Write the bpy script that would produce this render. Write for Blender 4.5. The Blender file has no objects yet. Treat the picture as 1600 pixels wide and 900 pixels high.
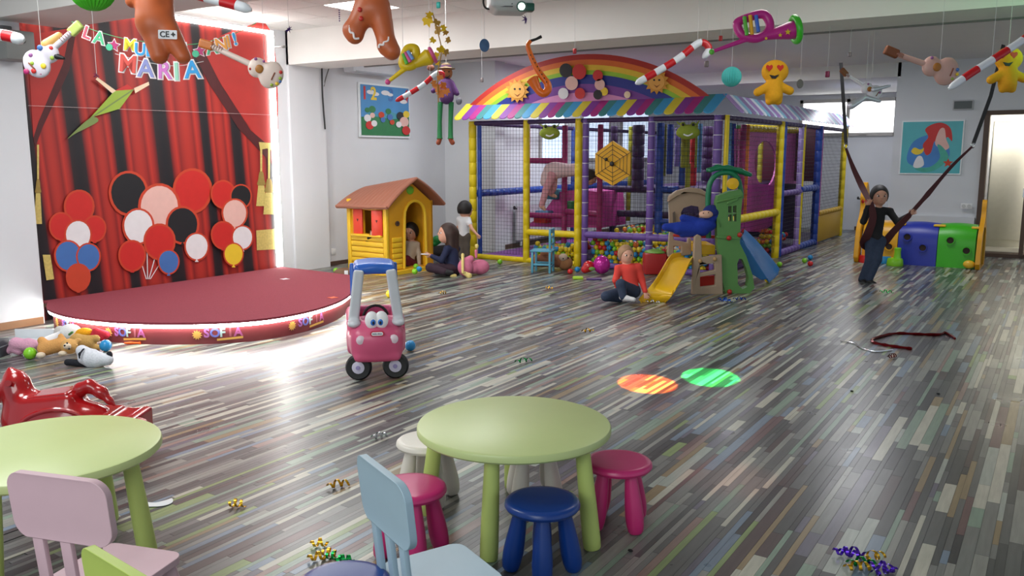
import bpy, bmesh, math, random
import numpy as np
from mathutils import Vector, Matrix
from mathutils.geometry import tessellate_polygon
random.seed(7)
S = bpy.context.scene; COL = S.collection
PI = math.pi; R = math.radians

# ------------------------------------------------------------------ camera
FOC = 1330.0; EYE = 1.64; PITCH = math.atan(208/1330.0); YAW = R(32.9)
cam = bpy.data.cameras.new('camera'); camo = bpy.data.objects.new('camera', cam); COL.objects.link(camo)
cam.sensor_width = 36; cam.lens = 36*FOC/1600; cam.clip_end = 200
camo.location = (0, 0, EYE); camo.rotation_euler = (PI/2-PITCH, 0, YAW)
S.camera = camo
FW = Vector((-math.sin(YAW)*math.cos(PITCH), math.cos(YAW)*math.cos(PITCH), -math.sin(PITCH)))
RT = Vector((math.cos(YAW), math.sin(YAW), 0)); UP = RT.cross(FW); CP = Vector((0, 0, EYE))
FH = Vector((-math.sin(YAW), math.cos(YAW), 0)); ZZ = Vector((0, 0, 1))
def ray(x, y): return FW*FOC + RT*(x-800) - UP*(y-450)
def onz(x, y, z=0): d = ray(x, y); return CP + d*((z-EYE)/d.z)
def onx(x, y, X): d = ray(x, y); return CP + d*(X/d.x)
def ony(x, y, Y): d = ray(x, y); return CP + d*(Y/d.y)
def at(x, y, D): return CP + ray(x, y)*(D/FOC)

# ------------------------------------------------------------------ world, lights, exposure
w = bpy.data.worlds.new('world'); S.world = w; w.use_nodes = True
w.node_tree.nodes['Background'].inputs[0].default_value = (0.80, 0.90, 1.0, 1)
w.node_tree.nodes['Background'].inputs[1].default_value = 0.58
S.view_settings.view_transform = 'Standard'; S.view_settings.look = 'None'
S.view_settings.gamma = 1; S.view_settings.use_curve_mapping = False
S.view_settings.exposure = 0.31
def area(loc, rot, sx, sy, power, col=(1, 1, 1)):
    l = bpy.data.lights.new('area_light', 'AREA'); l.shape = 'RECTANGLE'; l.size = sx; l.size_y = sy; l.energy = power; l.color = col
    o = bpy.data.objects.new('area_light', l); COL.objects.link(o); o.location = loc; o.rotation_euler = rot; return o
def spot(loc, target, power, col, size, blend=.15):
    l = bpy.data.lights.new('spot_light', 'SPOT'); l.energy = power; l.color = col; l.spot_size = size; l.spot_blend = blend; l.shadow_soft_size = .01
    o = bpy.data.objects.new('spot_light', l); COL.objects.link(o); o.location = loc
    o.rotation_euler = (Vector(target)-Vector(loc)).to_track_quat('-Z', 'Y').to_euler(); return o
LIGHTS = [
    ((-6.0, 2.6, 3.27), (0, 0, 0), .6, 1.2, 46, (.97, 1, 1)),
    ((-4.6, 1.8, 3.27), (0, 0, 0), 1.2, 1.2, 46, (.97, 1, .98)),
    ((-7.0, 6.6, 3.27), (0, 0, 0), .6, 1.2, 42, (.98, 1, 1)),
    ((-5.0, 6.6, 3.27), (0, 0, 0), .6, 1.2, 36, (.98, 1, 1)),
    ((-1.8, 6.6, 3.27), (0, 0, 0), .6, 1.2, 14, (1, .98, .95)),
    ((-7.6, 10.4, 3.12), (0, 0, 0), .8, .8, 22, (.92, .96, 1)),
    ((-2.2, 12.6, 3.12), (0, 0, 0), .6, 1.2, 34, (.95, .96, 1)),
    ((-6.6, 13.4, 3.12), (0, 0, 0), 1.2, 1.2, 55, (.90, .95, 1)),
    ((-4.9, 14.4, 3.12), (0, 0, 0), .8, .8, 40, (.92, .94, 1)),  # this and the one above: added over the play frame to brighten its inside
    ((-3.4, 17.8, 2.9), (0, 0, 0), .8, .8, 18, (.92, .94, 1)),
    ((-1.6, -1.6, 2.3), (R(75), 0, R(20)), 3.5, 1.6, 70, (.95, 1, .97)),  # added fill behind the camera, brightens the foreground
]
for a in LIGHTS: area(*a)
area((-1.0, 19.2, 2.3), (R(78), 0, 0), 3.0, 1.0, 30, (.9, .95, 1))       # daylight of the far windows
area((-.1, 16.3, 2.6), (R(48), 0, 0), 1.2, .4, 60, (1, .98, .94))            # added light that brightens the room behind the doorway
area((0.2, 7.3, 2.5), (R(112), 0, R(14)), .8, .3, 4, (.25, 1, .35))      # green glow of the party lamp on the beam
# disco lamp beams
spot((-1.0, 3.6, 3.2), onz(1012, 600), 9000, (1, .15, .0), R(6.2))
spot((-1.0, 3.6, 3.2), onz(1110, 590), 7000, (.0, 1, .14), R(6.0))
spot((-1.0, 3.6, 3.2), onz(1140, 748), 90, (1, .25, .2), R(11), .9)

# ------------------------------------------------------------------ materials
MATS = {}
def lin(c): c = c/255.0; return c/12.92 if c <= .04045 else ((c+.055)/1.055)**2.4
def C(r, g, b): return (lin(r), lin(g), lin(b), 1)
def mat(name, col, rough=.5, metal=0, var=.06, scale=14, emit=0, bump=0, coat=0, alpha=1, sheen=0, spec=.5):
    if name in MATS: return MATS[name]
    m = bpy.data.materials.new(name); m.use_nodes = True; nt = m.node_tree; N = nt.nodes; L = nt.links
    b = N['Principled BSDF']; c = C(*col)
    b.inputs['Roughness'].default_value = rough; b.inputs['Metallic'].default_value = metal
    b.inputs['Coat Weight'].default_value = coat; b.inputs['Alpha'].default_value = alpha
    b.inputs['Sheen Weight'].default_value = sheen; b.inputs['Specular IOR Level'].default_value = spec
    tc = N.new('ShaderNodeTexCoord'); nz = N.new('ShaderNodeTexNoise'); nz.inputs['Scale'].default_value = scale; nz.inputs['Detail'].default_value = 3
    L.new(tc.outputs['Object'], nz.inputs['Vector'])
    mx = N.new('ShaderNodeMix'); mx.data_type = 'RGBA'
    mx.inputs['A'].default_value = tuple(v*(1-var) for v in c[:3])+(1,); mx.inputs['B'].default_value = tuple(min(1, v*(1+var)) for v in c[:3])+(1,)
    L.new(nz.outputs['Fac'], mx.inputs['Factor']); L.new(mx.outputs['Result'], b.inputs['Base Color'])
    if emit: b.inputs['Emission Color'].default_value = c; b.inputs['Emission Strength'].default_value = emit
    if bump:
        bp = N.new('ShaderNodeBump'); bp.inputs['Strength'].default_value = bump; bp.inputs['Distance'].default_value = .01
        L.new(nz.outputs['Fac'], bp.inputs['Height']); L.new(bp.outputs['Normal'], b.inputs['Normal'])
    MATS[name] = m; return m
M = mat
white_wall = M('white_wall', (216, 218, 222), .85, scale=3, var=.03)
ceil_white = M('ceiling_white', (226, 224, 220), .9, scale=3, var=.03)

# ------------------------------------------------------------------ object helpers
def tag(o, label=None, cat=None, group=None, kind=None):
    if label: o['label'] = label
    if cat: o['category'] = cat
    if group: o['group'] = group
    if kind: o['kind'] = kind
    return o
def thing(name, label, cat, loc=(0, 0, 0), rz=0, group=None):
    o = bpy.data.objects.new(name, None); COL.objects.link(o); o.empty_display_size = .1
    o.location = loc; o.rotation_euler = (0, 0, rz); tag(o, label, cat, group); return o
def dup(root, loc, rz=0, label=None, group=None, scale=None):
    r = root.copy(); COL.objects.link(r); r.location = loc; r.rotation_euler = (0, 0, rz)
    if label: r['label'] = label
    if group: r['group'] = group
    if scale: r.scale = (scale,)*3
    for ch in list(root.children):
        c = ch.copy(); COL.objects.link(c); c.parent = r
        for g in list(ch.children):
            d = g.copy(); COL.objects.link(d); d.parent = c
    return r
def rootmat(o):
    while o.parent: o = o.parent
    return Matrix.Translation(o.location) @ o.rotation_euler.to_matrix().to_4x4()
def frame(o, x, y, z):  # matrix with given columns
    m = Matrix.Identity(4)
    for i, v in enumerate((x, y, z)):
        v = Vector(v).normalized()
        for j in range(3): m[j][i] = v[j]
    for j in range(3): m[j][3] = o[j]
    return m
class MB:
    def __init__(s): s.v = []; s.f = []; s.mi = []; s.cur = 0; s.m = Matrix.Identity(4)
    def add(s, vs, fs):
        b = len(s.v); s.v += [tuple(s.m @ Vector(p)) for p in vs]
        s.f += [tuple(b+i for i in f) for f in fs]; s.mi += [s.cur]*len(fs); return s
    def box(s, c, d, r=0, seg=2, m=None):
        if r <= 0:
            x, y, z = d[0]/2, d[1]/2, d[2]/2
            vs = [(i*x, j*y, k*z) for i in (-1, 1) for j in (-1, 1) for k in (-1, 1)]
            fs = [(0, 1, 3, 2), (4, 6, 7, 5), (0, 4, 5, 1), (2, 3, 7, 6), (0, 2, 6, 4), (1, 5, 7, 3)]
        else:
            bm = bmesh.new(); bmesh.ops.create_cube(bm, size=1)
            for v in bm.verts: v.co = Vector((v.co.x*d[0], v.co.y*d[1], v.co.z*d[2]))
            bmesh.ops.bevel(bm, geom=bm.edges[:]+bm.verts[:], offset=min(r, min(d)*.49), segments=seg, affect='EDGES', profile=.5)
            vs = [tuple(v.co) for v in bm.verts]; fs = [tuple(v.index for v in f.verts) for f in bm.faces]; bm.free()
        mm = m if m is not None else Matrix.Identity(4)
        return s.add([tuple(Vector(c) + mm.to_3x3() @ Vector(p)) for p in vs], fs)
    def tube(s, pts, r, n=8, cap=True, closed=False):
        pts = [Vector(p) for p in pts]; k = len(pts); rr = r if isinstance(r, (list, tuple)) else [r]*k
        vs = []; fs = []; ref = None
        for i, p in enumerate(pts):
            a = pts[(i-1) % k] if (i > 0 or closed) else p; b = pts[(i+1) % k] if (i < k-1 or closed) else p
            t = (b-a).normalized()
            if ref is None: ref = t.orthogonal().normalized()
            else:
                ref = ref - t*ref.dot(t)
                ref = ref.normalized() if ref.length > 1e-6 else t.orthogonal().normalized()
            q = t.cross(ref)
            for j in range(n):
                an = 2*PI*j/n; vs.append(tuple(p + (ref*math.cos(an)+q*math.sin(an))*rr[i]))
        for i in range(k if closed else k-1):
            for j in range(n):
                a = i*n+j; b = i*n+(j+1) % n; c = ((i+1) % k)*n+(j+1) % n; d = ((i+1) % k)*n+j
                fs.append((a, b, c, d))
        if cap and not closed: fs.append(tuple(range(n))[::-1]); fs.append(tuple((k-1)*n+j for j in range(n)))
        return s.add(vs, fs)
    def lathe(s, prof, n=24, m=None, sx=1, sy=1):
        vs = []; fs = []; k = len(prof)
        for (r, z) in prof:
            for j in range(n):
                a = 2*PI*j/n; vs.append((r*math.cos(a)*sx, r*math.sin(a)*sy, z))
        for i in range(k-1):
            for j in range(n):
                fs.append((i*n+j, i*n+(j+1) % n, (i+1)*n+(j+1) % n, (i+1)*n+j))
        if prof[0][0] > 1e-6: fs.append(tuple(range(n))[::-1])
        if prof[-1][0] > 1e-6: fs.append(tuple((k-1)*n+j for j in range(n)))
        if m is not None: vs = [tuple(m @ Vector(p)) for p in vs]
        return s.add(vs, fs)
    def ell(s, c, r, m=None, n=12):
        if not isinstance(r, (list, tuple)): r = (r, r, r)
        k = max(5, n//2+1); vs = [(0, 0, -r[2])]; fs = []
        for i in range(1, k):
            z = -math.cos(PI*i/k); q = math.sin(PI*i/k)
            vs += [(r[0]*q*math.cos(2*PI*j/n), r[1]*q*math.sin(2*PI*j/n), r[2]*z) for j in range(n)]
        vs.append((0, 0, r[2])); e = len(vs)-1
        for j in range(n):
            fs.append((0, 1+(j+1) % n, 1+j)); fs.append((e, e-n+j, e-n+(j+1) % n))
        for i in range(k-2):
            for j in range(n):
                fs.append((1+i*n+j, 1+i*n+(j+1) % n, 1+(i+1)*n+(j+1) % n, 1+(i+1)*n+j))
        mm = m.to_3x3() if m is not None else Matrix.Identity(3)
        return s.add([tuple(Vector(c)+mm @ Vector(p)) for p in vs], fs)
    def prism(s, polys, t0, t1, m=None):
        # polys: [outer, hole, ...] of 2-D points in the local x,y plane; extruded along local z
        if not isinstance(polys[0][0], (list, tuple)): polys = [polys]
        flat = [p for q in polys for p in q]; n = len(flat)
        tr = tessellate_polygon([[Vector((p[0], p[1], 0)) for p in q] for q in polys])
        vs = [(p[0], p[1], t0) for p in flat]+[(p[0], p[1], t1) for p in flat]
        fs = []
        for a, b, c in tr:
            cr = (flat[b][0]-flat[a][0])*(flat[c][1]-flat[a][1])-(flat[b][1]-flat[a][1])*(flat[c][0]-flat[a][0])
            if cr < 0: b, c = c, b
            fs.append((a+n, b+n, c+n)); fs.append((a, c, b))
        o = 0
        for qi, q in enumerate(polys):
            k = len(q); ar = sum(q[i][0]*q[(i+1) % k][1]-q[(i+1) % k][0]*q[i][1] for i in range(k))
            flip = (ar < 0) != (qi > 0)
            for i in range(k):
                a = o+i; b = o+(i+1) % k
                fs.append((a, b, b+n, a+n) if not flip else (b, a, a+n, b+n))
            o += k
        if m is not None: vs = [tuple(m @ Vector(p)) for p in vs]
        return s.add(vs, fs)
    def build(s, name, mats, parent=None, loc=None, smooth=None):
        if not isinstance(mats, (list, tuple)): mats = [mats]
        me = bpy.data.meshes.new(name)
        off = Matrix.Identity(4)
        if parent is not None: off = rootmat(parent).inverted()
        elif loc is not None: off = Matrix.Translation(-Vector(loc))
        me.from_pydata([tuple(off @ Vector(p)) for p in s.v], [], s.f)
        for mm in mats: me.materials.append(mm)
        if len(mats) > 1: me.polygons.foreach_set('material_index', s.mi)
        if smooth is not False: me.polygons.foreach_set('use_smooth', [True]*len(me.polygons))
        me.update()
        if smooth is not False: me.set_sharp_from_angle(angle=R(40 if smooth is None else smooth))
        o = bpy.data.objects.new(name, me); COL.objects.link(o)
        if parent is not None: o.parent = parent
        elif loc is not None: o.location = loc
        return o
def circ(cx, cy, r, n=24, ry=None, a0=0):
    ry = r if ry is None else ry
    return [(cx+r*math.cos(a0+2*PI*i/n), cy+ry*math.sin(a0+2*PI*i/n)) for i in range(n)]
def star(cx, cy, r, k=.45, n=5, a0=PI/2):
    return [(cx+(r if i % 2 == 0 else r*k)*math.cos(a0+PI*i/n), cy+(r if i % 2 == 0 else r*k)*math.sin(a0+PI*i/n)) for i in range(2*n)]
def rrect(x0, y0, x1, y1, r, n=5):
    o = []
    for cx, cy, a in ((x1-r, y0+r, -PI/2), (x1-r, y1-r, 0), (x0+r, y1-r, PI/2), (x0+r, y0+r, PI)):
        for i in range(n+1): t = a+PI/2*i/n; o.append((cx+r*math.cos(t), cy+r*math.sin(t)))
    return o
def catmull(P, n=6, closed=False):
    P = [Vector(p) for p in P]; k = len(P); out = []
    for i in range(k if closed else k-1):
        p0 = P[(i-1) % k] if closed or i > 0 else P[i]; p1 = P[i]; p2 = P[(i+1) % k]; p3 = P[(i+2) % k] if closed or i < k-2 else p2
        for j in range(n):
            t = j/n; out.append(.5*((2*p1)+(p2-p0)*t+(2*p0-5*p1+4*p2-p3)*t*t+(3*p1-p0-3*p2+p3)*t**3))
    if not closed: out.append(P[-1])
    return out
def text(s, size, m, mtl, parent, name='letter', ext=.004, bold=.0):
    cu = bpy.data.curves.new('txt', 'FONT'); cu.body = s; cu.size = size; cu.extrude = ext; cu.offset = bold*size
    cu.align_x = 'CENTER'; cu.align_y = 'CENTER'; cu.resolution_u = 3
    to = bpy.data.objects.new('txt', cu); COL.objects.link(to)
    dg = bpy.context.evaluated_depsgraph_get(); me = bpy.data.meshes.new_from_object(to.evaluated_get(dg))
    bpy.data.objects.remove(to)
    me.transform((rootmat(parent).inverted() if parent is not None else Matrix.Identity(4)) @ m); me.materials.clear(); me.materials.append(mtl)
    o = bpy.data.objects.new(name, me); COL.objects.link(o); o.parent = parent; return o
def struct(o, name=None): o['kind'] = 'structure'; return o

# ------------------------------------------------------------------ smooth-union solids (organic shapes)
def cap(a, b, ra, rb=None, k=.02): return ('c', Vector(a), Vector(b), ra, ra if rb is None else rb, k, 1)
def ell(c, r, m=None, k=.02):
    if not isinstance(r, (list, tuple)): r = (r, r, r)
    return ('e', Vector(c), r, (m.to_3x3() if m is not None else Matrix.Identity(3)), 0, k, 1)
def rbx(c, h, m=None, rd=.02, k=.02): return ('b', Vector(c), h, (m.to_3x3() if m is not None else Matrix.Identity(3)), rd, k, 1)
def sub(p): return p[:6]+(-1,)
def sdf(prims, cell, planes=()):
    def bb(p):
        if p[0] == 'c':
            r = max(p[3], p[4]); return [min(p[1][i], p[2][i])-r for i in range(3)], [max(p[1][i], p[2][i])+r for i in range(3)]
        r = max(p[2]) if p[0] == 'e' else (math.sqrt(sum(h*h for h in p[2]))+p[4])
        return [p[1][i]-r for i in range(3)], [p[1][i]+r for i in range(3)]
    B = [bb(p) for p in prims if p[6] > 0]
    lo = np.array([min(b[0][i] for b in B) for i in range(3)])-3*cell; hi = np.array([max(b[1][i] for b in B) for i in range(3)])+3*cell
    n = np.ceil((hi-lo)/cell).astype(int)+1
    if n.prod() > 4e6: print('SDFBIG', n, prims[0][1]); cell *= (n.prod()/4e6)**(1/3); n = np.ceil((hi-lo)/cell).astype(int)+1
    Fd = np.full(n, 1.0, dtype=np.float32)
    ax = [lo[i]+np.arange(n[i])*cell for i in range(3)]
    for p in prims:
        a, b = bb(p); pad = p[5]+3*cell
        i0 = [max(0, int((a[i]-pad-lo[i])/cell)) for i in range(3)]; i1 = [min(n[i], int((b[i]+pad-lo[i])/cell)+2) for i in range(3)]
        if any(i1[i] <= i0[i] for i in range(3)): continue
        sl = tuple(slice(i0[i], i1[i]) for i in range(3))
        X, Y, Z = np.meshgrid(ax[0][sl[0]], ax[1][sl[1]], ax[2][sl[2]], indexing='ij')
        if p[0] == 'c':
            A = np.array(p[1]); D = np.array(p[2])-A; L = float(D@D)
            x, y, z = X-A[0], Y-A[1], Z-A[2]
            t = np.clip((x*D[0]+y*D[1]+z*D[2])/max(L, 1e-9), 0, 1)
            d = np.sqrt((x-t*D[0])**2+(y-t*D[1])**2+(z-t*D[2])**2)-(p[3]+(p[4]-p[3])*t)
        else:
            Mx = np.array(p[3]); c = p[1]; x, y, z = X-c[0], Y-c[1], Z-c[2]
            q = [x*Mx[0][i]+y*Mx[1][i]+z*Mx[2][i] for i in range(3)]
            if p[0] == 'e':
                r = p[2]; k0 = np.sqrt(sum((q[i]/r[i])**2 for i in range(3))); k1 = np.sqrt(sum((q[i]/r[i]**2)**2 for i in range(3)))
                d = k0*(k0-1)/np.maximum(k1, 1e-9)
            else:
                h = p[2]; qq = [np.abs(q[i])-h[i] for i in range(3)]
                d = np.sqrt(sum(np.maximum(v, 0)**2 for v in qq))+np.minimum(np.maximum(np.maximum(qq[0], qq[1]), qq[2]), 0)-p[4]
        f = Fd[sl]; k = max(p[5], 1e-5)
        if p[6] > 0: h = np.maximum(k-np.abs(f-d), 0)/k; Fd[sl] = np.minimum(f, d)-h*h*k*.25
        else: d = -d; h = np.maximum(k-np.abs(f-d), 0)/k; Fd[sl] = np.maximum(f, d)+h*h*k*.25
    for (o, nn) in planes:
        Fd = np.maximum(Fd, ((ax[0]-o[0])*nn[0])[:, None, None]+((ax[1]-o[1])*nn[1])[None, :, None]+((ax[2]-o[2])*nn[2])[None, None, :]).astype(np.float32)
    Fd[0] = Fd[-1] = 1; Fd[:, 0] = Fd[:, -1] = 1; Fd[:, :, 0] = Fd[:, :, -1] = 1
    neg = Fd < 0; m = n-1; cnt = np.zeros(m, np.int8); acc = np.zeros(tuple(m)+(3,), np.float32)
    cs = [(i, j, k) for i in (0, 1) for j in (0, 1) for k in (0, 1)]
    for a in cs:
        for ax_ in range(3):
            if a[ax_]: continue
            b = list(a); b[ax_] = 1
            sa = tuple(slice(a[i], a[i]+m[i]) for i in range(3)); sb = tuple(slice(b[i], b[i]+m[i]) for i in range(3))
            cr = neg[sa] != neg[sb]; fa = Fd[sa]; fb = Fd[sb]
            t = np.where(cr, fa/np.where(cr, fa-fb, 1), 0)
            for i in range(3): acc[..., i] += np.where(cr, a[i]+(t if i == ax_ else 0), 0)
            cnt += cr
    act = cnt > 0; idx = np.full(m, -1, np.int32); idx[act] = np.arange(int(act.sum()))
    ii = np.argwhere(act); V = lo+(ii+acc[act]/cnt[act][:, None])*cell
    Fs = []
    for ax_ in range(3):
        u, v = (ax_+1) % 3, (ax_+2) % 3
        sa = [slice(1, m[i]) for i in range(3)]; sa[ax_] = slice(0, m[ax_]); sb = list(sa); sb[ax_] = slice(1, m[ax_]+1)
        A = neg[tuple(sa)]; Bn = neg[tuple(sb)]; cr = A != Bn; w_ = np.argwhere(cr)
        if not len(w_): continue
        off = np.array([sa[i].start for i in range(3)]); w0 = w_+off
        def g(du, dv):
            q = w0.copy(); q[:, u] -= du; q[:, v] -= dv; return idx[q[:, 0], q[:, 1], q[:, 2]]
        q = np.stack([g(1, 1), g(0, 1), g(0, 0), g(1, 0)], 1)
        inside = A[cr]; q[~inside] = q[~inside][:, ::-1]; Fs.append(q)
    return V, np.concatenate(Fs)
def solid(name, prims, mtl, parent=None, cell=.012, planes=(), loc=None):
    V, Fq = sdf(prims, cell, planes)
    off = rootmat(parent).inverted() if parent is not None else (Matrix.Translation(-Vector(loc)) if loc is not None else Matrix.Identity(4))
    O = np.array(off); V = V@O[:3, :3].T+O[:3, 3]
    me = bpy.data.meshes.new(name); me.vertices.add(len(V)); me.vertices.foreach_set('co', V.astype(np.float32).ravel())
    me.loops.add(Fq.size); me.loops.foreach_set('vertex_index', Fq.astype(np.int32).ravel())
    me.polygons.add(len(Fq)); me.polygons.foreach_set('loop_start', np.arange(0, Fq.size, 4, dtype=np.int32))
    me.update(calc_edges=True); me.polygons.foreach_set('use_smooth', [True]*len(me.polygons))
    me.materials.append(mtl)
    o = bpy.data.objects.new(name, me); COL.objects.link(o)
    if parent is not None: o.parent = parent
    elif loc is not None: o.location = loc
    return o
CF = frame((0, 0, 0), RT, FH, ZZ)      # upright frame turned the way one looks into the room
class Sk:
    """sizes and places around a real distance D, x = to the right, y = depth, z = up"""
    def __init__(s, D): s.D = D
    def p(s, u, v, dz=0): return at(u, v, s.D+dz)
    def r(s, px): return px*s.D/FOC
# ------------------------------------------------------------------ structure
XL = -8.35; XA = -9.6; YB = 20.0; ZC = 3.32; ZC2 = 3.18
def sbox(name, lo, hi, m, parent=None):
    b = MB(); b.box([(lo[i]+hi[i])/2 for i in range(3)], [hi[i]-lo[i] for i in range(3)])
    o = b.build(name, m, parent, loc=None if parent else [(lo[0]+hi[0])/2, (lo[1]+hi[1])/2, lo[2]], smooth=False)
    if parent is None: struct(o)
    return o
brown = M('dark_brown_wood', (84, 62, 50), .5); brown2 = M('mid_brown_wood', (150, 112, 80), .5)
sbox('wall_left', (XL-.5, -3, 0), (XL, 4.42, ZC+.1), white_wall)
sbox('wall_behind_stage', (-9.35, 4.42, 0), (-9.12, 8.4, ZC+.1), white_wall)
sbox('wall_pillar', (-9.35, 8.4, 0), (-9.08, 9.07, ZC+.1), white_wall)
sbox('wall_side', (-9.35, 9.07, 0), (-9.16, 12.0, ZC+.1), white_wall)
sbox('wall_corner', (-9.35, 12.0, 0), (-8.1, 12.3, ZC+.1), white_wall)
sbox('wall_far_left', (-8.4, 12.3, 0), (-8.2, YB, ZC+.1), white_wall)
sbox('wall_poster', (-2.55, 15.95, 0), (-1.2, YB+.2, ZC+.1), white_wall)
sbox('wall_dado', (-2.56, 15.86, 0), (-1.22, 15.95, .62), white_wall)
sbox('wall_over_door', (-1.2, 15.95, 2.30), (2.2, 16.1, ZC+.1), white_wall)
sbox('wall_right_of_door', (.35, 15.95, 0), (3.5, 16.1, 2.30), white_wall)
# far wall with a window hole
x0, x1, z0, z1 = -5.15, -3.12, 2.05, 2.84
sbox('wall_back_lower', (-8.4, 19.9, 0), (-2.5, YB+.2, z0), white_wall)
sbox('wall_back_upper', (-8.4, 19.9, z1), (-2.5, YB+.2, ZC), white_wall)
sbox('wall_back_left', (-8.4, 19.9, z0), (x0, YB+.2, z1), white_wall)
sbox('wall_back_right', (x1, 19.9, z0), (-2.5, YB+.2, z1), white_wall)
fr = M('window_frame_grey', (176, 172, 168), .4); glow = M('daylight_glass', (250, 252, 255), .3, emit=2.2)
b = MB()
b.box(((x0+x1)/2, 19.88, z1-.03), (x1-x0, .1, .07)).box(((x0+x1)/2, 19.88, z0+.03), (x1-x0, .1, .07))
for x in (x0+.03, -4.12, x1-.03): b.box((x, 19.88, (z0+z1)/2), (.07, .1, z1-z0))
wn = struct(b.build('window_1', fr, loc=((x0+x1)/2, 19.88, z0), smooth=False))
for a, c in ((x0+.07, -4.16), (-4.08, x1-.07)):
    b = MB(); b.box(((a+c)/2-wn.location.x, .03, (z1-z0)/2), (c-a, .02, z1-z0-.14)); o = b.build('pane', glow, smooth=False); o.parent = wn
b = MB(); b.box((.95, -.08, .04), (.14, .04, .03)); o = b.build('handle', fr); o.parent = wn; o.location = (-.6, 0, 0)
# high windows on the far left wall seen through the nets
for k, (ya, yb) in enumerate(((13.6, 14.5), (15.2, 16.4), (17.0, 18.4))):
    b = MB(); b.box((-8.18, (ya+yb)/2, 2.85), (.05, yb-ya, .06)).box((-8.18, (ya+yb)/2, 1.55), (.05, yb-ya, .06))
    for y in (ya, yb): b.box((-8.18, y, 2.2), (.05, .06, 1.3))
    wn = struct(b.build('window_%d' % (k+2), fr, loc=(-8.18, (ya+yb)/2, 1.55), smooth=False))
    b = MB(); b.box((.0, 0, .65), (.02, yb-ya-.05, 1.24)); o = b.build('pane', M('daylight_glass_side', (205, 222, 245), .3, emit=.75), smooth=False); o.parent = wn
# ceilings and beams
sbox('ceiling_front', (-9.8, -3, ZC), (5, 8.45, ZC+.12), ceil_white)
sbox('ceiling_back', (-9.3, 9.1, ZC2), (5, 15.95, ZC2+.25), ceil_white)
sbox('ceiling_far', (-9.3, 15.95, 2.95), (-2.5, YB+.2, 3.2), ceil_white)
sbox('ceiling_beam_main', (-9.8, 8.4, 2.86), (5, 9.1, ZC+.1), ceil_white)
sbox('ceiling_beam_near', (XL, 4.15, 2.86), (5, 4.83, ZC+.1), ceil_white)
sbox('trim_strip', (-8.35, 9.11, 2.845), (3, 9.14, 2.87), M('cable_and_strip_grey', (110, 108, 106), .6))  # thin grey strip along the rear lower edge of the main beam
# ceiling tiles between the beams, each a part of the ceiling
cf = bpy.data.objects['ceiling_front']
tile_m = M('ceiling_tile', (222, 221, 218), .9, bump=.3, scale=60); lamp_m = M('lamp_diffuser', (255, 253, 248), .4, emit=7)
bt = MB(); bt.box((0, 0, 0), (.588, .588, .012)); proto = bt.build('ceiling_tile', tile_m, smooth=False); proto.parent = cf
first = True
LAMPS = {(4, 4), (7, 2), (5, 0)}
for i in range(12):
    for j in range(6):
        x = -9.3+.6*i; y = 5.12+.6*j
        o = proto if first else proto.copy()
        if not first: COL.objects.link(o)
        first = False
        o.location = Vector((x, y, ZC-.008))-cf.location
        if (i, j) in LAMPS:
            o.name = 'light_panel'; o.data = proto.data.copy(); o.data.materials[0] = lamp_m
b = MB()
for i in range(13): b.box((-9.6+.6*i, 6.62, ZC-.001), (.012, 3.6, .008))
for j in range(7): b.box((-6.0, 4.82+.6*j, ZC-.001), (7.2, .012, .008))
o = b.build('ceiling_grid', M('ceiling_grid_grey', (96, 94, 92), .6), cf, smooth=False)
sbox('baseboard_left', (XL, -3, 0), (XL+.02, 4.40, .07), brown2)
sbox('baseboard_side', (-9.16, 9.07, 0), (-9.14, 12.0, .06), brown)
sbox('baseboard_back', (-3.85, 19.86, 0), (-2.56, 19.9, .08), brown)
sbox('baseboard_corner', (-8.2, 12.3, 0), (-8.18, 19.9, .08), brown)
# floor: base and printed laminate strips (each strip has its own edges)
base_m = M('floor_joint', (58, 54, 52), .5)
fl = sbox('floor', (-9.9, -3, -.12), (5, YB+.3, -.003), base_m)
PAL = [((76, 76, 76), 14), ((96, 96, 95), 15), ((116, 117, 114), 12), ((60, 58, 60), 7), ((138, 138, 132), 9), ((180, 178, 164), 9),
       ((158, 164, 156), 6), ((126, 146, 130), 6), ((104, 78, 78), 4), ((78, 64, 64), 4), ((140, 122, 92), 4), ((112, 128, 146), 5), ((130, 148, 96), 2), ((140, 116, 108), 2), ((98, 94, 108), 5)]
FM = []
for i, (c, wt) in enumerate(PAL):
    m = bpy.data.materials.new('floor_strip_tone_%d' % i); m.use_nodes = True; nt = m.node_tree; N = nt.nodes; L = nt.links
    p = N['Principled BSDF']; p.inputs['Specular IOR Level'].default_value = .5
    g = N.new('ShaderNodeNewGeometry'); mp = N.new('ShaderNodeMapping'); mp.inputs['Scale'].default_value = (60, 5, 1)
    nz = N.new('ShaderNodeTexNoise'); nz.inputs['Scale'].default_value = 1; nz.inputs['Detail'].default_value = 6
    L.new(g.outputs['Position'], mp.inputs['Vector']); L.new(mp.outputs[0], nz.inputs['Vector'])
    mx = N.new('ShaderNodeMix'); mx.data_type = 'RGBA'; cc = C(*c)
    mx.inputs['A'].default_value = tuple(v*.62 for v in cc[:3])+(1,); mx.inputs['B'].default_value = tuple(v*1.25 for v in cc[:3])+(1,)
    L.new(nz.outputs['Fac'], mx.inputs['Factor']); L.new(mx.outputs['Result'], p.inputs['Base Color'])
    n2 = N.new('ShaderNodeTexNoise'); n2.inputs['Scale'].default_value = 3; L.new(g.outputs['Position'], n2.inputs['Vector'])
    mr = N.new('ShaderNodeMapRange'); mr.inputs['To Min'].default_value = .24; mr.inputs['To Max'].default_value = .36
    L.new(n2.outputs['Fac'], mr.inputs['Value']); L.new(mr.outputs[0], p.inputs['Roughness']); FM.append(m)
WT = [w_ for _, w_ in PAL]; strips = []
x = -9.7
rf = random.Random(3)
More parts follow.
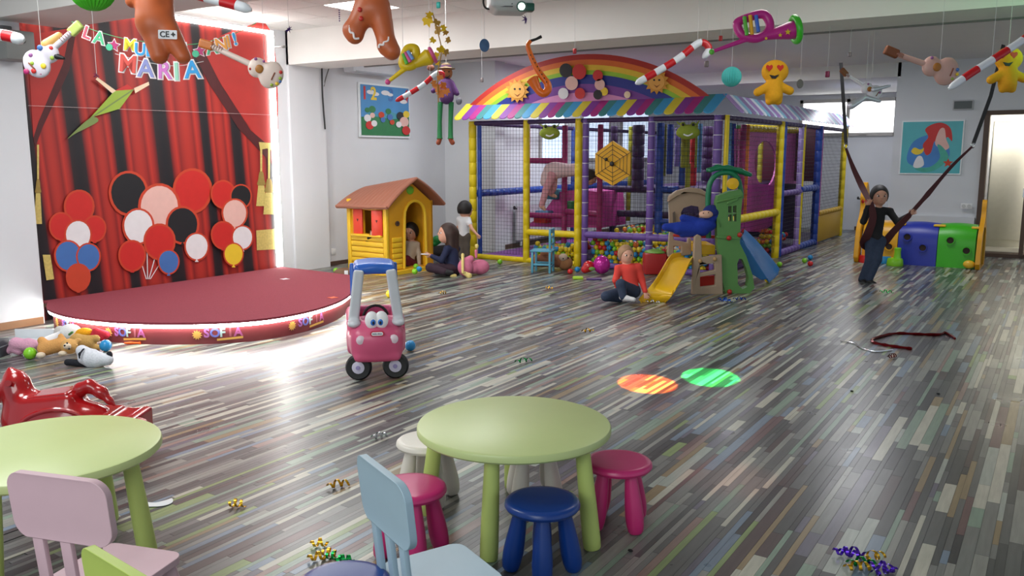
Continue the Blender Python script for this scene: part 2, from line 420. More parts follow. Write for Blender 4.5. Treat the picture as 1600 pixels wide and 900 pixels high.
while x < 3.2:
    wd = rf.choice((.024, .028, .032, .036, .054))
    y = -.2+rf.uniform(0, .4)
    while y < YB:
        ln = rf.choice((rf.uniform(.12, .3), rf.uniform(.3, .7), rf.uniform(.5, 1.1)))
        a = Vector((x+wd/2, y+ln/2, 0))-CP; dd = a.dot(FW)
        if dd > .8 and abs(a.dot(RT)/dd) < .68 and -a.dot(UP)/dd < .45 and not (x < XL-.1 and y < 4.4):
            strips.append((dd, x, y, wd, ln, rf.choices(range(len(PAL)), WT)[0]))
        y += ln
    x += wd
strips.sort(); near = []; rest = []
for s_ in strips:
    a = Vector((s_[1]+s_[3]/2, s_[2]+s_[4]/2, 0))-CP; inv = abs(a.dot(RT)/s_[0]) < .602 and -a.dot(UP)/s_[0] < .34
    (near if len(near) < 300 and inv else rest).append(s_)
ub = MB(); ub.add([(-.5, -.5, 1), (.5, -.5, 1), (.5, .5, 1), (-.5, .5, 1), (-.5, -.5, 0), (.5, -.5, 0), (.5, .5, 0), (-.5, .5, 0)],
                  [(0, 1, 2, 3), (0, 4, 5, 1), (1, 5, 6, 2), (2, 6, 7, 3), (3, 7, 4, 0)])
tones = []
for m in FM:
    me = bpy.data.meshes.new('floor_strip'); me.from_pydata(ub.v, [], ub.f); me.materials.append(m); tones.append(me)
G = .0012
for (dd, x, y, wd, ln, t) in near:
    o = bpy.data.objects.new('floor_strip', tones[t]); COL.objects.link(o); o.parent = fl
    o.location = Vector((x+wd/2, y+ln/2, -.003))-fl.location; o.scale = (wd-G, ln-G, .003)
V = []; Fc = []; MI = []
for (dd, x, y, wd, ln, t) in rest:
    b_ = len(V); xa, xb, ya, yb = x+G/2, x+wd-G/2, y+G/2, y+ln-G/2
    V += [(xa, ya, 0), (xb, ya, 0), (xb, yb, 0), (xa, yb, 0), (xa, ya, -.003), (xb, ya, -.003), (xb, yb, -.003), (xa, yb, -.003)]
    Fc += [tuple(b_+i for i in f) for f in ((0, 1, 2, 3), (0, 4, 5, 1), (1, 5, 6, 2), (2, 6, 7, 3), (3, 7, 4, 0))]; MI += [t]*5
me = bpy.data.meshes.new('floor_strips'); me.from_pydata([tuple(Vector(p)-fl.location) for p in V], [], Fc)
for m in FM: me.materials.append(m)
me.polygons.foreach_set('material_index', MI)
o = bpy.data.objects.new('floor_strips', me); COL.objects.link(o); o.parent = fl; o['kind'] = 'stuff'
# door opening on the right: brown frame, step, pale room beyond
sbox('door_1', (-1.2, 15.9, 0), (-1.12, 16.12, 2.34), brown)
dr = bpy.data.objects['door_1']
b = MB(); b.box((-.4, 16.0, 2.31), (1.6, .2, .07)); b.build('door_lintel', brown, dr, smooth=False)
b = MB(); b.box((-.4, 15.93, .03), (1.6, .3, .06)); b.build('threshold', brown, dr, smooth=False)
b = MB(); b.box((-.52, 16.2, 1.15), (.06, 1.0, 2.2)); b.build('door_leaf', brown, dr, smooth=False)
b = MB(); b.box((-.48, 15.66, 1.05), (.05, .12, .02)).box((-.54, 15.68, 1.05), (.05, .03, .14)); b.build('handle', M('steel', (170, 170, 170), .25, 1), dr)
cream = M('cream_laminate', (232, 226, 206), .45)
sbox('wall_beyond_door', (-1.15, 17.35, 0), (2.2, 17.45, 3.0), M('cream_wall', (226, 222, 208), .8))
sbox('floor_beyond_door', (-1.15, 16.08, 0), (2.2, 17.4, .07), M('pale_tile', (214, 208, 190), .4))
sbox('wall_beyond_left', (-1.21, 16.1, 0), (-1.13, 17.45, 3.0), white_wall)
t = thing('wardrobe', 'tall cream cupboard standing in the room beyond the brown doorway', 'wardrobe', (-.565, 17.1, .07))
b = MB(); b.box((-.565, 17.09, 1.13), (1.12, .46, 2.12)); b.build('cabinet_body', cream, t, smooth=False)
b = MB(); b.box((-.56, 17.05, 2.225), (1.13, .50, .07), .015); b.build('cornice', cream, t)
for k in (0, 1): b = MB(); b.box((-.845+.56*k, 16.835, 1.2), (.53, .03, 2.0), .006); b.build('cabinet_door', cream, t)
b = MB(); b.box((-.565, 17.1, .1), (1.05, .36, .08)); b.build('plinth', brown, t, smooth=False)
b = MB(); b.box(tuple(ony(1505, 164, 15.93)), (.30, .03, .16), .008); ac = ony(1505, 164, 15.93)
t = thing('vent_box', 'small dark grey vent grille on the wall above the undersea picture', 'vent', ac)
b.build('frame', M('vent_white', (190, 190, 192), .5), t)
b = MB()
b.box((ac.x, 15.905, ac.z), (.26, .02, .12)); b.build('grille', M('vent_dark', (84, 92, 92), .5), t, smooth=False)
p = ony(1510, 322, 15.85)
t = thing('wall_socket', 'white double socket on the wall left of the doorway', 'socket', p)
b = MB(); b.box(p, (.17, .015, .09), .004); b.build('plate', M('plastic_white', (235, 235, 235), .35), t)
b = MB()
for k in (-1, 1): b.lathe([(.03, 0), (.03, .006)], 16, frame((p.x+.04*k, p.y-.008, p.z), (1, 0, 0), (0, 0, 1), (0, -1, 0)))
b.build('outlet', M('plastic_grey', (200, 200, 200), .35), t)
# radiators
def radiator(c, w_, h_, ax, label):
    t = thing('radiator', label, 'radiator', (c[0], c[1], c[2]))
    X = Vector((1, 0, 0)) if ax == 'x' else Vector((0, 1, 0)); n = Vector((0, -1, 0)) if ax == 'x' else Vector((1, 0, 0))
    m = frame(c, X, n, ZZ) if ax != 'x' else frame(c, X, Vector((0, 1, 0)), ZZ)
    b = MB(); b.m = m; s_ = -1 if ax == 'x' else 1
    b.box((0, 0, h_/2), (w_, .06, h_), .012); 
    b.build('panel', M('radiator_white', (222, 224, 226), .4), t)
    b = MB(); b.m = m; k = int(w_/.05)
    for i in range(k): b.box((-w_/2+.04+i*(w_-.08)/(k-1), s_*.036, h_/2), (.016, .016, h_-.08), .004, 1)
    b.build('fins', M('radiator_white', (222, 224, 226), .4), t)
    b = MB(); b.m = m; b.tube([(-w_/2-.06, 0, h_-.05), (-w_/2, 0, h_-.05)], .014); b.ell((-w_/2-.07, 0, h_-.03), (.025, .025, .035)); b.build('valve', M('valve_dark', (50, 50, 52), .4), t)
    b = MB(); b.m = m; b.box((-w_/2+.15, 0, -.05), (.03, .03, .1)); b.build('bracket', M('radiator_white', (222, 224, 226), .4), t, smooth=False)
    b = MB(); b.m = m; b.box((w_/2-.15, 0, -.05), (.03, .03, .1)); b.build('bracket', M('radiator_white', (222, 224, 226), .4), t, smooth=False)
radiator((-3.2, 19.78, .12), 1.05, .62, 'x', 'white radiator on the far wall below the bright window')
radiator((-8.12, 13.4, .13), 1.4, .62, 'y', 'grey-white radiator on the left wall behind the net of the play frame')
# glowing LED strips around the stage backdrop
led = M('led_strip', (255, 254, 250), .4, emit=14)
def one(name, lo, hi, m, label, cat, group=None):
    b = MB(); b.box([(lo[i]+hi[i])/2 for i in range(3)], [hi[i]-lo[i] for i in range(3)])
    return tag(b.build(name, m, loc=[(lo[0]+hi[0])/2, (lo[1]+hi[1])/2, lo[2]], smooth=False), label, cat, group)
one('led_strip', (-8.53, 7.53, .21), (-8.47, 7.61, 3.12), led, 'vertical glowing white light strip between red backdrop and pillar', 'light strip')
one('led_strip', (-8.56, 4.46, 3.125), (-8.47, 7.61, 3.165), led, 'horizontal glowing white light strip along the ceiling above the red backdrop', 'light strip')
def proj(p):
    a = Vector(p)-CP; d = a.dot(FW); return 800+FOC*a.dot(RT)/d, 450-FOC*a.dot(UP)/d
# ------------------------------------------------------------------ stage
carpet = M('stage_carpet', (134, 50, 64), .95, scale=90, var=.22, bump=.4); fascia_m = M('stage_fascia', (112, 40, 44), .55, var=.12, scale=5)
tp = [(-8.34, 4.46), (-7.95, 4.25), (-7.38, 4.17), (-6.75, 4.29), (-6.26, 4.57), (-5.91, 4.97), (-5.83, 5.48), (-5.98, 6.08), (-6.33, 6.66), (-6.72, 7.12), (-7.14, 7.5)]
curve = [Vector((p[0], p[1], 0)) for p in catmull([(a, b_, 0) for a, b_ in tp], 8)]
def inset(cv, d):
    out = []
    for i, p in enumerate(cv):
        t = (cv[min(i+1, len(cv)-1)]-cv[max(i-1, 0)]).normalized(); out.append(p+Vector((-t.y, t.x, 0))*d)
    return out
stage = thing('stage', 'low round-fronted stage with dark red carpet top in front of curtain backdrop', 'stage', (-7.8, 6.3, 0))
back = [(-8.46, 7.58), (-8.46, 4.46)]
def outline(d): return [(p.x, p.y) for p in inset(curve, d)]+back
b = MB(); b.prism(outline(0), .185, .205); b.build('carpet_top', carpet, stage)
ins = inset(curve, .05)
b = MB()
for z0_, z1_ in ((0, .15),):
    vs = [(p.x, p.y, z0_) for p in ins]+[(p.x, p.y, z1_) for p in ins]; n_ = len(ins)
    b.add(vs, [(i, i+1, n_+i+1, n_+i) for i in range(n_-1)])
b.build('fascia', fascia_m, stage)
b = MB(); b.prism([(p.x, p.y) for p in inset(curve, .07)]+back, .145, .184); b.build('stage_deck', brown, stage)
b = MB(); q = inset(curve, .028); b.tube([(p.x, p.y, .168) for p in q[1:-1]], .021, 6); b.build('edge_light', M('led_edge', (255, 254, 250), .4, emit=20), stage)
LC = [(150, 90, 150), (96, 100, 170), (150, 170, 165), (150, 80, 90), (160, 80, 130)]
LM = [M('letter_tone_%d' % i, c, .5) for i, c in enumerate(LC)]; gold_p = M('print_gold', (196, 150, 70), .5)
def on_fascia(u, z):
    best = min(((abs(proj((p.x, p.y, z))[0]-u), i) for i, p in enumerate(ins)))[1]
    # refine
    bi, bd = None, 1e9
    for i in range(max(0, best-1), min(len(ins)-1, best+1)):
        for k in range(21):
            p = ins[i].lerp(ins[i+1], k/20); d = abs(proj((p.x, p.y, z))[0]-u)
            if d < bd: bd = d; t = (ins[i+1]-ins[i]).normalized(); bi = (p, t)
    p, t = bi; n = Vector((t.y, -t.x, 0)); return frame((p.x+n.x*.004, p.y+n.y*.004, z), t, ZZ, n)
for (us, ul, s_) in ((90, (99, 103, 107, 111, 115), .075), (170, (183, 192, 201, 211, 221), .085), (308, (323, 336, 348, 360, 372), .085), (456, (469, 477, 485, 494, 502), .085)):
    b = MB(); b.prism(star(0, 0, .045, .62, 11), 0, .004, on_fascia(us, .085)); b.build('printed_sun', gold_p, stage)
    for ch, u, mm in zip('SOFIA', ul, LM): text(ch, s_*1.25, on_fascia(u, .095), mm, stage, ext=.002, bold=.03)
    b = MB(); m0 = on_fascia(ul[3], .04); b.prism([(-.11, -.012), (.11, .0), (.11, .018), (-.11, .006)], 0, .003, m0); b.build('printed_ribbon', gold_p, stage)
# ------------------------------------------------------------------ curtain backdrop
def curtain_mat():
    m = bpy.data.materials.new('curtain_print'); m.use_nodes = True; nt = m.node_tree; N = nt.nodes; L = nt.links
    p = N['Principled BSDF']; p.inputs['Roughness'].default_value = .55
    tc = N.new('ShaderNodeNewGeometry'); sx = N.new('ShaderNodeSeparateXYZ'); L.new(tc.outputs['Position'], sx.inputs[0])
    # folds lean and wander a little with height
    add = N.new('ShaderNodeMath'); add.operation = 'MULTIPLY_ADD'; add.inputs[1].default_value = .06; L.new(sx.outputs['Z'], add.inputs[0]); L.new(sx.outputs['Y'], add.inputs[2])
    cm = N.new('ShaderNodeCombineXYZ'); L.new(add.outputs[0], cm.inputs[0])
    sz = N.new('ShaderNodeMath'); sz.operation = 'MULTIPLY'; sz.inputs[1].default_value = .06; L.new(sx.outputs['Z'], sz.inputs[0]); L.new(sz.outputs[0], cm.inputs[1])
    wv = N.new('ShaderNodeTexWave'); wv.inputs['Scale'].default_value = .62; wv.inputs['Distortion'].default_value = 3.0; wv.inputs['Detail'].default_value = 2.0; wv.inputs['Detail Scale'].default_value = 1.6; wv.bands_direction = 'X'
    L.new(cm.outputs[0], wv.inputs['Vector'])
    rp = N.new('ShaderNodeValToRGB'); e = rp.color_ramp.elements; e[0].position = 0; e[0].color = C(22, 20, 26); e[1].position = 1; e[1].color = C(172, 44, 34)
    for pos, c in ((.16, (40, 24, 28)), (.22, (96, 22, 24)), (.4, (150, 34, 30)), (.62, (182, 46, 34)), (.8, (130, 28, 26))):
        x = e.new(pos); x.color = C(*c)
    L.new(wv.outputs['Color'], rp.inputs['Fac']); L.new(rp.outputs['Color'], p.inputs['Base Color']); return m
bd = thing('backdrop', 'large red theatre-curtain print backdrop behind the stage with tassels and balloons', 'backdrop', (-8.5, 6.0, 0))
b = MB(); b.box((-8.512, 5.99, 1.56), (.02, 3.08, 3.12)); b.build('curtain_panel', curtain_mat(), bd, smooth=False)
XB = -8.50
BM = frame((XB, 0, 0), (0, 1, 0), ZZ, (1, 0, 0))
def yz(pts): return [(lambda q: (q.y, q.z))(onx(u, v, XB)) for u, v in pts]
LAY = [0]
def prnt(name, pts, m, px=True, smooth_n=0):
    LAY[0] += 1
    P = yz(pts) if px else pts
    if smooth_n: P = [(v.x, v.y) for v in catmull([(a, c, 0) for a, c in P], smooth_n, True)]
    b = MB(); z_ = .0004*LAY[0]; b.prism(P, z_, z_+.0008, BM); return b.build(name, m, bd, smooth=False)
red_d = M('print_drape_red', (170, 44, 38), .6, var=.25, scale=3); red_k = M('print_drape_dark', (74, 18, 22), .6, var=.2)
prnt('printed_drape', [(318, 78), (345, 130), (395, 205), (432, 235), (425, 52), (372, 46)], red_d, smooth_n=4)
prnt('printed_drape_edge', [(300, 78), (326, 130), (372, 200), (430, 262), (430, 236), (392, 204), (344, 130), (318, 78)], red_k)
prnt('printed_drape', [(42, 55), (110, 44), (98, 100), (60, 190), (52, 215)], red_d)
prnt('printed_drape_edge', [(110, 44), (120, 43), (108, 110), (66, 200), (55, 230), (52, 215), (60, 190), (98, 100)], red_k)
gold1 = M('print_gold_light', (204, 184, 104), .5, scale=40, var=.3); gold2 = M('print_gold_dark', (150, 126, 60), .5, scale=40, var=.2)
def tassel(u, v0, v1, v2, w_):
    prnt('printed_rope', [(u-1.5, v0), (u+1.5, v0), (u+1.5, v1), (u-1.5, v1)], gold1)
    prnt('printed_tassel_knot', [(u-w_*.35, v1-4), (u+w_*.35, v1-4), (u+w_*.6, v1+8), (u+w_*.75, v1+16), (u-w_*.75, v1+16), (u-w_*.6, v1+8)], gold2, smooth_n=3)
    prnt('printed_tassel_fringe', [(u-w_*.6, v1+17), (u+w_*.6, v1+17), (u+w_, v2), (u-w_, v2)], gold1)
tassel(408, 228, 273, 322, 8); tassel(420, 228, 284, 335, 9)
prnt('printed_gold_fringe', [(400, 360), (436, 357), (437, 389), (401, 391)], gold1)
prnt('printed_gold_fringe', [(404, 222), (430, 224), (428, 236), (416, 232), (406, 234)], gold1)
tassel(59, 226, 285, 350, 6); prnt('printed_gold_fringe', [(66, 398), (78, 398), (84, 436), (72, 438)], gold1)
# plain balloons and a kite, printed on the curtain
orange_glow = M('print_orange', (196, 66, 38), .6)
PC = {k: M('print_'+k, c, .5) for k, c in dict(black=(28, 28, 32), red=(198, 40, 36), white=(226, 224, 226), blue=(66, 112, 178), peach=(226, 182, 172), yellow=(232, 200, 50), orange=(226, 140, 40), green=(150, 178, 60), moss=(120, 140, 76), skin=(238, 212, 180)).items()}
def balloon(u, v, r, col, k=1.15):
    pts = [(u+r*math.cos(a), v+r*k*math.sin(a)*(1.08 if math.sin(a) > 0 else .95)) for a in [2*PI*i/22 for i in range(22)]]
    prnt('printed_balloon_halo', [(u+(x-u)*1.15, v+(y-v)*1.13) for x, y in pts], orange_glow)
    prnt('printed_balloon', pts, PC[col])
    prnt('printed_balloon_knot', [(u-3, v+r*k*1.08+4), (u, v+r*k*1.02), (u+3, v+r*k*1.08+4)], PC[col])
def string_(u0, v0, u1, v1): prnt('printed_string', [(u0-.7, v0), (u0+.7, v0), (u1+.7, v1), (u1-.7, v1)], PC['white'])
for a in ((196, 330, 228, 436), (228, 330, 230, 436), (262, 330, 232, 436), (300, 330, 234, 436)): string_(*a)
for a in ((200, 300, 27, 'black'), (300, 296, 27, 'red'), (248, 322, 29, 'peach'), (215, 352, 22, 'white'), (284, 350, 23, 'black'), (248, 376, 22, 'red'), (306, 384, 17, 'white'), (205, 398, 19, 'red'), (262, 408, 15, 'blue')): balloon(*a)
for a in ((95, 348, 118, 452), (140, 345, 120, 452)): string_(*a)
for a in ((122, 322, 21, 'red'), (94, 352, 17, 'red'), (146, 356, 16, 'red'), (120, 366, 19, 'white'), (104, 398, 19, 'blue'), (136, 400, 17, 'blue'), (120, 432, 17, 'orange')): balloon(*a)
for a in ((362, 330, 366, 415),): string_(*a)
for a in ((346, 302, 17, 'red'), (374, 306, 15, 'black'), (364, 332, 18, 'peach'), (346, 366, 17, 'red'), (376, 370, 15, 'white'), (362, 396, 14, 'yellow')): balloon(*a)
prnt('printed_kite', [(138, 184), (176, 142), (206, 140), (184, 170)], PC['green'])
prnt('printed_kite', [(176, 142), (196, 132), (206, 140)], PC['red'])
prnt('printed_kite_tail', [(138, 184), (150, 190), (116, 208), (103, 216)], PC['moss'], smooth_n=4)
prnt('printed_kite_tail', [(206, 138), (229, 128), (230, 133), (208, 146)], PC['skin'])
prnt('printed_kite_tail', [(172, 146), (146, 124), (149, 121), (178, 142)], PC['skin'])
prnt('printed_kite_spar', [(139, 183), (205, 139), (206, 141), (140, 185)], PC['moss'])
# fishing line across the backdrop
b = MB(); p0, p1 = onx(44, 165, -8.47), onx(434, 180, -8.47); b.tube([p0, p1], .0018, 4)
tag(b.build('nylon_line', M('nylon', (220, 200, 200), .4), loc=p0), 'thin pale line stretched across the upper backdrop', 'line')
# ------------------------------------------------------------------ wall pictures
wf = M('picture_frame_white', (232, 236, 238), .4)
def pict(name, label, m, w_, h_):   # m: frame at lower left corner, z = outward
    t = thing(name, label, 'picture', m.translation)
    b = MB(); b.m = m; b.box((w_/2, h_/2, .012), (w_, h_, .024)); b.build('picture_frame', wf, t, smooth=False)
    return t
# sky, hills and numerals
pm = frame((-9.14, 0, 0), (0, 1, 0), ZZ, (1, 0, 0))
def yz2(pts): return [(lambda q: (q.y, q.z))(onx(u, v, -9.125)) for u, v in pts]
c0 = yz2([(563, 214)])[0]; c1 = yz2([(640, 136)])[0]
y0, z0_, w_, h_ = c0[0], c0[1], c1[0]-c0[0], c1[1]-c0[1]
t1 = pict('wall_picture', 'framed picture of numerals, clouds and green hills above the playhouse', frame((-9.155, y0, z0_), (0, 1, 0), ZZ, (1, 0, 0)), w_, h_)
t1L = [0]
def pr1(name, pts, m, sm=0):
    t1L[0] += 1
    P = [(y0+.03+a*(w_-.06), z0_+.03+c*(h_-.06)) for a, c in pts]
    if sm: P = [(v.x, v.y) for v in catmull([(a, c, 0) for a, c in P], sm, True)]
    b = MB(); b.prism(P, .014+.0006*t1L[0], .015+.0006*t1L[0], pm); return b.build(name, m, t1, smooth=False)
sky_p = M('print_sky', (70, 140, 196), .5, scale=2, var=.2); hill_p = M('print_hill', (40, 120, 70), .5, var=.15); hill2 = M('print_far_hill', (70, 150, 170), .5)
pr1('printed_sky', [(0, 0), (1, 0), (1, 1), (0, 1)], sky_p)
pr1('printed_hill', [(0, .30), (.15, .46), (.4, .42), (.6, .5), (.85, .42), (1, .48), (1, .0), (0, .0)], hill2)
pr1('printed_hill', [(0, .36), (.3, .38), (.62, .34), (1, .4), (1, 0), (0, 0)], hill_p)
for a, c, r in ((.2, .86, .08), (.3, .83, .07), (.5, .87, .09), (.6, .84, .06), (.88, .72, .08)): pr1('printed_cloud', circ(a, c, r, 14, r*.55), PC['white'])
for ch, a, mm in (('1', .09, 'red'), ('2', .26, 'yellow'), ('3', .60, 'blue'), ('4', .90, 'red')):
    text(ch, .27, frame((-9.122, y0+a*w_+.01, z0_+.80*h_), (0, 1, 0), ZZ, (1, 0, 0)), PC[mm], t1, 'numeral', ext=.001, bold=.03)
for a, c, r in ((.22, .52, .07), (.12, .5, .05), (.55, .5, .06)): pr1('printed_tree', circ(a, c, r, 14), hill_p)
for a, c, r, mm in ((.12, .34, .07, 'white'), (.22, .40, .05, 'peach'), (.16, .2, .08, 'red'), (.25, .24, .06, 'white'), (.4, .42, .06, 'orange'), (.43, .32, .05, 'blue'), (.58, .38, .06, 'blue'), (.62, .28, .05, 'orange'),
                    (.80, .42, .08, 'black'), (.93, .46, .07, 'yellow'), (.88, .3, .1, 'peach'), (.92, .12, .09, 'red'), (.76, .24, .06, 'white')):
    pr1('printed_balloon', circ(a, c, r, 16, r*1.05), PC[mm])
# undersea picture: plain coral, wave and small fish
c0 = ony(1404, 272, 15.93); c1 = ony(1508, 187, 15.93)
t2 = pict('wall_picture', 'teal undersea picture with red coral on the wall left of the doorway', frame((c0.x, 15.95, c0.z), (1, 0, 0), ZZ, (0, -1, 0)), c1.x-c0.x, c1.z-c0.z)
W2, H2 = c1.x-c0.x, c1.z-c0.z; l2 = [0]
def pr2(name, pts, m, sm=0):
    l2[0] += 1
    P = [(c0.x+.02+a*(W2-.04), c0.z+.02+c*(H2-.04)) for a, c in pts]
    if sm: P = [(v.x, v.y) for v in catmull([(a, c, 0) for a, c in P], sm, True)]
    b = MB(); b.prism(P, .0245+.0005*l2[0], .0255+.0005*l2[0], frame((0, 15.95, 0), (1, 0, 0), ZZ, (0, -1, 0))); return b.build(name, m, t2, smooth=False)
sea = M('print_sea', (86, 178, 186), .5, var=.15, scale=4); sea2 = M('print_deep', (64, 128, 196), .5, var=.2, scale=4); seag = M('print_wave', (70, 170, 150), .5, var=.2)
pr2('printed_sea', [(0, 0), (1, 0), (1, 1), (0, 1)], sea)
pr2('printed_water', [(.1, .3), (.2, .62), (.5, .75), (.75, .6), (.8, .3), (.5, .12), (.2, .15)], sea2, 5)
pr2('printed_coral', [(.42, .36), (.36, .55), (.44, .7), (.38, .85), (.5, .95), (.66, .97), (.8, .86), (.84, .62), (.76, .7), (.7, .6), (.62, .5), (.55, .62), (.5, .4)], PC['red'], 5)
pr2('printed_shell', [(.56, .6), (.62, .84), (.7, .86), (.74, .66), (.8, .5), (.7, .44), (.62, .5)], PC['peach'], 5)
pr2('printed_wave', [(.25, .1), (.5, .12), (.66, .3), (.6, .55), (.7, .5), (.8, .3), (.62, .08), (.4, .02)], seag, 5)
pr2('printed_fish', [(.17, .42), (.22, .5), (.32, .46), (.38, .49), (.36, .4), (.26, .36)], PC['yellow'], 4)
pr2('printed_foam', [(.22, .14), (.28, .32), (.36, .32), (.4, .16), (.3, .1)], PC['white'], 4)
pr2('printed_starfish', star(.8, .2, .09), PC['orange'])
# ------------------------------------------------------------------ near tables, stools and chairs
lime = M('lime_plastic', (184, 200, 112), .42, var=.03); lime_top = M('lime_table_top', (188, 202, 138), .38, var=.05, scale=5)
pinkp = M('magenta_plastic', (196, 44, 112), .32, var=.04); bluep = M('navy_plastic', (10, 56, 132), .32, var=.05); whitep = M('cream_plastic', (216, 210, 200), .35, var=.03)
palep = M('pale_pink_plastic', (204, 172, 182), .38, var=.03); paleb = M('pale_blue_plastic', (158, 182, 198), .38, var=.03); limeg = M('lime_bright_plastic', (176, 196, 96), .4, var=.03)
foot_m = M('rubber_foot', (40, 40, 42), .7)
def table(c, feet, label, group=None):
    t = thing('round_table', label, 'table', (c[0], c[1], 0), 0)
    b = MB(); r = .425
    b.lathe([(0, .438), (.36, .438), (r-.008, .44), (r, .448), (r, .468), (r-.004, .476), (r-.014, .48), (0, .48)], 72, Matrix.Translation((c[0], c[1], 0)))
    b.build('table_top', lime_top, t)
    for f in feet:
        f = Vector((f[0], f[1], 0)); d = (f-Vector((c[0], c[1], 0))); top = Vector((c[0], c[1], .44))+d*.86
        b = MB(); n = (f-top)
        pts = [top+n*k for k in (0, .05, .3, .6, .9, .985, 1)]; b.tube(pts, [.030, .031, .034, .037, .0385, .037, .033], 20)
        g = b.build('leg', lime, t)
        b = MB(); b.tube([f+Vector((0, 0, .006)), f+Vector((0, 0, 0))], .03, 16); o = b.build('rubber_foot', foot_m, t); o.parent = g
    return t
table((-1.95, 3.03), [(-1.86, 2.70), (-1.55, 3.02), (-2.36, 2.92), (-2.20, 3.40)], 'lime green round table in the foreground centre with stools around it')
table((-3.36, 1.75), [(-3.04, 1.95), (-3.21, 1.42), (-3.68, 1.55), (-3.52, 2.08)], 'lime green round table at the left edge in front of the red rocking horse')
def stool(c, m, label, rz=.4, D=.15):
    t = thing('round_stool', label, 'stool', (0, 0, 0))
    b = MB(); r = D
    b.lathe([(0, .258), (r*.8, .258), (r*.95, .265), (r, .277), (r*.985, .290), (r*.93, .298), (r*.8, .3), (0, .297)], 40); b.build('seat', m, t)
    for k in range(4):
        a = PI/4+PI/2*k; top = Vector((math.cos(a)*.082, math.sin(a)*.082, .268)); f = Vector((math.cos(a)*.128, math.sin(a)*.128, 0)); n = f-top
        b = MB(); ks = (0, .12, .3, .5, .7, .85, .95, .99, 1); b.tube([top+n*q for q in ks], [.025, .028, .033, .038, .041, .039, .034, .026, .013], 16)
        g = b.build('leg', m, t)
    t.location = (c[0], c[1], 0); t.rotation_euler = (0, 0, rz); return t
stool((-1.57, 3.30), pinkp, 'magenta round stool on the right side of the near lime table', .35)
stool((-1.63, 2.74), bluep, 'navy blue round stool standing in front of the near lime table', -.24)
stool((-2.16, 2.57), pinkp, 'magenta round stool half behind the pale blue chair', .1)
stool((-2.46, 3.06), whitep, 'cream white round stool left of the near lime table', .25)
stool((-2.02, 3.32), whitep, 'cream white round stool mostly hidden behind the near lime table', .7)
stool((-1.83, 1.84), bluep, 'navy blue round stool seat cut off at the bottom edge of the photo', .3)
def child_chair(c, rz, m, label):
    t = thing('child_chair', label, 'chair', (0, 0, 0))
    b = MB(); pts = rrect(-.16, -.15, .16, .16, .045); b.prism(pts, .255, .28); o = b.build('seat', m, t)
    bv = o.modifiers.new('bevel', 'BEVEL'); bv.width = .008; bv.segments = 2; bv.limit_method = 'ANGLE'
    # curved backrest panel
    vs = []; fs = []; outl = rrect(-.185, .46, .185, .68, .055, 6)
    def bend(x, z, off): return (x, -.165-off-(z-.28)*.10+.30*x*x*1.2, z)
    b = MB(); b.prism(outl, -.013, .013, frame((0, 0, 0), (1, 0, 0), ZZ, (0, -1, 0)))
    b.v = [(x, y-.17-(z-.28)*.10+.28*x*x, z) for x, y, z in b.v]
    o = b.build('backrest', m, t); bv = o.modifiers.new('bevel', 'BEVEL'); bv.width = .007; bv.segments = 2; bv.limit_method = 'ANGLE'
    for x in (-.105, 0, .105):
        b = MB(); b.box((0, 0, 0), (.042, .02, .24), .006); yy = -.178
        b.v = [(q[0]+x, q[1]-.163-(q[2]+.09)*.10, q[2]+.37) for q in b.v]; b.build('back_slat', m, t)
    for sx in (-1, 1):
        for sy in (-1, 1):
            top = Vector((sx*.12, sy*.115, .26)); f = Vector((sx*.155, sy*.15, 0)); b = MB(); n = f-top
            b.tube([top+n*q for q in (0, .2, .6, .95, 1)], [.024, .026, .031, .032, .026], 14); b.build('leg', m, t)
    t.location = (c[0], c[1], 0); t.rotation_euler = (0, 0, rz); return t
child_chair((-2.56, 1.51), R(16.9), palep, 'pale pink child chair seen from behind at the left lime table')
child_chair((-3.14, 1.10), R(36), palep, 'pale pink child chair cut off by the left edge of the photo')
child_chair((-1.80, 1.29), R(-5.8), limeg, 'lime green child chair whose back corner shows at the bottom left')
child_chair((-1.63, 2.085), R(-24.8), paleb, 'pale blue child chair with its back to the left, beside the near lime table')

# ------------------------------------------------------------------ rocking horse
redp = M('red_glossy_plastic', (160, 16, 22), .18, coat=.5, var=.04)
k = Sk(4.55); r = k.r; p = k.p
def rotf0(th_): d = RT*math.cos(th_)+ZZ*math.sin(th_); e = -RT*math.sin(th_)+ZZ*math.cos(th_); return frame((0, 0, 0), d, FH, e)
hl = thing('rocking_horse', 'glossy red plastic rocking horse behind the left lime table', 'rocking horse', onz(80, 738, 0))
body = [ell(p(92, 656), (r(86), .125, r(36)), CF, .03), rbx(p(84, 634), (r(34), .06, r(12)), rotf0(.10), .03, .05),
        cap(p(40, 660), p(26, 602), r(30), r(20), .05), cap(p(26, 602), p(-12, 622), r(17), r(12), .03), cap(p(14, 588), p(16, 578), r(8), r(5), .02), cap(p(24, 590), p(46, 640), r(12), r(14), .03),
        cap(p(48, 670), p(28, 712), r(22), r(14), .03), cap(p(146, 660), p(170, 706), r(26), r(14), .03), cap(p(28, 712), p(32, 728), r(14), r(11), .02), cap(p(170, 706), p(168, 728), r(14), r(11), .02)]
solid('horse_body', body, redp, hl, .010)
solid('tail', [cap(p(112, 630), p(126, 608), r(9), r(10), .02), cap(p(126, 608), p(140, 603), r(10), r(10), .02), cap(p(140, 603), p(158, 613), r(10), r(9), .02), cap(p(158, 613), p(171, 626), r(9), r(5), .02), cap(p(171, 626), p(179, 633), r(5), r(2), .02)], redp, hl, .007)
b = MB(); b.tube([p(12, 599, -.12), p(12, 599, .12)], r(5), 12); b.build('handle_bar', redp, hl)
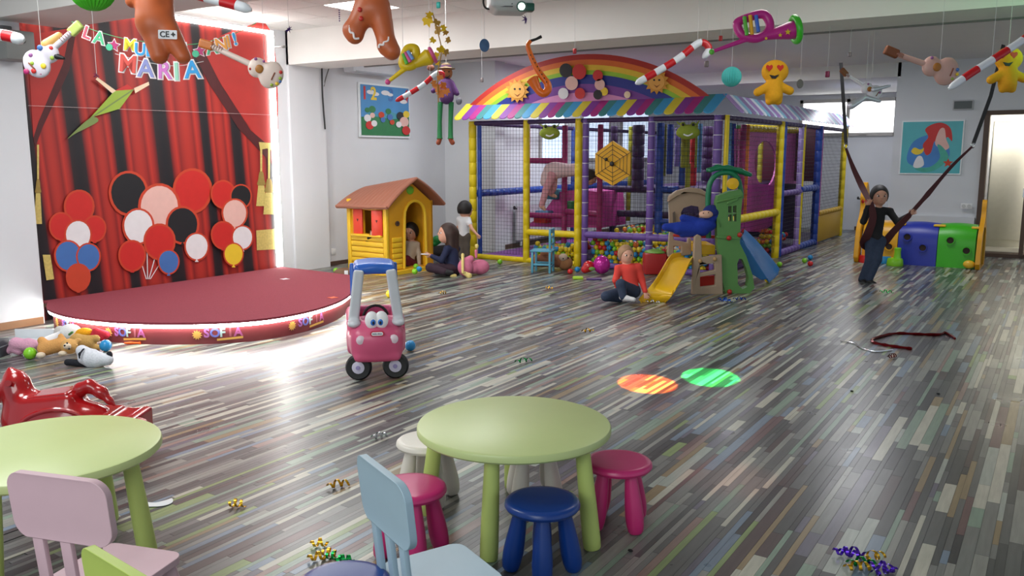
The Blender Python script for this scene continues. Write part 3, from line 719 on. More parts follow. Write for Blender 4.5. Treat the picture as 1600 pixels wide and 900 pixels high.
for dz in (-.15, .15):
    b = MB(); q = [p(u, v, dz) for u, v in ((-62, 690), (-20, 718), (40, 732), (100, 735), (160, 724), (200, 700), (222, 655))]
    b.tube(catmull(q, 5), r(7), 8); b.build('rocker', redp, hl)
solid('foot_rest', [rbx(p(196, 655), (r(20), .12, r(5)), CF, .012, .01), rbx(p(217, 662), (r(4), .12, r(14)), CF, .01, .02), rbx(p(165, 648), (r(14), .1, r(4)), CF, .01, .02)], redp, hl, .008)
b = MB(); q = [p(20+u*1.35, v, -.118) for u, v in ((0, 672), (20, 650), (50, 640), (80, 650), (98, 680))]; b.tube(catmull(q, 5), r(3.5), 8); b.build('saddle_line', redp, hl)
solid('saddle', [rbx(p(86, 616), (r(30), .075, r(2)), rotf0(.12), .012, .02)], redp, hl, .008)

# ------------------------------------------------------------------ ride-in toy car
car = thing('toy_car', 'pink ride-in toy car with blue roof and googly eyes in the middle of the floor', 'toy car', (0, 0, 0))
carpink = M('car_pink', (204, 84, 122), .35, var=.04); carblue = M('car_blue', (44, 98, 188), .3, var=.05); cargrey = M('car_pillar_grey', (196, 200, 206), .35)
tyre = M('tyre_black', (22, 23, 26), .45); hub = M('hub_lilac', (204, 200, 220), .35); blackp = M('black_plastic', (20, 20, 22), .5)
# local frame: x = car's left-right, -y = front, z = up
solid('body_shell', [ell((0, -.17, .30), (.205, .20, .165), None, .03), rbx((0, .12, .31), (.17, .22, .10), None, .045, .05), rbx((0, -.25, .275), (.112, .03, .05), None, .07, .06),
    sub(rbx((0, .10, .47), (.11, .17, .12), None, .03, .02)), cap((-.17, .28, .41), (-.17, -.02, .40), .035, .03, .04), cap((.17, .28, .41), (.17, -.02, .40), .035, .03, .04), cap((-.16, .30, .42), (.16, .30, .42), .035, .035, .04),
    cap((-.14, -.325, .185), (.14, -.325, .185), .024, .024, .03), sub(cap((-.3, -.20, .06), (.3, -.20, .06), .11, .11, .02)), sub(cap((-.3, .28, .06), (.3, .28, .06), .11, .11, .02))], carpink, car, .0085)
solid('roof', [rbx((0, .0, .812), (.115, .15, .002), None, .036, .03), ell((0, .0, .835), (.14, .18, .034), None, .03), sub(ell((0, .0, .78), (.11, .14, .03), None, .02))], carblue, car, .008)
for s_ in (-1, 1):
    solid('front_pillar', [rbx((s_*.142, -.185, .60), (.020, .012, .19), frame((0, 0, 0), (1, 0, s_*.13), (0, 1, 0), (s_*-.13, .2, 1)), .018, .02), ell((s_*.158, -.235, .425), (.046, .055, .028), None, .03)], cargrey, car, .007)
    solid('rear_pillar', [rbx((s_*.158, .19, .60), (.008, .075, .20), frame((0, 0, 0), (1, 0, 0), (0, 1, -.12), (s_*-.13, .12, 1)), .014, .02)], carblue, car, .008)
    o = solid('eye', [ell((s_*.034, -.315, .462), (.050, .028, .066), None, .012)], M('eye_white', (236, 236, 238), .3), car, .005)
    b = MB(); b.ell((s_*.027, -.340, .450), (.019, .008, .024)); g = b.build('iris', M('eye_blue', (30, 110, 200), .3), car)
    b = MB(); b.ell((s_*.025, -.347, .448), (.008, .004, .012)); g = b.build('pupil', blackp, car)
    b = MB(); b.lathe([(.034, 0), (.034, .01), (.026, .016), (0, .018)], 20, frame((s_*.116, -.346, .325), (1, 0, 0), (0, 0, 1), (0, -1, 0))); b.build('headlight', M('headlight_pink', (226, 206, 216), .3), car)
    for y, nm in ((-.22, 'front_wheel'), (.28, 'rear_wheel')):
        b = MB(); m = frame((s_*.135, y, .098), (0, 1, 0), (0, 0, 1), (1, 0, 0)); b.lathe([(.052, -.028), (.084, -.030), (.096, -.018), (.098, 0), (.096, .018), (.084, .030), (.052, .028), (.052, -.028)], 28, m)
        # front wheels are castors turned to face the viewer
        wm = b.build(nm, tyre, car)
        b = MB(); b.lathe([(0, -.031), (.034, -.032), (.053, -.026), (.053, .026), (.034, .032), (0, .031)], 20, m); o = b.build('hub', hub, car); o.parent = wm
        b = MB(); b.lathe([(0, -.040), (.016, -.039), (.017, .039), (0, .040)], 12, m); o = b.build('hub_cap', M('hub_centre', (150, 140, 190), .35), car); o.parent = wm
        if nm == 'front_wheel':
            piv = Vector((s_*.135, y, 0)); rot = Matrix.Translation(piv) @ Matrix.Rotation(R(78), 4, 'Z') @ Matrix.Translation(-piv)
            for ob in [wm]+list(wm.children): ob.data.transform(rot)
            b = MB(); b.box((s_*.135, -.19, .185), (.04, .04, .05), .01); b.tube([(s_*.135, -.17, .17), (s_*.135, -.19, .10)], .012); b.build('wheel_fork', blackp, car)
b = MB(); b.prism(rrect(-.05, -.02, .05, .02, .019), 0, .010, frame((0, -.362, .372), (1, 0, 0), ZZ, (0, -1, 0))); b.build('badge_rim', M('badge_red', (196, 40, 70), .35), car)
b = MB(); b.prism(rrect(-.041, -.013, .041, .013, .0125), 0, .013, frame((0, -.362, .372), (1, 0, 0), ZZ, (0, -1, 0))); b.build('badge', M('eye_white', (236, 236, 238), .3), car)
text('little tikes', .017, frame((0, -.3765, .372), (1, 0, 0), ZZ, (0, -1, 0)), M('badge_navy', (30, 40, 90), .4), car, 'lettering', ext=.0006)
b = MB(); b.tube(catmull([(-.055, -.360, .285), (-.03, -.363, .266), (0, -.364, .258), (.03, -.363, .266), (.055, -.360, .285)], 4), .004, 6); b.build('mouth', M('car_pink_dark', (150, 56, 92), .4), car)
b = MB(); b.tube([(.09*math.cos(a), -.09+.02*math.sin(a)*0, .44+.09*math.sin(a)) for a in [2*PI*i/20 for i in range(20)]], .011, 8, closed=True); b.tube([(-.08, -.09, .44), (.08, -.09, .44)], .012); b.tube([(0, -.09, .44), (0, -.17, .40)], .014); b.build('steering_wheel', blackp, car)
b = MB(); b.box((0, .1, .24), (.24, .2, .03), .01); b.build('seat', carpink, car)
fl_, fr_ = onz(562, 594), onz(618, 590); mid = (fl_+fr_)/2
ang = YAW + R(11)
car.rotation_euler = (0, 0, ang); rot = Matrix.Rotation(ang, 3, 'Z'); sc = .98
car.location = Vector((mid.x, mid.y, 0)) - rot @ Vector((0, -.22, 0))
# ------------------------------------------------------------------ soft play frame
vy = M('vinyl_yellow', (222, 196, 14), .4, var=.05); vp = M('vinyl_purple', (104, 74, 150), .45, var=.08); vb = M('vinyl_blue', (30, 66, 156), .4, var=.06)
vm = M('vinyl_magenta', (150, 30, 96), .45, var=.06); vpk = M('vinyl_pink', (196, 70, 150), .45, var=.06); vdp = M('vinyl_dark_purple', (62, 38, 84), .5, var=.1)
vlp = M('vinyl_lilac', (150, 128, 186), .45); vr = M('vinyl_red', (196, 44, 36), .4); vg = M('vinyl_green', (46, 130, 70), .4); vlb = M('vinyl_light_blue', (90, 150, 196), .4)
vo = M('vinyl_orange', (220, 120, 30), .4); vyg = M('vinyl_olive', (150, 150, 40), .45); tie = M('cable_tie', (206, 204, 212), .4)
net_m = M('net_black', (26, 28, 34), .7)
PX0, PX1, PY0, PY1, PH = -7.92, -3.85, 11.1, 18.35, 2.16
pen = thing('soft_play_structure', 'large netted soft play frame with yellow and purple padded posts, ball pit and striped awning', 'play frame', (-5.9, 11.1, 0))
def pole(x, y, m, z0=0, z1=PH, r=.05, par=None, ties=True, seg=.19, name='padded_post'):
    b = MB(); prof = []; z = z0
    while z < z1-.01:
        e = min(z+seg, z1); prof += [(r*.9, z), (r, z+.012), (r, e-.012)]; z = e
    prof.append((r*.9, z1)); b.lathe(prof, 12, Matrix.Translation((x, y, 0)))
    o = b.build(name, m, par or pen)
    if ties:
        b = MB(); z = z0+seg
        while z < z1-.02: b.lathe([(r*.8, z-.005), (r*1.05, z-.005), (r*1.05, z+.005), (r*.8, z+.005)], 10, Matrix.Translation((x, y, 0))); z += seg
        q = b.build('tie_rings', tie if m in (vp, vlp, vdp) else m, par or pen); q.parent = o; q['kind'] = 'stuff'
    return o
def bar(a, c, m, r=.05, name='padded_bar'):
    a, c = Vector(a), Vector(c); n = max(2, int((c-a).length/.19)); pts = []; rr = []
    for i in range(n):
        for f, q in ((0, .9), (.06, 1), (.94, 1)): pts.append(a.lerp(c, (i+f)/n)); rr.append(r*q)
    pts.append(c); rr.append(r*.9); b = MB(); b.tube(pts, rr, 10); return b.build(name, m, pen)
pole(PX0, PY0, vy, r=.062, ties=False); pole(PX0+.09, PY0+.06, vb, r=.035, ties=False)
pole(-6.92, PY0, vy); pole(-6.02, PY0, vy, r=.056); pole(-5.905, PY0, vp, r=.046); pole(-4.88, PY0, vp, r=.05); pole(PX1-.08, PY0, vp, r=.06); pole(PX1+.03, PY0+.02, vy, r=.032)
bar((-6.92, PY0, .47), (-6.02, PY0, .47), vy); bar((-5.9, PY0, .48), (PX1-.08, PY0, .50), vp, .052)
bar((-5.9, PY0, .04), (PX1-.08, PY0, .04), vp, .045); bar((PX0, PY0, .03), (-6.05, PY0, .03), vy, .045)
for (a, c) in (((PX0, PY0, PH-.03), (PX1, PY0, PH-.03)), ((PX0, PY0, PH-.03), (PX0, PY1, PH-.03)), ((PX1, PY0, PH-.03), (PX1, PY1, PH-.03))): bar(a, c, vdp, .035)
# side posts and low bars
pole(PX1, 13.75, vy, r=.062); pole(PX1, 13.95, vb, r=.045); pole(PX1, 15.0, vlp, r=.045); pole(PX1, 15.15, vy, r=.04, ties=False); pole(PX1, 16.25, vb, r=.065, ties=False); pole(PX1, 16.45, vpk, r=.03, ties=False); pole(PX1, PY1, vy, r=.06)
bar((PX1, PY0+.05, .74), (PX1, 13.75, .74), vy, .06); bar((PX1, 13.95, .05), (PX1, 15.1, .05), vp, .06); bar((PX1, 15.1, .05), (PX1, 16.25, .05), vb, .06)
bar((PX1, 13.95, 1.02), (PX1, 15.1, 1.02), vp, .05); bar((PX1, 15.1, 1.05), (PX1, 16.25, 1.05), vb, .06)
b = MB(); b.box((PX1, 17.35, .27), (.06, 1.9, .5), .02); b.build('side_pad', M('vinyl_ochre', (206, 162, 30), .45), pen)
bar((PX1, 16.45, .56), (PX1, PY1, .56), M('vinyl_ochre', (206, 162, 30), .45), .05)
bar((PX0, PY0, 1.03), (PX0, 14.5, 1.03), vb, .06); bar((PX0, 14.5, 1.03), (PX0, PY1, 1.03), vb, .06)
pole(PX0, 14.4, vb, r=.05, ties=False); pole(PX0, PY1, vp, r=.05, ties=False)
# nets (real strands)
def net(o, u, v, lu, lv, s_, rr=.0022):
    o, u, v = Vector(o), Vector(u), Vector(v); n = u.cross(v); b = MB()
    def strand(a, c, side):
        a, c = Vector(a), Vector(c); vs = []
        for p in (a, c):
            for k in range(3): an = 2*PI*k/3; vs.append(p+side*math.cos(an)*rr+n*math.sin(an)*rr)
        b.add(vs, [(0, 1, 4, 3), (1, 2, 5, 4), (2, 0, 3, 5)])
    for i in range(int(lu/s_)+1): strand(o+u*i*s_, o+u*i*s_+v*lv, u)
    for j in range(int(lv/s_)+1): strand(o+v*j*s_, o+v*j*s_+u*lu, v)
    q = b.build('net', net_m, pen, smooth=False); q['kind'] = 'stuff'; return q
net((PX0+.05, PY0+.06, .1), (1, 0, 0), (0, 0, 1), .95, 2.05, .056); net((-6.9, PY0+.06, .5), (1, 0, 0), (0, 0, 1), .85, 1.65, .056)
net((-5.88, PY0+.06, .06), (1, 0, 0), (0, 0, 1), 1.95, 2.1, .056); net((-6.9, PY0+.06, .06), (1, 0, 0), (0, 0, 1), .85, .42, .056)
net((PX1, PY0+.1, .1), (0, 1, 0), (0, 0, 1), PY1-PY0-.1, 2.05, .062, .0026)
net((-6.9, 12.4, .1), (1, 0, 0), (0, 0, 1), 3.0, 2.0, .08, .0022)
# floor mats
b = MB(); b.box((-7.4, 13.0, .025), (.95, 3.6, .05), .01); b.build('floor_mat', M('vinyl_violet', (130, 66, 150), .5), pen)
b = MB(); b.box((-5.4, 14.7, .02), (3.0, 7.1, .04), .01); b.build('floor_mat', vdp, pen)
# inner magenta frame
def yp(u, v, Y): q = ony(u, v, Y); return q
for u in (824, 882, 937): x = yp(u, 300, 11.9).x; pole(x, 11.9, vm, .1, 2.1, .045, ties=False)
xa, xb, xc = (yp(u, 300, 11.9).x for u in (824, 882, 937))
for z in (yp(850, 251, 11.9).z, yp(850, 303, 11.9).z-.35): bar((xa, 11.9, z), (xb, 11.9, z), vm, .045)
bar((xb, 11.9, .75), (xc, 11.9, .72), vm, .045)
# soft ramp with blocks
def face_prism(name, pts, Y, th, m, sm=0):
    P = [(lambda q: (q.x, q.z))(ony(u, v, Y)) for u, v in pts]
    if sm: P = [(v.x, v.y) for v in catmull([(a, c, 0) for a, c in P], sm, True)]
    b = MB(); b.prism(P, -th, 0, frame((0, Y, 0), (1, 0, 0), ZZ, (0, -1, 0))); return b.build(name, m, pen)
face_prism('soft_ramp', [(820, 354), (845, 338), (872, 300), (905, 296), (935, 300), (940, 356)], 12.25, .9, vpk)
c = ony(850, 341, 12.2)
b = MB(); b.box((c.x, 12.15, c.z), (.24, .2, .15), .02); b.build('soft_block', vr, pen)
b = MB(); b.box((c.x+.02, 12.18, c.z+.1), (.26, .2, .06), .02); b.build('soft_block', vlb, pen)
c = ony(866, 303, 12.3); b = MB(); b.box((c.x, 12.3, c.z), (.26, .25, .17), .02); b.build('soft_block', M('vinyl_teal', (40, 110, 130), .45), pen)
c = ony(893, 322, 12.2); b = MB(); b.box((c.x, 12.2, c.z), (.14, .25, .17), .02); b.build('soft_block', vg, pen)
# deck, added dark panels standing in for the dim depth, posts deeper in
for Y, z in ((12.9, 1.08), (12.9, .68)):
    a = ony(942, 300, Y).x; c = PX1-.4; bar((a, Y, z), (c, Y, z), vdp, .055)
b = MB(); b.box((-5.25, 15.2, 1.10), (1.4, 4.4, .08), .02); b.build('deck', vdp, pen)
b = MB(); b.box((-5.2, 15.9, .62), (2.4, .08, 1.0), .02); b.build('shade_panel', M('shade_purple', (44, 30, 62), .55), pen)
b = MB(); b.box((-4.55, 16.6, 1.65), (1.3, .06, 1.0), .02); b.build('shade_panel', M('shade_wine', (92, 20, 50), .5), pen)
for u, v0, v1, Y, m, r in ((957, 190, 366, 13.2, vdp, .06), (985, 190, 290, 13.6, vyg, .05), (951, 296, 345, 13.4, vyg, .04), (981, 300, 345, 13.4, vyg, .04), (996, 190, 300, 12.9, vdp, .10), (1028, 190, 368, 12.3, vb, .06),
                         (1037, 190, 275, 13.0, vyg, .03), (1046, 190, 272, 13.0, vb, .05), (1058, 200, 260, 13.2, vlp, .05), (1065, 200, 290, 12.7, vb, .05), (1070, 195, 262, 12.5, vyg, .07), (1074, 255, 296, 12.6, vyg, .04),
                         (1082, 190, 290, 13.4, vr, .06), (1092, 190, 270, 12.9, vlb, .035), (1103, 190, 300, 14.2, vdp, .09), (1088, 190, 262, 13.1, vyg, .03), (1142, 190, 280, 13.2, vb, .05), (1150, 190, 280, 14.0, vg, .05),
                         (1157, 190, 280, 14.6, vyg, .05), (902, 190, 300, 14.0, vb, .09), (868, 190, 240, 14.5, vb, .12), (1135, 190, 300, 12.8, vlb, .05)):
    a, c = ony(u, v1, Y), ony(u, v0, Y); pole(a.x, Y, m, max(.05, a.z), min(2.12, c.z), r, ties=False, name='hanging_roller' if v1 < 300 and r != .06 else 'padded_post')
bar((ony(1028, 296, 12.3).x, 12.3, ony(1028, 296, 12.3).z), (ony(1060, 296, 12.3).x, 12.3, ony(1060, 296, 12.3).z), vb, .05)
bar((ony(1028, 346, 12.3).x, 12.3, ony(1028, 346, 12.3).z), (ony(1070, 346, 12.3).x, 12.3, ony(1070, 346, 12.3).z), vb, .04)
c = ony(969, 312, 13.5); b = MB(); b.box((c.x, 13.5, c.z), (.19, .02, .2), .004); b.build('bee_panel', M('panel_white', (214, 214, 210), .5), pen)
b = MB(); b.ell((c.x, 13.485, c.z-.03), (.045, .006, .035)); b.ell((c.x-.03, 13.482, c.z+.03), (.03, .004, .012)); b.build('bee_print', vo, pen)
# pink oval panel, slide sheet on the right side
XP = -4.35
def side_prism(name, polys, X, th, m):
    Q = [[(lambda q: (q.y, q.z))(onx(u, v, X)) for u, v in poly] for poly in polys]
    b = MB(); b.prism(Q, -th, 0, frame((X, 0, 0), (0, 1, 0), ZZ, (1, 0, 0))); return b.build(name, m, pen)
oval = [(1196+17*math.cos(a), 254+(34 if math.sin(a) < 0 else 38)*math.sin(a)) for a in [2*PI*i/24 for i in range(24)]]
side_prism('pink_panel', [[(1150, 201), (1250, 206), (1250, 300), (1150, 308)], oval], XP, .03, M('vinyl_rose', (206, 104, 176), .5))
side_prism('slide_sheet', [[(1163, 292), (1176, 286), (1214, 290), (1206, 352), (1190, 362), (1152, 362)]], XP+.05, .02, M('vinyl_fuchsia', (186, 40, 150), .3))
a, c = onx(1165, 200, XP), onx(1250, 204, XP); bar(a, c, vy, .06)
a, c = onx(1189, 225, XP-.4), onx(1189, 290, XP-.4); pole(a.x, a.y, vyg, c.z, a.z+.3, .05, ties=False)
for u, m in ((1158, vm), (1163, vo)):
    a = onx(u, 300, XP+.1); pole(a.x, a.y, m, .6, 2.1, .045, ties=False)
# awning
STR = [(M('stripe_magenta', (166, 44, 124), .5), .13), (M('stripe_purple', (128, 58, 148), .5), .14), (M('stripe_teal', (60, 130, 130), .5), .13), (M('stripe_blue', (60, 150, 200), .5), .15), (M('stripe_yellow', (214, 196, 60), .5), .15)]
def awning(p0, d, length, slope_out, z0, z1, order, tones, th=.012, lean=0):
    # tongues hanging from the line p0 + d*t, running outwards and down, each with a round tip
    d = Vector(d); out = Vector(slope_out); t = 0; i = 0
    while t < length-.02:
        m, w_ = tones[order[i % len(order)]]; w_ = min(w_, length-t)
        P = [(t, 0), (t+w_, 0)]; n = 6; ln = 1.0
        for k in range(n+1): a = PI*k/n; P.append((t+w_/2+w_/2*math.cos(a)-lean, .84+.16*math.sin(a)))
        vs2 = []
        top = Vector((p0[0], p0[1], z0)); 
        for off in (0, th):
            for (x_, q) in P: vs2.append(top+d*x_+out*q*ln+Vector((0, 0, (z1-z0)*q+off)))
        k = len(P); b = MB(); b.add(vs2, [tuple(range(k)), tuple(range(k, 2*k))[::-1]]+[(j, (j+1) % k, (j+1) % k+k, j+k) for j in range(k)])
        b.build('awning_flap', m, pen, smooth=False); t += w_; i += 1
awning((-8.02, 11.08, 0), (1, 0, 0), 4.2, (0, -.22, 0), 2.42, 2.17, [4, 1, 0, 2, 3], STR, lean=.1)
pst = [(M('side_stripe_'+n_, c, .3), w_) for n_, c, w_ in (('lilac', (150, 120, 180), .22), ('white', (206, 214, 224), .14), ('sky', (120, 176, 200), .18), ('violet', (134, 110, 160), .2), ('pale', (180, 196, 214), .12))]
awning((-3.86, 11.05, 0), (0, 1, 0), 7.3, (.22, 0, 0), 2.42, 2.18, [0, 1, 2, 3, 4], pst, lean=-.05)
# rainbow board
cx, ch, sag, base = -6.0, 1.96, .66, 2.40
RR = (ch*ch+sag*sag)/(2*sag); zc = base+sag-RR
bands = [('red', (176, 44, 36), RR, .075), ('orange', (222, 110, 40), 0, .075), ('yellow', (226, 190, 50), 0, .075), ('green', (150, 196, 50), 0, .06), ('blue', (34, 50, 140), 0, .13), ('purple', (120, 60, 150), 0, .12), ('pink', (214, 140, 190), 0, .3)]
board = MB(); rr_ = RR
def arc(r_):
    h = math.sqrt(max(0, r_*r_-(base-zc)**2)); a0 = math.atan2(base-zc, h); n = 36
    return [(cx+r_*math.cos(a0+(PI-2*a0)*i/n), zc+r_*math.sin(a0+(PI-2*a0)*i/n)) for i in range(n+1)]
for k, (nm, c_, _, wd) in enumerate(bands):
    pts = arc(rr_)
    b = MB(); b.prism(pts, -.03+0*k, .001+.002*k, frame((0, 11.06, 0), (1, 0, 0), ZZ, (0, -1, 0)))
    b.build('rainbow_board' if k == 0 else 'rainbow_band', M('rainbow_'+nm, c_, .5), pen, smooth=False); rr_ -= wd
sunm = M('sun_print', (214, 150, 50), .5, var=.1); sund = M('sun_print_dark', (150, 80, 30), .5)
def deco(name, pts, m, th, Y=11.04, sm=0): return face_prism(name, pts, Y-th, .004, m, sm)
for u, v, s_ in ((808, 142, 1), (1026, 128, 1.05)):
    deco('printed_sun', star(u, v, 19*s_, .72, 13), sunm, .02); deco('printed_sun_face', circ(u, v, 12*s_, 20), M('sun_print_face', (232, 170, 80), .5), .026)
    for e_ in (-4, 4): deco('printed_eye', circ(u+e_, v-3, 1.6, 10), blackp, .03)
    deco('printed_smile', [(u-5, v+4), (u, v+7), (u+5, v+4), (u, v+9)], sund, .03)
for u, v, r_, c_ in ((884, 110, 10, 'black'), (905, 112, 11, 'red'), (893, 130, 10, 'peach'), (880, 146, 8, 'white'), (906, 146, 8, 'red'), (934, 118, 8, 'red'), (937, 132, 8, 'peach'), (934, 148, 7, 'black'), (944, 143, 6, 'yellow'), (980, 148, 5, 'skin')):
    deco('printed_balloon', circ(u, v, r_, 18, r_*1.1), PC[c_], .022+.0005*r_)
b = MB()
# hexagonal web panel
hx = [(957, 220), (985, 238), (984, 274), (957, 290), (930, 274), (930, 240)]
face_prism('web_panel', hx, 11.02, .03, M('web_yellow', (226, 168, 20), .45)); b = MB(); Yh = 10.985; cc_ = ony(957, 256, Yh)
def wl(a, c): b.tube([ony(a[0], a[1], Yh), ony(c[0], c[1], Yh)], .0042, 5)
for h in (hx): wl((957, 256), h)
for f_ in (.42, .62, .82):
    for i in range(6): wl([957+(hx[i][0]-957)*f_, 256+(hx[i][1]-256)*f_], [957+(hx[(i+1) % 6][0]-957)*f_, 256+(hx[(i+1) % 6][1]-256)*f_])
b.build('web_lines', blackp, pen)
b = MB(); b.ell(ony(956, 256, 10.97), (.036, .02, .036)); b.build('spider_body', blackp, pen); b = MB(); b.ell(ony(947, 249, 10.97), (.025, .018, .025)); b.build('spider_body', blackp, pen)
# frog heads
frog = M('frog_plush', (142, 156, 54), .9, bump=.4, scale=80)
for u, v, s_ in ((859, 206, 15), (1075, 204, 17.5)):
    k = Sk((ony(u, v, 10.98)-CP).dot(FW)); r = k.r; p = lambda a, c_, dz=0, k=k, u=u, v=v, s_=s_: k.p(u+a*s_/15, v+c_*s_/15, dz)
    q = s_/15
    o = solid('frog_head', [ell(p(0, 2), (r(15*q), r(6*q), r(10*q)), CF, .02), cap(p(-11, 3), p(11, 3), r(4.5*q), r(4.5*q), .03), ell(p(-7, -8), r(3.6*q), None, .015), ell(p(7, -8), r(3.6*q), None, .015), cap(p(-12, -9), p(-15, -12), r(1.3*q), r(.8*q), .01), cap(p(12, -9), p(15, -13), r(1.3*q), r(.8*q), .01)], frog, pen, .008)
    for e_ in (-7, 7): b = MB(); b.ell(p(e_, -8, -.05), (r(2*q),)*3); g = b.build('eye', blackp, pen); g.parent = o
    b = MB(); b.tube(catmull([p(-6, 5, -.075), p(0, 7, -.085), p(6, 4, -.075)], 4), r(1.3), 6); g = b.build('mouth', M('eye_white', (236, 236, 238), .3), pen); g.parent = o
# ------------------------------------------------------------------ balls
BC = [('yellow', (224, 196, 24), 34), ('green', (130, 200, 40), 22), ('blue', (40, 140, 200), 18), ('red', (200, 34, 34), 17), ('orange', (230, 120, 40), 6)]
BMt = {n_: M('ball_'+n_, c_, .28, var=.02) for n_, c_, _ in BC}
BMt['purple'] = M('ball_purple', (150, 60, 170), .3)
ico = bmesh.new(); bmesh.ops.create_icosphere(ico, subdivisions=2, radius=.041); iv = [tuple(v.co) for v in ico.verts]; iff = [tuple(v.index for v in f.verts) for f in ico.faces]; ico.free()
bme = {}
for n_, m in BMt.items():
    me = bpy.data.meshes.new('plastic_ball'); me.from_pydata(iv, [], iff); me.polygons.foreach_set('use_smooth', [True]*len(iff)); me.materials.append(m); bme[n_] = me
def bay(q):
    if q[0] < -6.05: w_ = 'left bay behind the wooden chair'
    elif q[1] > 13.5: w_ = 'side bay right of the blue slide'
    elif q[0] < -5.35: w_ = 'middle bay, next to the left purple post'
    elif q[0] < -4.88: w_ = 'middle bay, next to the second purple post'
    else: w_ = 'right bay behind the yellow slide'
    return ('bottom' if q[2] < .14 else 'second' if q[2] < .21 else 'third' if q[2] < .28 else 'top')+' layer of the '+w_
def ball(loc, col, label=None, group=None, s_=1):
    o = bpy.data.objects.new('plastic_ball', bme[col]); COL.objects.link(o); o.location = loc; o.scale = (s_,)*3
    tag(o, label or '%s ball in the %s' % (col, bay(loc)), 'ball', group); return o
rb = random.Random(5); pts = []
def heap(xa, xb, ya, yb, hf, s_=.077):
    ny = int((yb-ya)/s_)
    for j in range(ny):
        y = ya+j*s_
        for i in range(int((xb-xa)/s_)):
            x = xa+i*s_+(j % 2)*s_*.5; h = hf(x, y)+rb.uniform(-.015, .03); 
            layers = range(int(h/.066)+1) if j < 2 else range(max(0, int(h/.066)-1), int(h/.066)+1)
            for l in layers: pts.append((x+rb.uniform(-.012, .012)+(l % 2)*.033, y+rb.uniform(-.012, .012)+(l % 2)*.02, .083+l*.066+rb.uniform(-.006, .006)))
heap(-5.83, -4.02, 11.24, 13.0, lambda x, y: .26+.06*math.sin(x*3)+.07*(y-11.2))
heap(-6.84, -6.08, 11.24, 11.9, lambda x, y: .20+.06*math.sin(x*5))
heap(-4.30, -3.98, 14.05, 15.0, lambda x, y: .26-.15*abs(y-14.6)/.5+.05)
vis = [(-(Vector(q)-CP).length, q) for q in pts]; vis.sort(reverse=True); cols = [n_ for n_, _, w_ in BC]; ws = [w_ for _, _, w_ in BC]
V = []; Fc = []; MI = []
for i, (_, q) in enumerate(vis):
    c_ = rb.choices(cols, ws)[0]
    if i < 300: ball(q, c_, group='balls heaped in the ball pit')
    else:
        b_ = len(V); V += [(a+q[0], b2+q[1], c2+q[2]) for a, b2, c2 in iv]; Fc += [tuple(b_+t_ for t_ in f) for f in iff]; MI += [cols.index(c_)]*len(iff)
me = bpy.data.meshes.new('pit_balls'); me.from_pydata(V, [], Fc)
for n_ in cols: me.materials.append(BMt[n_])
me.polygons.foreach_set('material_index', MI); me.polygons.foreach_set('use_smooth', [True]*len(Fc))
o = bpy.data.objects.new('pit_balls', me); COL.objects.link(o); tag(o, 'heap of small coloured plastic balls filling the ball pit', 'balls', kind='stuff')
for u, v, c_, lb in ((1218, 413, 'green', 'green ball lying beside the corner post of the play frame'), (1257, 407, 'green', 'green ball of the trio on the floor right of the play frame'), (1266, 402, 'blue', 'blue ball of the trio on the floor right of the play frame'), (1266, 412, 'red', 'red ball of the trio on the floor right of the play frame'),
                     (891, 424, 'red', 'red ball on the floor right of the blue wooden chair'), (902, 421, 'blue', 'blue ball on the floor next to the red ball by the yellow post'), (781, 409, 'green', 'green ball resting against the yellow kerb of the play frame'),
                     (609, 460, 'yellow', 'yellow ball on the floor behind the pink toy car'), (1200, 437, 'yellow', 'yellow ball under the lower end of the blue slide'), (641, 536, 'blue', 'blue ball on the floor right of the pink toy car'),
                     (525, 423, 'green', 'green ball on the floor between pillar and playhouse'), (648, 425, 'green', 'green ball in the doorway of the yellow playhouse, left one'), (650, 417, 'green', 'green ball behind the others in the playhouse doorway'), (655, 421, 'blue', 'blue ball in the doorway of the yellow playhouse')):
    q = onz(u, v, .041); 
    if 640 < u < 660: q = onz(u, v, .07); q.z = .076
    s_ = 1.15 if u in (1200, 641, 609) else 1.0
    ball((q.x, q.y, q.z if s_ == 1 else .047), c_, lb, s_=s_)
# ------------------------------------------------------------------ playhouse
hy = M('house_yellow', (222, 158, 26), .45, var=.05); hy2 = M('house_yellow_bright', (236, 190, 40), .45, var=.04); hb = M('house_roof_brown', (156, 98, 76), .5, var=.08); hr = M('shutter_red', (222, 62, 36), .4); hg = M('badge_green', (120, 190, 50), .4)
HX0, HX1, HY0, HY1, HE = -8.50, -7.72, 8.88, 9.78, 1.0
house = thing('playhouse', 'yellow plastic playhouse with brown roof and red shutters by the left wall', 'playhouse', (-8.2, 9.3, 0))
wz = lambda u, v: (lambda q: (q.x, q.z))(ony(u, v, HY0))
# side wall (faces the stage) with window hole, boards in the lower half
b = MB(); b.prism([[(HX0, .03), (HX1, .03), (HX1, HE), (HX0, HE)], [(-8.19, .55), (-7.94, .55), (-7.94, .88), (-8.19, .88)]], -.03, 0, frame((0, HY0, 0), (1, 0, 0), ZZ, (0, -1, 0))); b.build('side_wall', hy, house)
for k in range(6):
    z = .06+k*.078; b = MB(); b.box(((HX0+HX1)/2, HY0-.012, z+.037), (HX1-HX0-.14, .026, .068), .01, 2); b.build('wall_board', hy2, house)
b = MB(); b.box(((HX0+HX1)/2+.01, HY0-.03, .53), (.60, .07, .035), .012); b.build('window_sill', hy2, house)
for x in (HX0+.03, HX1-.03): b = MB(); b.box((x, HY0-.005, .53), (.075, .05, 1.0), .015); b.build('corner_post', hy2, house)
b = MB(); b.box(((HX0+HX1)/2, HY1, .5), (HX1-HX0, .03, .98)); b.build('rear_wall', hy, house)
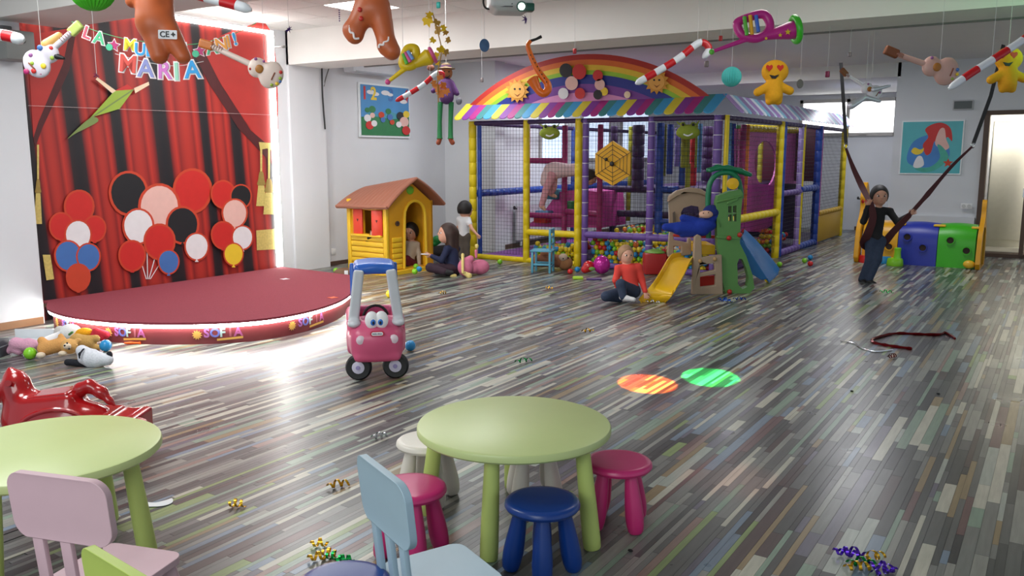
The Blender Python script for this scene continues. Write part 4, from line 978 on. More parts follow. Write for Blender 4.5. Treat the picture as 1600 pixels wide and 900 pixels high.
def arch(y0, y1, z0, z1, n=10):
    r_ = (y1-y0)/2; P = [(y0, z0), (y1, z0)]; P += [((y0+y1)/2+r_*math.cos(PI*i/n), z1-r_+r_*math.sin(PI*i/n)) for i in range(n+1)]; return P
gab = [(HY0-.01, .03), (HY1+.01, .03), (HY1+.01, HE-.04), ((HY0+HY1)/2, 1.27), (HY0-.01, HE-.04)]
door = arch(9.20, 9.62, .06, 1.0)
b = MB(); b.prism([gab, door], -.035, 0, frame((HX1, 0, 0), (0, 1, 0), ZZ, (1, 0, 0))); b.build('front_wall', hy, house)
b = MB(); b.prism([[(y, min(z, 1.14)) for y, z in gab]], -.035, 0, frame((HX0+.03, 0, 0), (0, 1, 0), ZZ, (1, 0, 0))); b.build('back_wall', hy, house)
for k in range(6): b = MB(); b.box((HX1+.006, 9.05, .10+k*.075), (.024, .19, .066), .01); b.build('wall_board', hy2, house)
b = MB(); b.tube([(HX1+.01, 9.175, .06)]+[(HX1+.01, y, z) for y, z in door[::-1] if z > .06]+[(HX1+.01, 9.64, .06)], .022, 8); b.build('door_trim', hy2, house)
b = MB(); b.lathe([(.035, 0), (.035, .02), (.02, .022), (.02, .01)], 18, frame((HX1, 9.06, .70), (0, 1, 0), ZZ, (1, 0, 0))); b.build('peep_hole', brown, house)
b = MB(); b.ell((HX1+.005, (HY0+HY1)/2+.0, 1.15), (.02, .075, .06)); b.build('gable_badge', hg, house)
b = MB(); b.prism(rrect(HX0-.03, HY0-.10, HX1+.10, HY1+.05, .2, 8), 0, .05); b.build('base', hy2, house)
# curved roof: two ribbed sheets
def roof(side):
    b = MB(); n = 10; prof = []
    for i in range(n+1):
        t_ = i/n; y = (HY0+HY1)/2+side*(t_*.58); z = 1.325-.25*t_-.13*t_*t_; prof.append((y, z, .13*(1-t_)+.02))
    vs = []; NX = 26; xa, xb = HX0-.10, HX1+.13
    for layer in (0, -.03):
        for i, (y, z_, dr) in enumerate(prof):
            for j in range(NX*2+1):
                x = xa+(xb-xa)*j/(NX*2); z = z_-dr*(1-j/(NX*2)); rib = (.010 if (j//2) % 2 == 0 else 0) if 0 < i < n and 2 < j < NX*2-2 else .012
                vs.append((x, y, z+layer+(rib if layer == 0 else 0)))
    W_ = NX*2+1; L_ = (n+1)*W_; fs = []
    for i in range(n):
        for j in range(W_-1):
            a = i*W_+j; fs.append((a, a+1, a+W_+1, a+W_)); fs.append((L_+a, L_+a+W_, L_+a+W_+1, L_+a+1))
    for i in range(n): fs.append((i*W_, i*W_+W_, L_+i*W_+W_, L_+i*W_)); e = i*W_+W_-1; fs.append((e, L_+e, L_+e+W_, e+W_))
    for j in range(W_-1): fs.append((j, L_+j, L_+j+1, j+1)); q = n*W_+j; fs.append((q, q+1, L_+q+1, L_+q))
    b.add(vs, fs); b.build('roof_sheet', hb, house, smooth=30)
    b = MB(); b.tube([(xa, prof[-1][0], prof[-1][1]-.02), (xb, prof[-1][0], prof[-1][1])], .022, 8); b.build('eave', hb, house)
    for x in (xa, xb): b = MB(); b.tube([(x, y, z-.01-(dr if x == xa else 0)) for y, z, dr in prof], .022, 8); b.build('verge', hb, house)
roof(-1); roof(1)
def shutter(x, hinge, ang, label=None):
    b = MB(); w_ = .17
    b.m = Matrix.Translation((hinge, HY0-.03, .74)) @ Matrix.Rotation(ang, 4, 'Z')
    s_ = 1 if x > hinge else -1
    b.box((s_*w_/2, 0, -.025), (w_, .022, .35), .006); o = b.build('shutter', hr, house)
    b = MB(); b.m = Matrix.Translation((hinge, HY0-.03, .74)) @ Matrix.Rotation(ang, 4, 'Z'); c = s_*w_/2
    b.prism([(c-.016, .01), (c, -.025), (c+.016, .01), (c+.008, .018), (c, .01), (c-.008, .018)], .008, .013, frame((0, 0, 0), (1, 0, 0), ZZ, (0, -1, 0))); g = b.build('heart_hole', M('dark_hole', (60, 20, 16), .7), house); g.parent = o
shutter(-8.3, -8.36, R(4)); shutter(-8.1, -7.79, R(14))
house.rotation_euler = (0, 0, R(-4))

# ------------------------------------------------------------------ climbing set with two slides
cs = thing('slide_set', 'plastic climbing set with yellow slide, beige ladder panels and tall green tower', 'slide', onz(1100, 462))
tan = M('plastic_tan', (160, 138, 116), .5, var=.05); gr = M('plastic_sage', (88, 138, 72), .5, var=.06); grd = M('plastic_dark_green', (16, 112, 76), .4, var=.05); ysl = M('slide_yellow', (228, 178, 16), .35, var=.04); rdp = M('slide_red', (180, 40, 36), .4)
SD = Sk(10.45)
def vp(u, v, dz): o_ = SD.p(1100, 460, dz); d_ = ray(u, v); return CP+d_*((o_-CP).dot(FH)/d_.dot(FH))
def fp(name, polys, dz, th, m, slant=0):   # upright panel standing at a real distance, facing the middle of the room
    Q = []
    o0 = SD.p(1100, 460, dz); inv = frame(o0, RT, ZZ, -FH).inverted()
    for poly in polys: Q.append([(lambda q: (q.x, q.y))(inv @ vp(u, v, dz)) for u, v in poly])
    b = MB(); b.prism(Q, -th, 0, frame(o0, RT, ZZ, -FH)); o = b.build(name, m, cs)
    bv = o.modifiers.new('bevel', 'BEVEL'); bv.width = .012; bv.segments = 2; bv.limit_method = 'ANGLE'; return o
# green tower panel
wins = []
for (a, c_) in ((0, 0), (1, 0), (0, 1), (1, 1)):
    u0, v0 = 1138+a*7.5, 322+c_*13; wins.append([(u0, v0), (u0+5.5, v0-(1 if a else 0)), (u0+5.5, v0+11), (u0, v0+11)])
hole = [(1152, 412), (1155, 404), (1160, 405), (1166, 418), (1170, 434), (1168, 448), (1160, 452), (1153, 444)]
tower = [(1119, 316), (1122, 306), (1140, 299), (1157, 296), (1161, 303), (1158, 330), (1156, 380), (1166, 400), (1176, 430), (1179, 450), (1170, 460), (1135, 463), (1129, 440), (1127, 410), (1121, 384), (1120, 345)]
fp('tower_panel', [tower]+wins+[hole], -.25, .12, gr)
for (u0, v0, u1, v1) in ((1119, 368, 1157, 374), (1120, 314, 1160, 308), (1136, 316, 1154, 312), (1122, 340, 1126, 356)):
    fp('tower_relief', [[(u0, v0), (u1, v1-4), (u1, v1), (u0, v0+4)]], -.265, .02, gr)
for u, v in ((1139, 372), (1156, 367), (1140, 456)):
    b = MB(); b.ell(vp(u, v, -.265), .03); b.build('red_bolt', rdp, cs)
b = MB(); c = vp(1145, 287, -.25); b.lathe([(0, -.03), (SD.r(8.5), -.03), (SD.r(8.5), .02), (0, .03)], 20, frame(c, RT, ZZ, -FH)); b.build('yellow_wheel', ysl, cs)
# dark green arch and its cap
b = MB()
q = [vp(u, v, -.12) for u, v in ((1107, 372), (1107, 345), (1106, 310), (1110, 285), (1122, 272), (1140, 270), (1152, 278), (1157, 296), (1158, 310))]; b.tube(catmull(q, 4), SD.r(4), 10); b.build('green_arch', grd, cs)
q = [vp(u, v, dz) for dz in (-.12,) for u, v in ((1110, 266), (1125, 262), (1142, 263), (1158, 267), (1172, 273))]
solid('arch_cap', [cap(q[i], q[i+1], SD.r(3.5), SD.r(3.5), .02) for i in range(4)]+[cap(q[i]+FH*.12, q[i+1]+FH*.12, SD.r(3.5), SD.r(3.5), .05) for i in range(4)], grd, cs, .012)
# beige back panel with arched opening
fp('rear_panel', [[(1047, 370), (1045, 316), (1052, 306), (1065, 299), (1078, 296), (1092, 297), (1103, 302), (1106, 310), (1106, 372)], [(1064, 366), (1064, 332), (1068, 325), (1080, 321), (1092, 323), (1094, 330), (1094, 366)]], .40, .06, tan)
fp('rear_panel_cap', [[(1044, 316), (1046, 306), (1058, 298), (1078, 293), (1095, 295), (1107, 302), (1108, 310), (1094, 303), (1078, 301), (1062, 305)]], .37, .1, tan)
fp('slot_panel', [[(1052, 360), (1051, 332), (1055, 330), (1057, 360)]], .36, .01, M('plastic_tan_dark', (96, 84, 74), .6))
# front ladder panel
lad = [(1085, 370), (1090, 366), (1096, 369), (1097, 402), (1128, 398), (1130, 462), (1120, 464), (1084, 465), (1081, 460)]
fp('ladder_panel', [lad, [(1094, 415), (1116, 411), (1117, 422), (1094, 427)], [(1094, 433), (1118, 429), (1118, 446), (1094, 449)]], -.30, .07, tan)
for u, v in ((1094, 408), (1117, 405)): b = MB(); b.ell(vp(u, v, -.305), (.025,)*3); b.build('tan_bolt', M('plastic_tan_bolt', (176, 140, 90), .5), cs)
# rear left ladder
fp('side_panel', [[(1046, 362), (1052, 361), (1053, 375), (1074, 379), (1075, 372), (1080, 372), (1081, 398), (1044, 402), (1043, 395)], [(1053, 385), (1064, 385), (1064, 394), (1053, 396)]], .15, .06, tan)
fp('rail', [[(1052, 366), (1120, 368), (1120, 373), (1052, 370)]], .0, .04, rdp)
fp('deck_panel', [[(1090, 382), (1118, 383), (1118, 398), (1090, 398)]], -.05, .5, ysl)
fp('lower_red_panel', [[(1092, 432), (1124, 430), (1124, 452), (1092, 453)]], .15, .03, vr)
# yellow slide: a bent trough
def trough(pa, pb, mtl, name, wl, depth, n=14):
    # pa / pb : lists of left and right edge points
    A_, B_ = catmull(pa, 5), catmull(pb, 5); rows = []
    prof = [(0, 0), (.04, 0), (.10, -1), (.5, -1.1), (.90, -1), (.96, 0), (1, 0)]
    vs = []; k = len(prof)
    for a, c_ in zip(A_, B_):
        for t_, h in prof: vs.append(a.lerp(c_, t_)+ZZ*h*depth)
    m_ = len(A_); base_ = len(vs)
    for a, c_ in zip(A_, B_):
        for t_, h in prof: vs.append(a.lerp(c_, t_)+ZZ*(h*depth-.022))
    fs = []
    for i in range(m_-1):
        for j in range(k-1):
            a = i*k+j; fs.append((a, a+1, a+k+1, a+k)); fs.append((base_+a, base_+a+k, base_+a+k+1, base_+a+1))
    for i in range(m_-1):
        for e_ in (0, k-1): a = i*k+e_; fs.append((a, base_+a, base_+a+k, a+k) if e_ else (a, a+k, base_+a+k, base_+a))
    for j in range(k-1):
        for i_ in (0, m_-1): a = i_*k+j; fs.append((a, a+1, base_+a+1, base_+a))
    b = MB(); b.add(vs, fs); return b.build(name, mtl, cs)
g0 = onz(1000, 472); g1 = onz(1044, 472)
L_ = [at(1062, 395, 10.5), at(1048, 398, 10.3), at(1034, 420, 9.9), at(1020, 442, 9.6), Vector((g0.x, g0.y, .055)), Vector((g0.x, g0.y, .045))+(g0-onz(1040, 440)).normalized()*.06]
R_ = [at(1096, 398, 10.3), at(1082, 402, 10.1), at(1070, 426, 9.75), at(1056, 450, 9.45), Vector((g1.x, g1.y, .055)), Vector((g1.x, g1.y, .045))+(g0-onz(1040, 440)).normalized()*.06]
trough(L_, R_, ysl, 'yellow_slide', 0, .05)
# blue slide on the right of the tower
bsl = M('slide_blue', (28, 104, 168), .4, var=.06)
L2 = [at(1158, 366, 10.5), at(1160, 372, 10.55), at(1172, 396, 10.6), at(1186, 420, 10.7), at(1200, 436, 10.7)]
R2 = [at(1163, 358, 11.0), at(1168, 362, 11.05), at(1186, 380, 11.1), at(1206, 404, 11.2), at(1218, 420, 11.2)]
trough(L2, R2, bsl, 'blue_slide', 0, .04)
fp('blue_slide_side', [[(1157, 372), (1172, 392), (1200, 436), (1190, 438), (1168, 424), (1156, 396)]], .05, .03, bsl)

# ------------------------------------------------------------------ caterpillar tunnel
tun = thing('play_tunnel', 'plastic crawl tunnel with yellow, blue and green segments before the far right wall', 'tunnel', (-1.9, 14.3, 0))
seg_c = [M('tunnel_yellow', (226, 164, 20), .38), M('tunnel_blue', (36, 52, 160), .38), M('tunnel_green', (60, 176, 24), .38)]
TX = [-2.58, -2.07, -1.53, -1.03]; TY, TW, TH = 14.27, .32, .62
def arch_pts(w_, h_, n=18):
    P = [(-w_, 0)]; 
    for i in range(n+1): a = PI-PI*i/n; P.append((w_*math.copysign(abs(math.cos(a))**.75, math.cos(a)), h_-w_*1.0+w_*1.0*abs(math.sin(a))**.85))
    P.append((w_, 0)); return P
prof = arch_pts(TW, TH)
for i in range(3):
    b = MB(); xa, xb = TX[i]+.004, TX[i+1]-.004; nx = 6; vs = []; fs = []; K = len(prof)
    for lay, sc_ in ((0, 1), (1, .93)):
        for j in range(nx+1):
            x = xa+(xb-xa)*j/nx; bul = .018*math.sin(PI*j/nx)
            for (y, z) in prof: vs.append((x, TY+y*(sc_+bul), z*(sc_ if lay else 1)+(bul if z > .3 else 0)))
    for j in range(nx):
        for t_ in range(K-1):
            a = j*K+t_; o_ = (nx+1)*K; fs.append((a, a+1, a+K+1, a+K)); fs.append((o_+a, o_+a+K, o_+a+K+1, o_+a+1))
    for t_ in range(K-1): a = t_; o_ = (nx+1)*K; fs.append((a, o_+a, o_+a+1, a+1)); e = nx*K+t_; fs.append((e, e+1, o_+e+1, o_+e))
    b.add(vs, fs); o = b.build('tunnel_segment', seg_c[i], tun)
    xm = (xa+xb)/2
    for (hx_, hz) in (((-.08, .40), (.14, .26)) if i != 1 else ((-.14, .42), (.08, .27))):
        if i == 0: hx_ -= .0
        b = MB(); b.lathe([(.05, 0), (.062, .0), (.062, .022), (.05, .022), (.045, .006)], 20, frame((xm+hx_, TY-TW-.012, hz), (1, 0, 0), ZZ, (0, -1, 0))); b.build('hole_rim', seg_c[i], tun)
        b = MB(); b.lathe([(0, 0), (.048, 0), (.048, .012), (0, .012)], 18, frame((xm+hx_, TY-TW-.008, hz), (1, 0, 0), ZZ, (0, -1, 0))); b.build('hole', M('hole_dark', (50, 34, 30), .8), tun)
    for yy in (-.16,): b = MB(); b.box((TX[i+1], TY+yy, .60 if i < 2 else .59), (.16, .12, .03), .008); b.build('yellow_clip', M('clip_yellow', (240, 190, 50), .4), tun)
def plate(x, pts, th, m, name):
    b = MB(); b.prism(pts, 0, th, frame((x, TY, 0), (0, 1, 0), ZZ, (1, 0, 0))); o = b.build(name, m, tun); bv = o.modifiers.new('bevel', 'BEVEL'); bv.width = .01; bv.segments = 2; bv.limit_method = 'ANGLE'; return o
pl = [(-.38, 0), (.38, 0), (.42, .3), (.36, .55), (.2, .72), (.16, .86), (.20, 1.0), (.10, 1.14), (0, 1.22), (-.10, 1.14), (-.2, 1.0), (-.16, .86), (-.2, .72), (-.36, .55), (-.42, .3)]
P1 = [(v.x, v.y) for v in catmull([(a, c_, 0) for a, c_ in pl], 3, True)]
orange_p = M('tunnel_orange', (226, 160, 24), .4)
plate(TX[0]-.09, [P1, [(y*.72, z*.92+.02) for y, z in arch_pts(TW, TH, 12)]], .07, orange_p, 'head_plate')
pl2 = [(-.38, 0), (.38, 0), (.40, .3), (.34, .5), (.16, .66), (.05, .78), (.055, .92), (0, .99), (-.055, .92), (-.05, .78), (-.16, .66), (-.34, .5), (-.40, .3)]
P2_ = [(v.x, v.y) for v in catmull([(a, c_, 0) for a, c_ in pl2], 3, True)]
plate(TX[3]+.02, [P2_, [(y*.8, z*.92+.02) for y, z in arch_pts(TW, TH, 12)]], .06, orange_p, 'tail_plate')
b = MB(); b.ell((TX[3]-.06, TY-.38, .07), (.08, .06, .06)); b.build('foot_bump', M('clip_yellow', (240, 190, 50), .4), tun)
b = MB(); b.ell((TX[0]-.05, TY-.1, .95), (.05, .10, .08)); b.build('nose', vr, tun)
for (u, v, c_, nm, lb) in ((1354, 408, 'red', 'red', 'red plastic stacking pot on the floor left of the boy on the swing strap'), (1382, 409, 'blue', 'blue', 'blue plastic stacking pot behind the legs of the boy with the strap'), (1398, 413, 'green', 'green', 'green plastic stacking pot in front of the yellow tunnel segment')):
    q = onz(u, v+2); m = BMt[c_]; t = thing('stacking_pot', lb, 'toy pot', q)
    b = MB(); b.lathe([(.0, 0), (.115, 0), (.12, .015), (.11, .09), (.10, .11), (0, .11)], 20, Matrix.Translation(q)); b.build('pot_base', m, t)
    b = MB(); b.lathe([(.055, .11), (.045, .20), (.05, .26), (.038, .27), (0, .27)], 16, Matrix.Translation(q+RT*.03)); b.build('pot_neck', m, t)

# ------------------------------------------------------------------ small blue wooden chair
q = onz(848, 425); cb = M('blue_painted_wood', (86, 158, 184), .5, var=.06)
wc = thing('wooden_chair', 'small light blue wooden child chair in front of the play frame', 'chair', q, YAW+R(-14))
def lb(c_, d, r_=.006, n_='leg'):
    b = MB(); b.box(c_, d, r_); o = b.build(n_, cb); o.parent = wc; return o
for x in (-.125, .125):
    lb((x, -.12, .15) if x < 0 else (x, .13, .15), (.032, .032, .30)); 
    lb((x, .13, .15) if x < 0 else (x, -.12, .15), (.032, .032, .30))
lb((0, 0, .31), (.31, .30, .022), .006, 'seat')
for y in (-.12, .13): lb((.125, y, .46), (.032, .030, .32), .008, 'back_post')
for z in (.40, .50, .585): lb((.125, .005, z), (.018, .25, .035 if z < .55 else .06), .006, 'back_rail')
for y in (-.12, .13): lb((0, y, .12), (.24, .018, .028), .004, 'stretcher')
for x in (-.125, .125): lb((x, 0, .09), (.018, .24, .028), .004, 'stretcher')
# ------------------------------------------------------------------ people
skin_a = M('skin_light', (214, 160, 136), .55, var=.04); skin_b = M('skin_tan', (198, 146, 122), .55, var=.04)
def dirv(d): return (RT*d[0]+FH*d[1]+ZZ*d[2]).normalized()
def person(label, D, base, J, hr, face, skin, hair, top, bot, shoe, s_=1.0, long_sleeve=True, hairstyle='short', group=None, legs=True, cell=.008, seat=False):
    k = Sk(D); t = thing('person', label, 'person', base)
    P = {n_: k.p(*(v if len(v) == 3 else (*v, 0))) for n_, v in J.items()}
    hc = P['head']; F_ = dirv(face); U_ = (ZZ-F_*F_.z).normalized() if abs(F_.z) < .95 else RT; S_ = F_.cross(U_).normalized()
    rz = k.r(hr); rx = rz*.78; ry = rz*.90; hm = frame((0, 0, 0), S_, F_, U_)
    a = .033*s_; f_ = .026*s_; th = .055*s_; ca = .037*s_
    skinp = [ell(hc, (rx, ry, rz), hm, .01), ell(hc+F_*ry*.35-U_*rz*.45, (rx*.62, ry*.6, rz*.5), hm, .02),
             cap(hc-U_*rz*.55-F_*ry*.1, P['neck'], .034*s_, .036*s_, .02), ell(hc+F_*ry*.98-U_*rz*.12, (rx*.14, ry*.17, rz*.15), hm, .012)]
    for q in (-1, 1): skinp.append(ell(hc+S_*q*rx*.98-U_*rz*.08, (rx*.12, ry*.2, rz*.2), hm, .006))
    tor = [cap(P['chest'], P['pelvis'], .080*s_, .078*s_, .04), cap(P['shl'], P['shr'], .042*s_, .042*s_, .04)]
    for h in ('hpl', 'hpr'): tor.append(cap(P['pelvis'], P[h], .07*s_, .062*s_, .04))
    arms = []; hands = []
    for q in 'lr':
        if 'wr'+q not in P: continue
        arms += [cap(P['sh'+q], P['el'+q], a*1.15, a*.9, .02), cap(P['el'+q], P['wr'+q], a*.88, f_*.72, .012)]
        d = (P['wr'+q]-P['el'+q]).normalized(); d = dirv(J['hd'+q]) if 'hd'+q in J and False else d
        side = d.cross(F_).normalized() if abs(d.dot(F_)) < .9 else d.cross(ZZ).normalized(); nrm = side.cross(d)
        w_ = P['wr'+q]; L_ = .075*s_
        hands.append(ell(w_+d*L_*.42, (L_*.40, .013*s_, L_*.48), frame((0, 0, 0), side, nrm, d), .012))
        for i, (o_, ln) in enumerate(((-1.5, .80), (-.5, .95), (.5, 1.0), (1.5, .9))):
            b0 = w_+d*L_*.75+side*o_*L_*.235; sp = (d+side*o_*.10).normalized(); m1 = b0+sp*L_*.34*ln; m2 = m1+(sp*.8+nrm*.45).normalized()*L_*.34*ln
            hands += [cap(b0, m1, .0075*s_, .007*s_, .004), cap(m1, m2, .007*s_, .0055*s_, .004)]
        b0 = w_+d*L_*.28-side*L_*.36; m1 = b0+(d*.7-side*.75).normalized()*L_*.35; hands += [cap(b0, m1, .0085*s_, .0075*s_, .006), cap(m1, m1+(d*.95-side*.2)*L_*.3, .0075*s_, .006*s_, .005)]
    leg = []
    if legs:
        for q in 'lr': leg += [cap(P['hp'+q], P['kn'+q], th*1.12, th*.84, .03), cap(P['kn'+q], P['an'+q], th*.82, ca*.72, .02)]
    solid('body', skinp+tor+arms+hands+leg, skin, t, cell)
    def infl(p, g, r_=None):
        return ('c', p[1], p[2], p[3]+g, p[4]+g, p[5], 1)
    sl = [x for x in tor[:2]]
    tp_ = [infl(x, .012*s_) for x in sl]+[infl(x, .006*s_) for x in tor[2:]]
    if long_sleeve: tp_ += [cap(x[1], x[1].lerp(x[2], .97 if i % 2 else 1), x[3]+.011*s_, x[4]+.012*s_, x[5]) for i, x in enumerate(arms)]
    else: tp_ += [cap(arms[i][1], arms[i][1].lerp(arms[i][2], .5), arms[i][3]+.014*s_, arms[i][4]+.016*s_, .02) for i in range(0, len(arms), 2)]
    up = (P['neck']-P['pelvis']).normalized()
    solid('top', tp_, top, t, .010, planes=[(P['neck']+up*.004, up)])
    if legs:
        bt = [infl(x, .014*s_) for x in leg]+[cap(P['pelvis']-up*.01, P[h], .082*s_, .078*s_, .04) for h in ('hpl', 'hpr')]
        bt = [cap(x[1], x[1].lerp(x[2], .93) if i in (1, 3) else x[2], x[3], x[4]+(.006 if i in (1, 3) else 0), x[5]) for i, x in enumerate(bt)]
        solid('trousers', bt, bot, t, .010, planes=[] if seat else [(P['pelvis']+up*.055*s_, up)])
        for q in 'lr':
            an, to = P['an'+q], P['to'+q]; d = to-an
            solid('shoe', [cap(an+d*.05, to, .034*s_, .027*s_, .02), cap(an-d*.18, an+d*.3, .031*s_, .031*s_, .02)], shoe, t, .008)
    # hair
    g = 1.10
    hp = [ell(hc+U_*rz*.05-F_*ry*.10, (rx*g+.004, ry*g, rz*g*.98), hm, .01)]
    if hairstyle == 'long': 
        hp += [cap(hc-F_*ry*.5, P['neck']-F_*.05-ZZ*.05, rx*.95, rx*.75, .04), cap(hc+S_*rx*.75-F_*.02, P['neck']+S_*rx*.6-ZZ*.06, rx*.42, rx*.36, .03), cap(hc-S_*rx*.75-F_*.02, P['neck']-S_*rx*.6-ZZ*.06, rx*.42, rx*.36, .03)]
    cut = [sub(ell(hc+F_*ry*.86-U_*rz*.42, (rx*1.02, ry*.88, rz*.98), hm, .015))]
    if hairstyle != 'long': cut.append(sub(ell(hc-U_*rz*1.15+F_*ry*.1, (rx*1.5, ry*1.5, rz*.72), hm, .01)))
    solid('hair', hp+cut, hair, t, .007)
    ew = M('eye_white', (236, 236, 238), .3); dk = M('pupil_dark', (28, 20, 18), .3); lip = M('lip', (168, 84, 78), .5)
    for q in (-1, 1):
        c = hc+F_*ry*.86+S_*q*rx*.36+U_*rz*.03
        b = MB(); b.ell(c, (rx*.20, ry*.13, rz*.085), hm, 10); e_ = b.build('eye', ew, t)
        b = MB(); b.ell(c+F_*ry*.07, (rx*.13, ry*.08, rz*.085), hm, 8); e2 = b.build('iris', dk, t); e2.parent = e_
        b = MB(); b.ell(c+U_*rz*.19+F_*ry*.0, (rx*.24, ry*.06, rz*.03), hm, 8); b.build('eyebrow', hair, t)
    b = MB(); b.ell(hc+F_*ry*.88-U_*rz*.46, (rx*.26, ry*.10, rz*.055), hm, 10); b.build('mouth', lip, t)
    return t, P
black_c = M('cloth_black', (26, 24, 28), .85, var=.15); jeans = M('cloth_jeans', (44, 56, 80), .85, var=.3, scale=40); red_c = M('cloth_coral_red', (214, 64, 54), .85, var=.06); navy_c = M('cloth_navy', (26, 34, 66), .85)
plum = M('cloth_plum', (48, 28, 42), .85); white_c = M('cloth_white', (222, 222, 226), .85, var=.03); olive_c = M('cloth_taupe', (92, 82, 74), .85); beige_c = M('cloth_beige', (196, 180, 160), .85); wine_c = M('cloth_wine', (110, 26, 44), .8)
hair_k = M('hair_black', (26, 20, 20), .6, var=.3, scale=60); hair_b = M('hair_dark_brown', (56, 38, 32), .6, var=.3, scale=60); hair_l = M('hair_blond', (150, 116, 86), .7, var=.2, scale=60)
shoe_k = M('shoe_black', (22, 22, 24), .6); shoe_w = M('shoe_white', (214, 214, 216), .6); pink_t = M('cloth_pink', (214, 150, 160), .8)
DB = 11.15
boy, PB = person('boy in black top and dark jeans holding the strap swing at the right', DB, onz(1353, 446), dict(head=(1374, 306), neck=(1373, 323), chest=(1371, 340), pelvis=(1366, 372), shl=(1356, 330), shr=(1389, 329), ell=(1349, 346, -.10), wrl=(1356, 322, -.20), elr=(1402, 347, -.06), wrr=(1420, 336, -.14),
    hpl=(1361, 378), hpr=(1374, 377), knl=(1359, 408, -.04), knr=(1370, 406, -.08), anl=(1346, 438), anr=(1357, 439, -.08), tol=(1353, 444, -.08), tor=(1367, 444, -.14)), 15.5, (-.15, -1, -.02), skin_b, hair_k, black_c, jeans, shoe_k, 1.0)
person('blond boy in coral red shirt and jeans sitting beside the yellow slide', 9.62, onz(968, 470), dict(head=(978, 398), neck=(980, 412), chest=(982, 424), pelvis=(986, 450), shl=(967, 419), shr=(997, 418), ell=(962, 438, -.02), wrl=(966, 452, .02), elr=(1003, 438), wrr=(1008, 456, -.06),
    hpl=(978, 455), hpr=(990, 455), knl=(947, 463, -.16), knr=(970, 444, -.26), anl=(970, 467, -.05), anr=(974, 465, -.28), tol=(980, 468, -.02), tor=(990, 468, -.32)), 14, (.25, -.95, .0), skin_a, hair_l, red_c, jeans, shoe_w, .92, seat=True)
girl, PG = person('girl with long dark hair in navy top sitting cross-legged by the playhouse', 11.72, onz(698, 430), dict(head=(699, 365), neck=(703, 384), chest=(706, 396), pelvis=(709, 420), shl=(699, 389, -.10), shr=(713, 389, .08), ell=(690, 407, -.14), wrl=(674, 400, -.14), elr=(697, 408, .04), wrr=(678, 402, -.02),
    hpl=(703, 422, -.08), hpr=(710, 422, .06), knl=(672, 418, -.22), knr=(690, 418, .14), anl=(696, 425, -.28), anr=(682, 424, .05), tol=(706, 426, -.28), tor=(694, 426, .02)), 15.5, (-.92, -.35, .12), skin_a, hair_b, navy_c, plum, shoe_k, 1.0, hairstyle='long', seat=True)
b = MB(); hc = PG['head']; b.tube([hc+Vector((0, 0, 0))+dirv((0, 1, 0))*math.cos(a)*.105+ZZ*math.sin(a)*.14-dirv((-.9, 0, 0))*.0 for a in [R(20)+R(140)*i/12 for i in range(13)]], .011, 6)
b.build('headband', black_c, girl)
b = MB(); q = at(664, 397, 11.58); b.box(q, (.11, .06, .010), .004, m=CF); o = b.build('phone', M('phone_white', (225, 225, 228), .3), loc=q); tag(o, 'small white phone held in the hands of the sitting girl', 'phone')
b = MB(); b.tube([PG['wrl']+Vector((math.cos(a)*.006, math.cos(a)*.02, math.sin(a)*.024)) for a in [2*PI*i/12 for i in range(12)]], .007, 6, closed=True); b.build('bracelet', M('bracelet_pink', (226, 130, 160), .5), girl)
person('small dark-haired boy in white t-shirt standing at the yellow corner post', 13.05, onz(727, 405), dict(head=(727, 327), neck=(726, 339), chest=(724, 348), pelvis=(724, 368), shl=(718, 343, .0), shr=(731, 343, -.02), ell=(716, 356, .05), wrl=(717, 367, .05), elr=(737, 357, -.12), wrr=(745, 366, -.18),
    hpl=(720, 370), hpr=(728, 370), knl=(720, 386), knr=(729, 386), anl=(721, 401), anr=(730, 401), tol=(726, 404, .06), tor=(736, 404, .04)), 12.5, (.75, .55, -.1), skin_a, hair_k, white_c, olive_c, shoe_k, .88, long_sleeve=False)
dh = (onx(640, 400, -7.98)-CP).dot(FW)
person('dark-haired child in beige sweater sitting inside the yellow playhouse door', dh, onx(642, 418, -7.98), dict(head=(642, 362), neck=(643, 377), chest=(644, 385), pelvis=(638, 410), shl=(636, 381, .04), shr=(651, 381, .0), ell=(634, 396, .04), wrl=(636, 408, -.02), elr=(654, 396), wrr=(655, 412, -.02),
    hpl=(635, 412), hpr=(643, 412), knl=(630, 408, -.12), knr=(636, 405, -.14), anl=(630, 417, -.10), anr=(637, 417, -.12), tol=(628, 418, -.16), tor=(636, 418, -.18)), 13.5, (-.25, -.9, -.1), skin_b, hair_k, beige_c, wine_c, shoe_k, .9, seat=True)
dw = (ony(586, 360, 8.93)-CP).dot(FW)
person('child hidden in the playhouse with a hand out at the red window shutter', dw+.18, at(590, 414, dw+.2), dict(head=(596, 352, .12), neck=(598, 368, .12), chest=(600, 378, .12), pelvis=(602, 402, .12), shl=(588, 374, .10), shr=(611, 374, .14), ell=(571, 381, -.02), wrl=(580, 367, -.27), elr=(614, 386, .16), wrr=(610, 398, .14),
    hpl=(598, 404, .1), hpr=(606, 404, .12), knl=(590, 398, .0), knr=(604, 398, .0), anl=(592, 412, .0), anr=(603, 412, .0), tol=(588, 413, -.04), tor=(600, 413, -.04)), 13, (-.5, -.8, 0), skin_a, hair_k, black_c, navy_c, shoe_k, .85, seat=True)
dc = (ony(870, 280, 11.62)-CP).dot(FW)
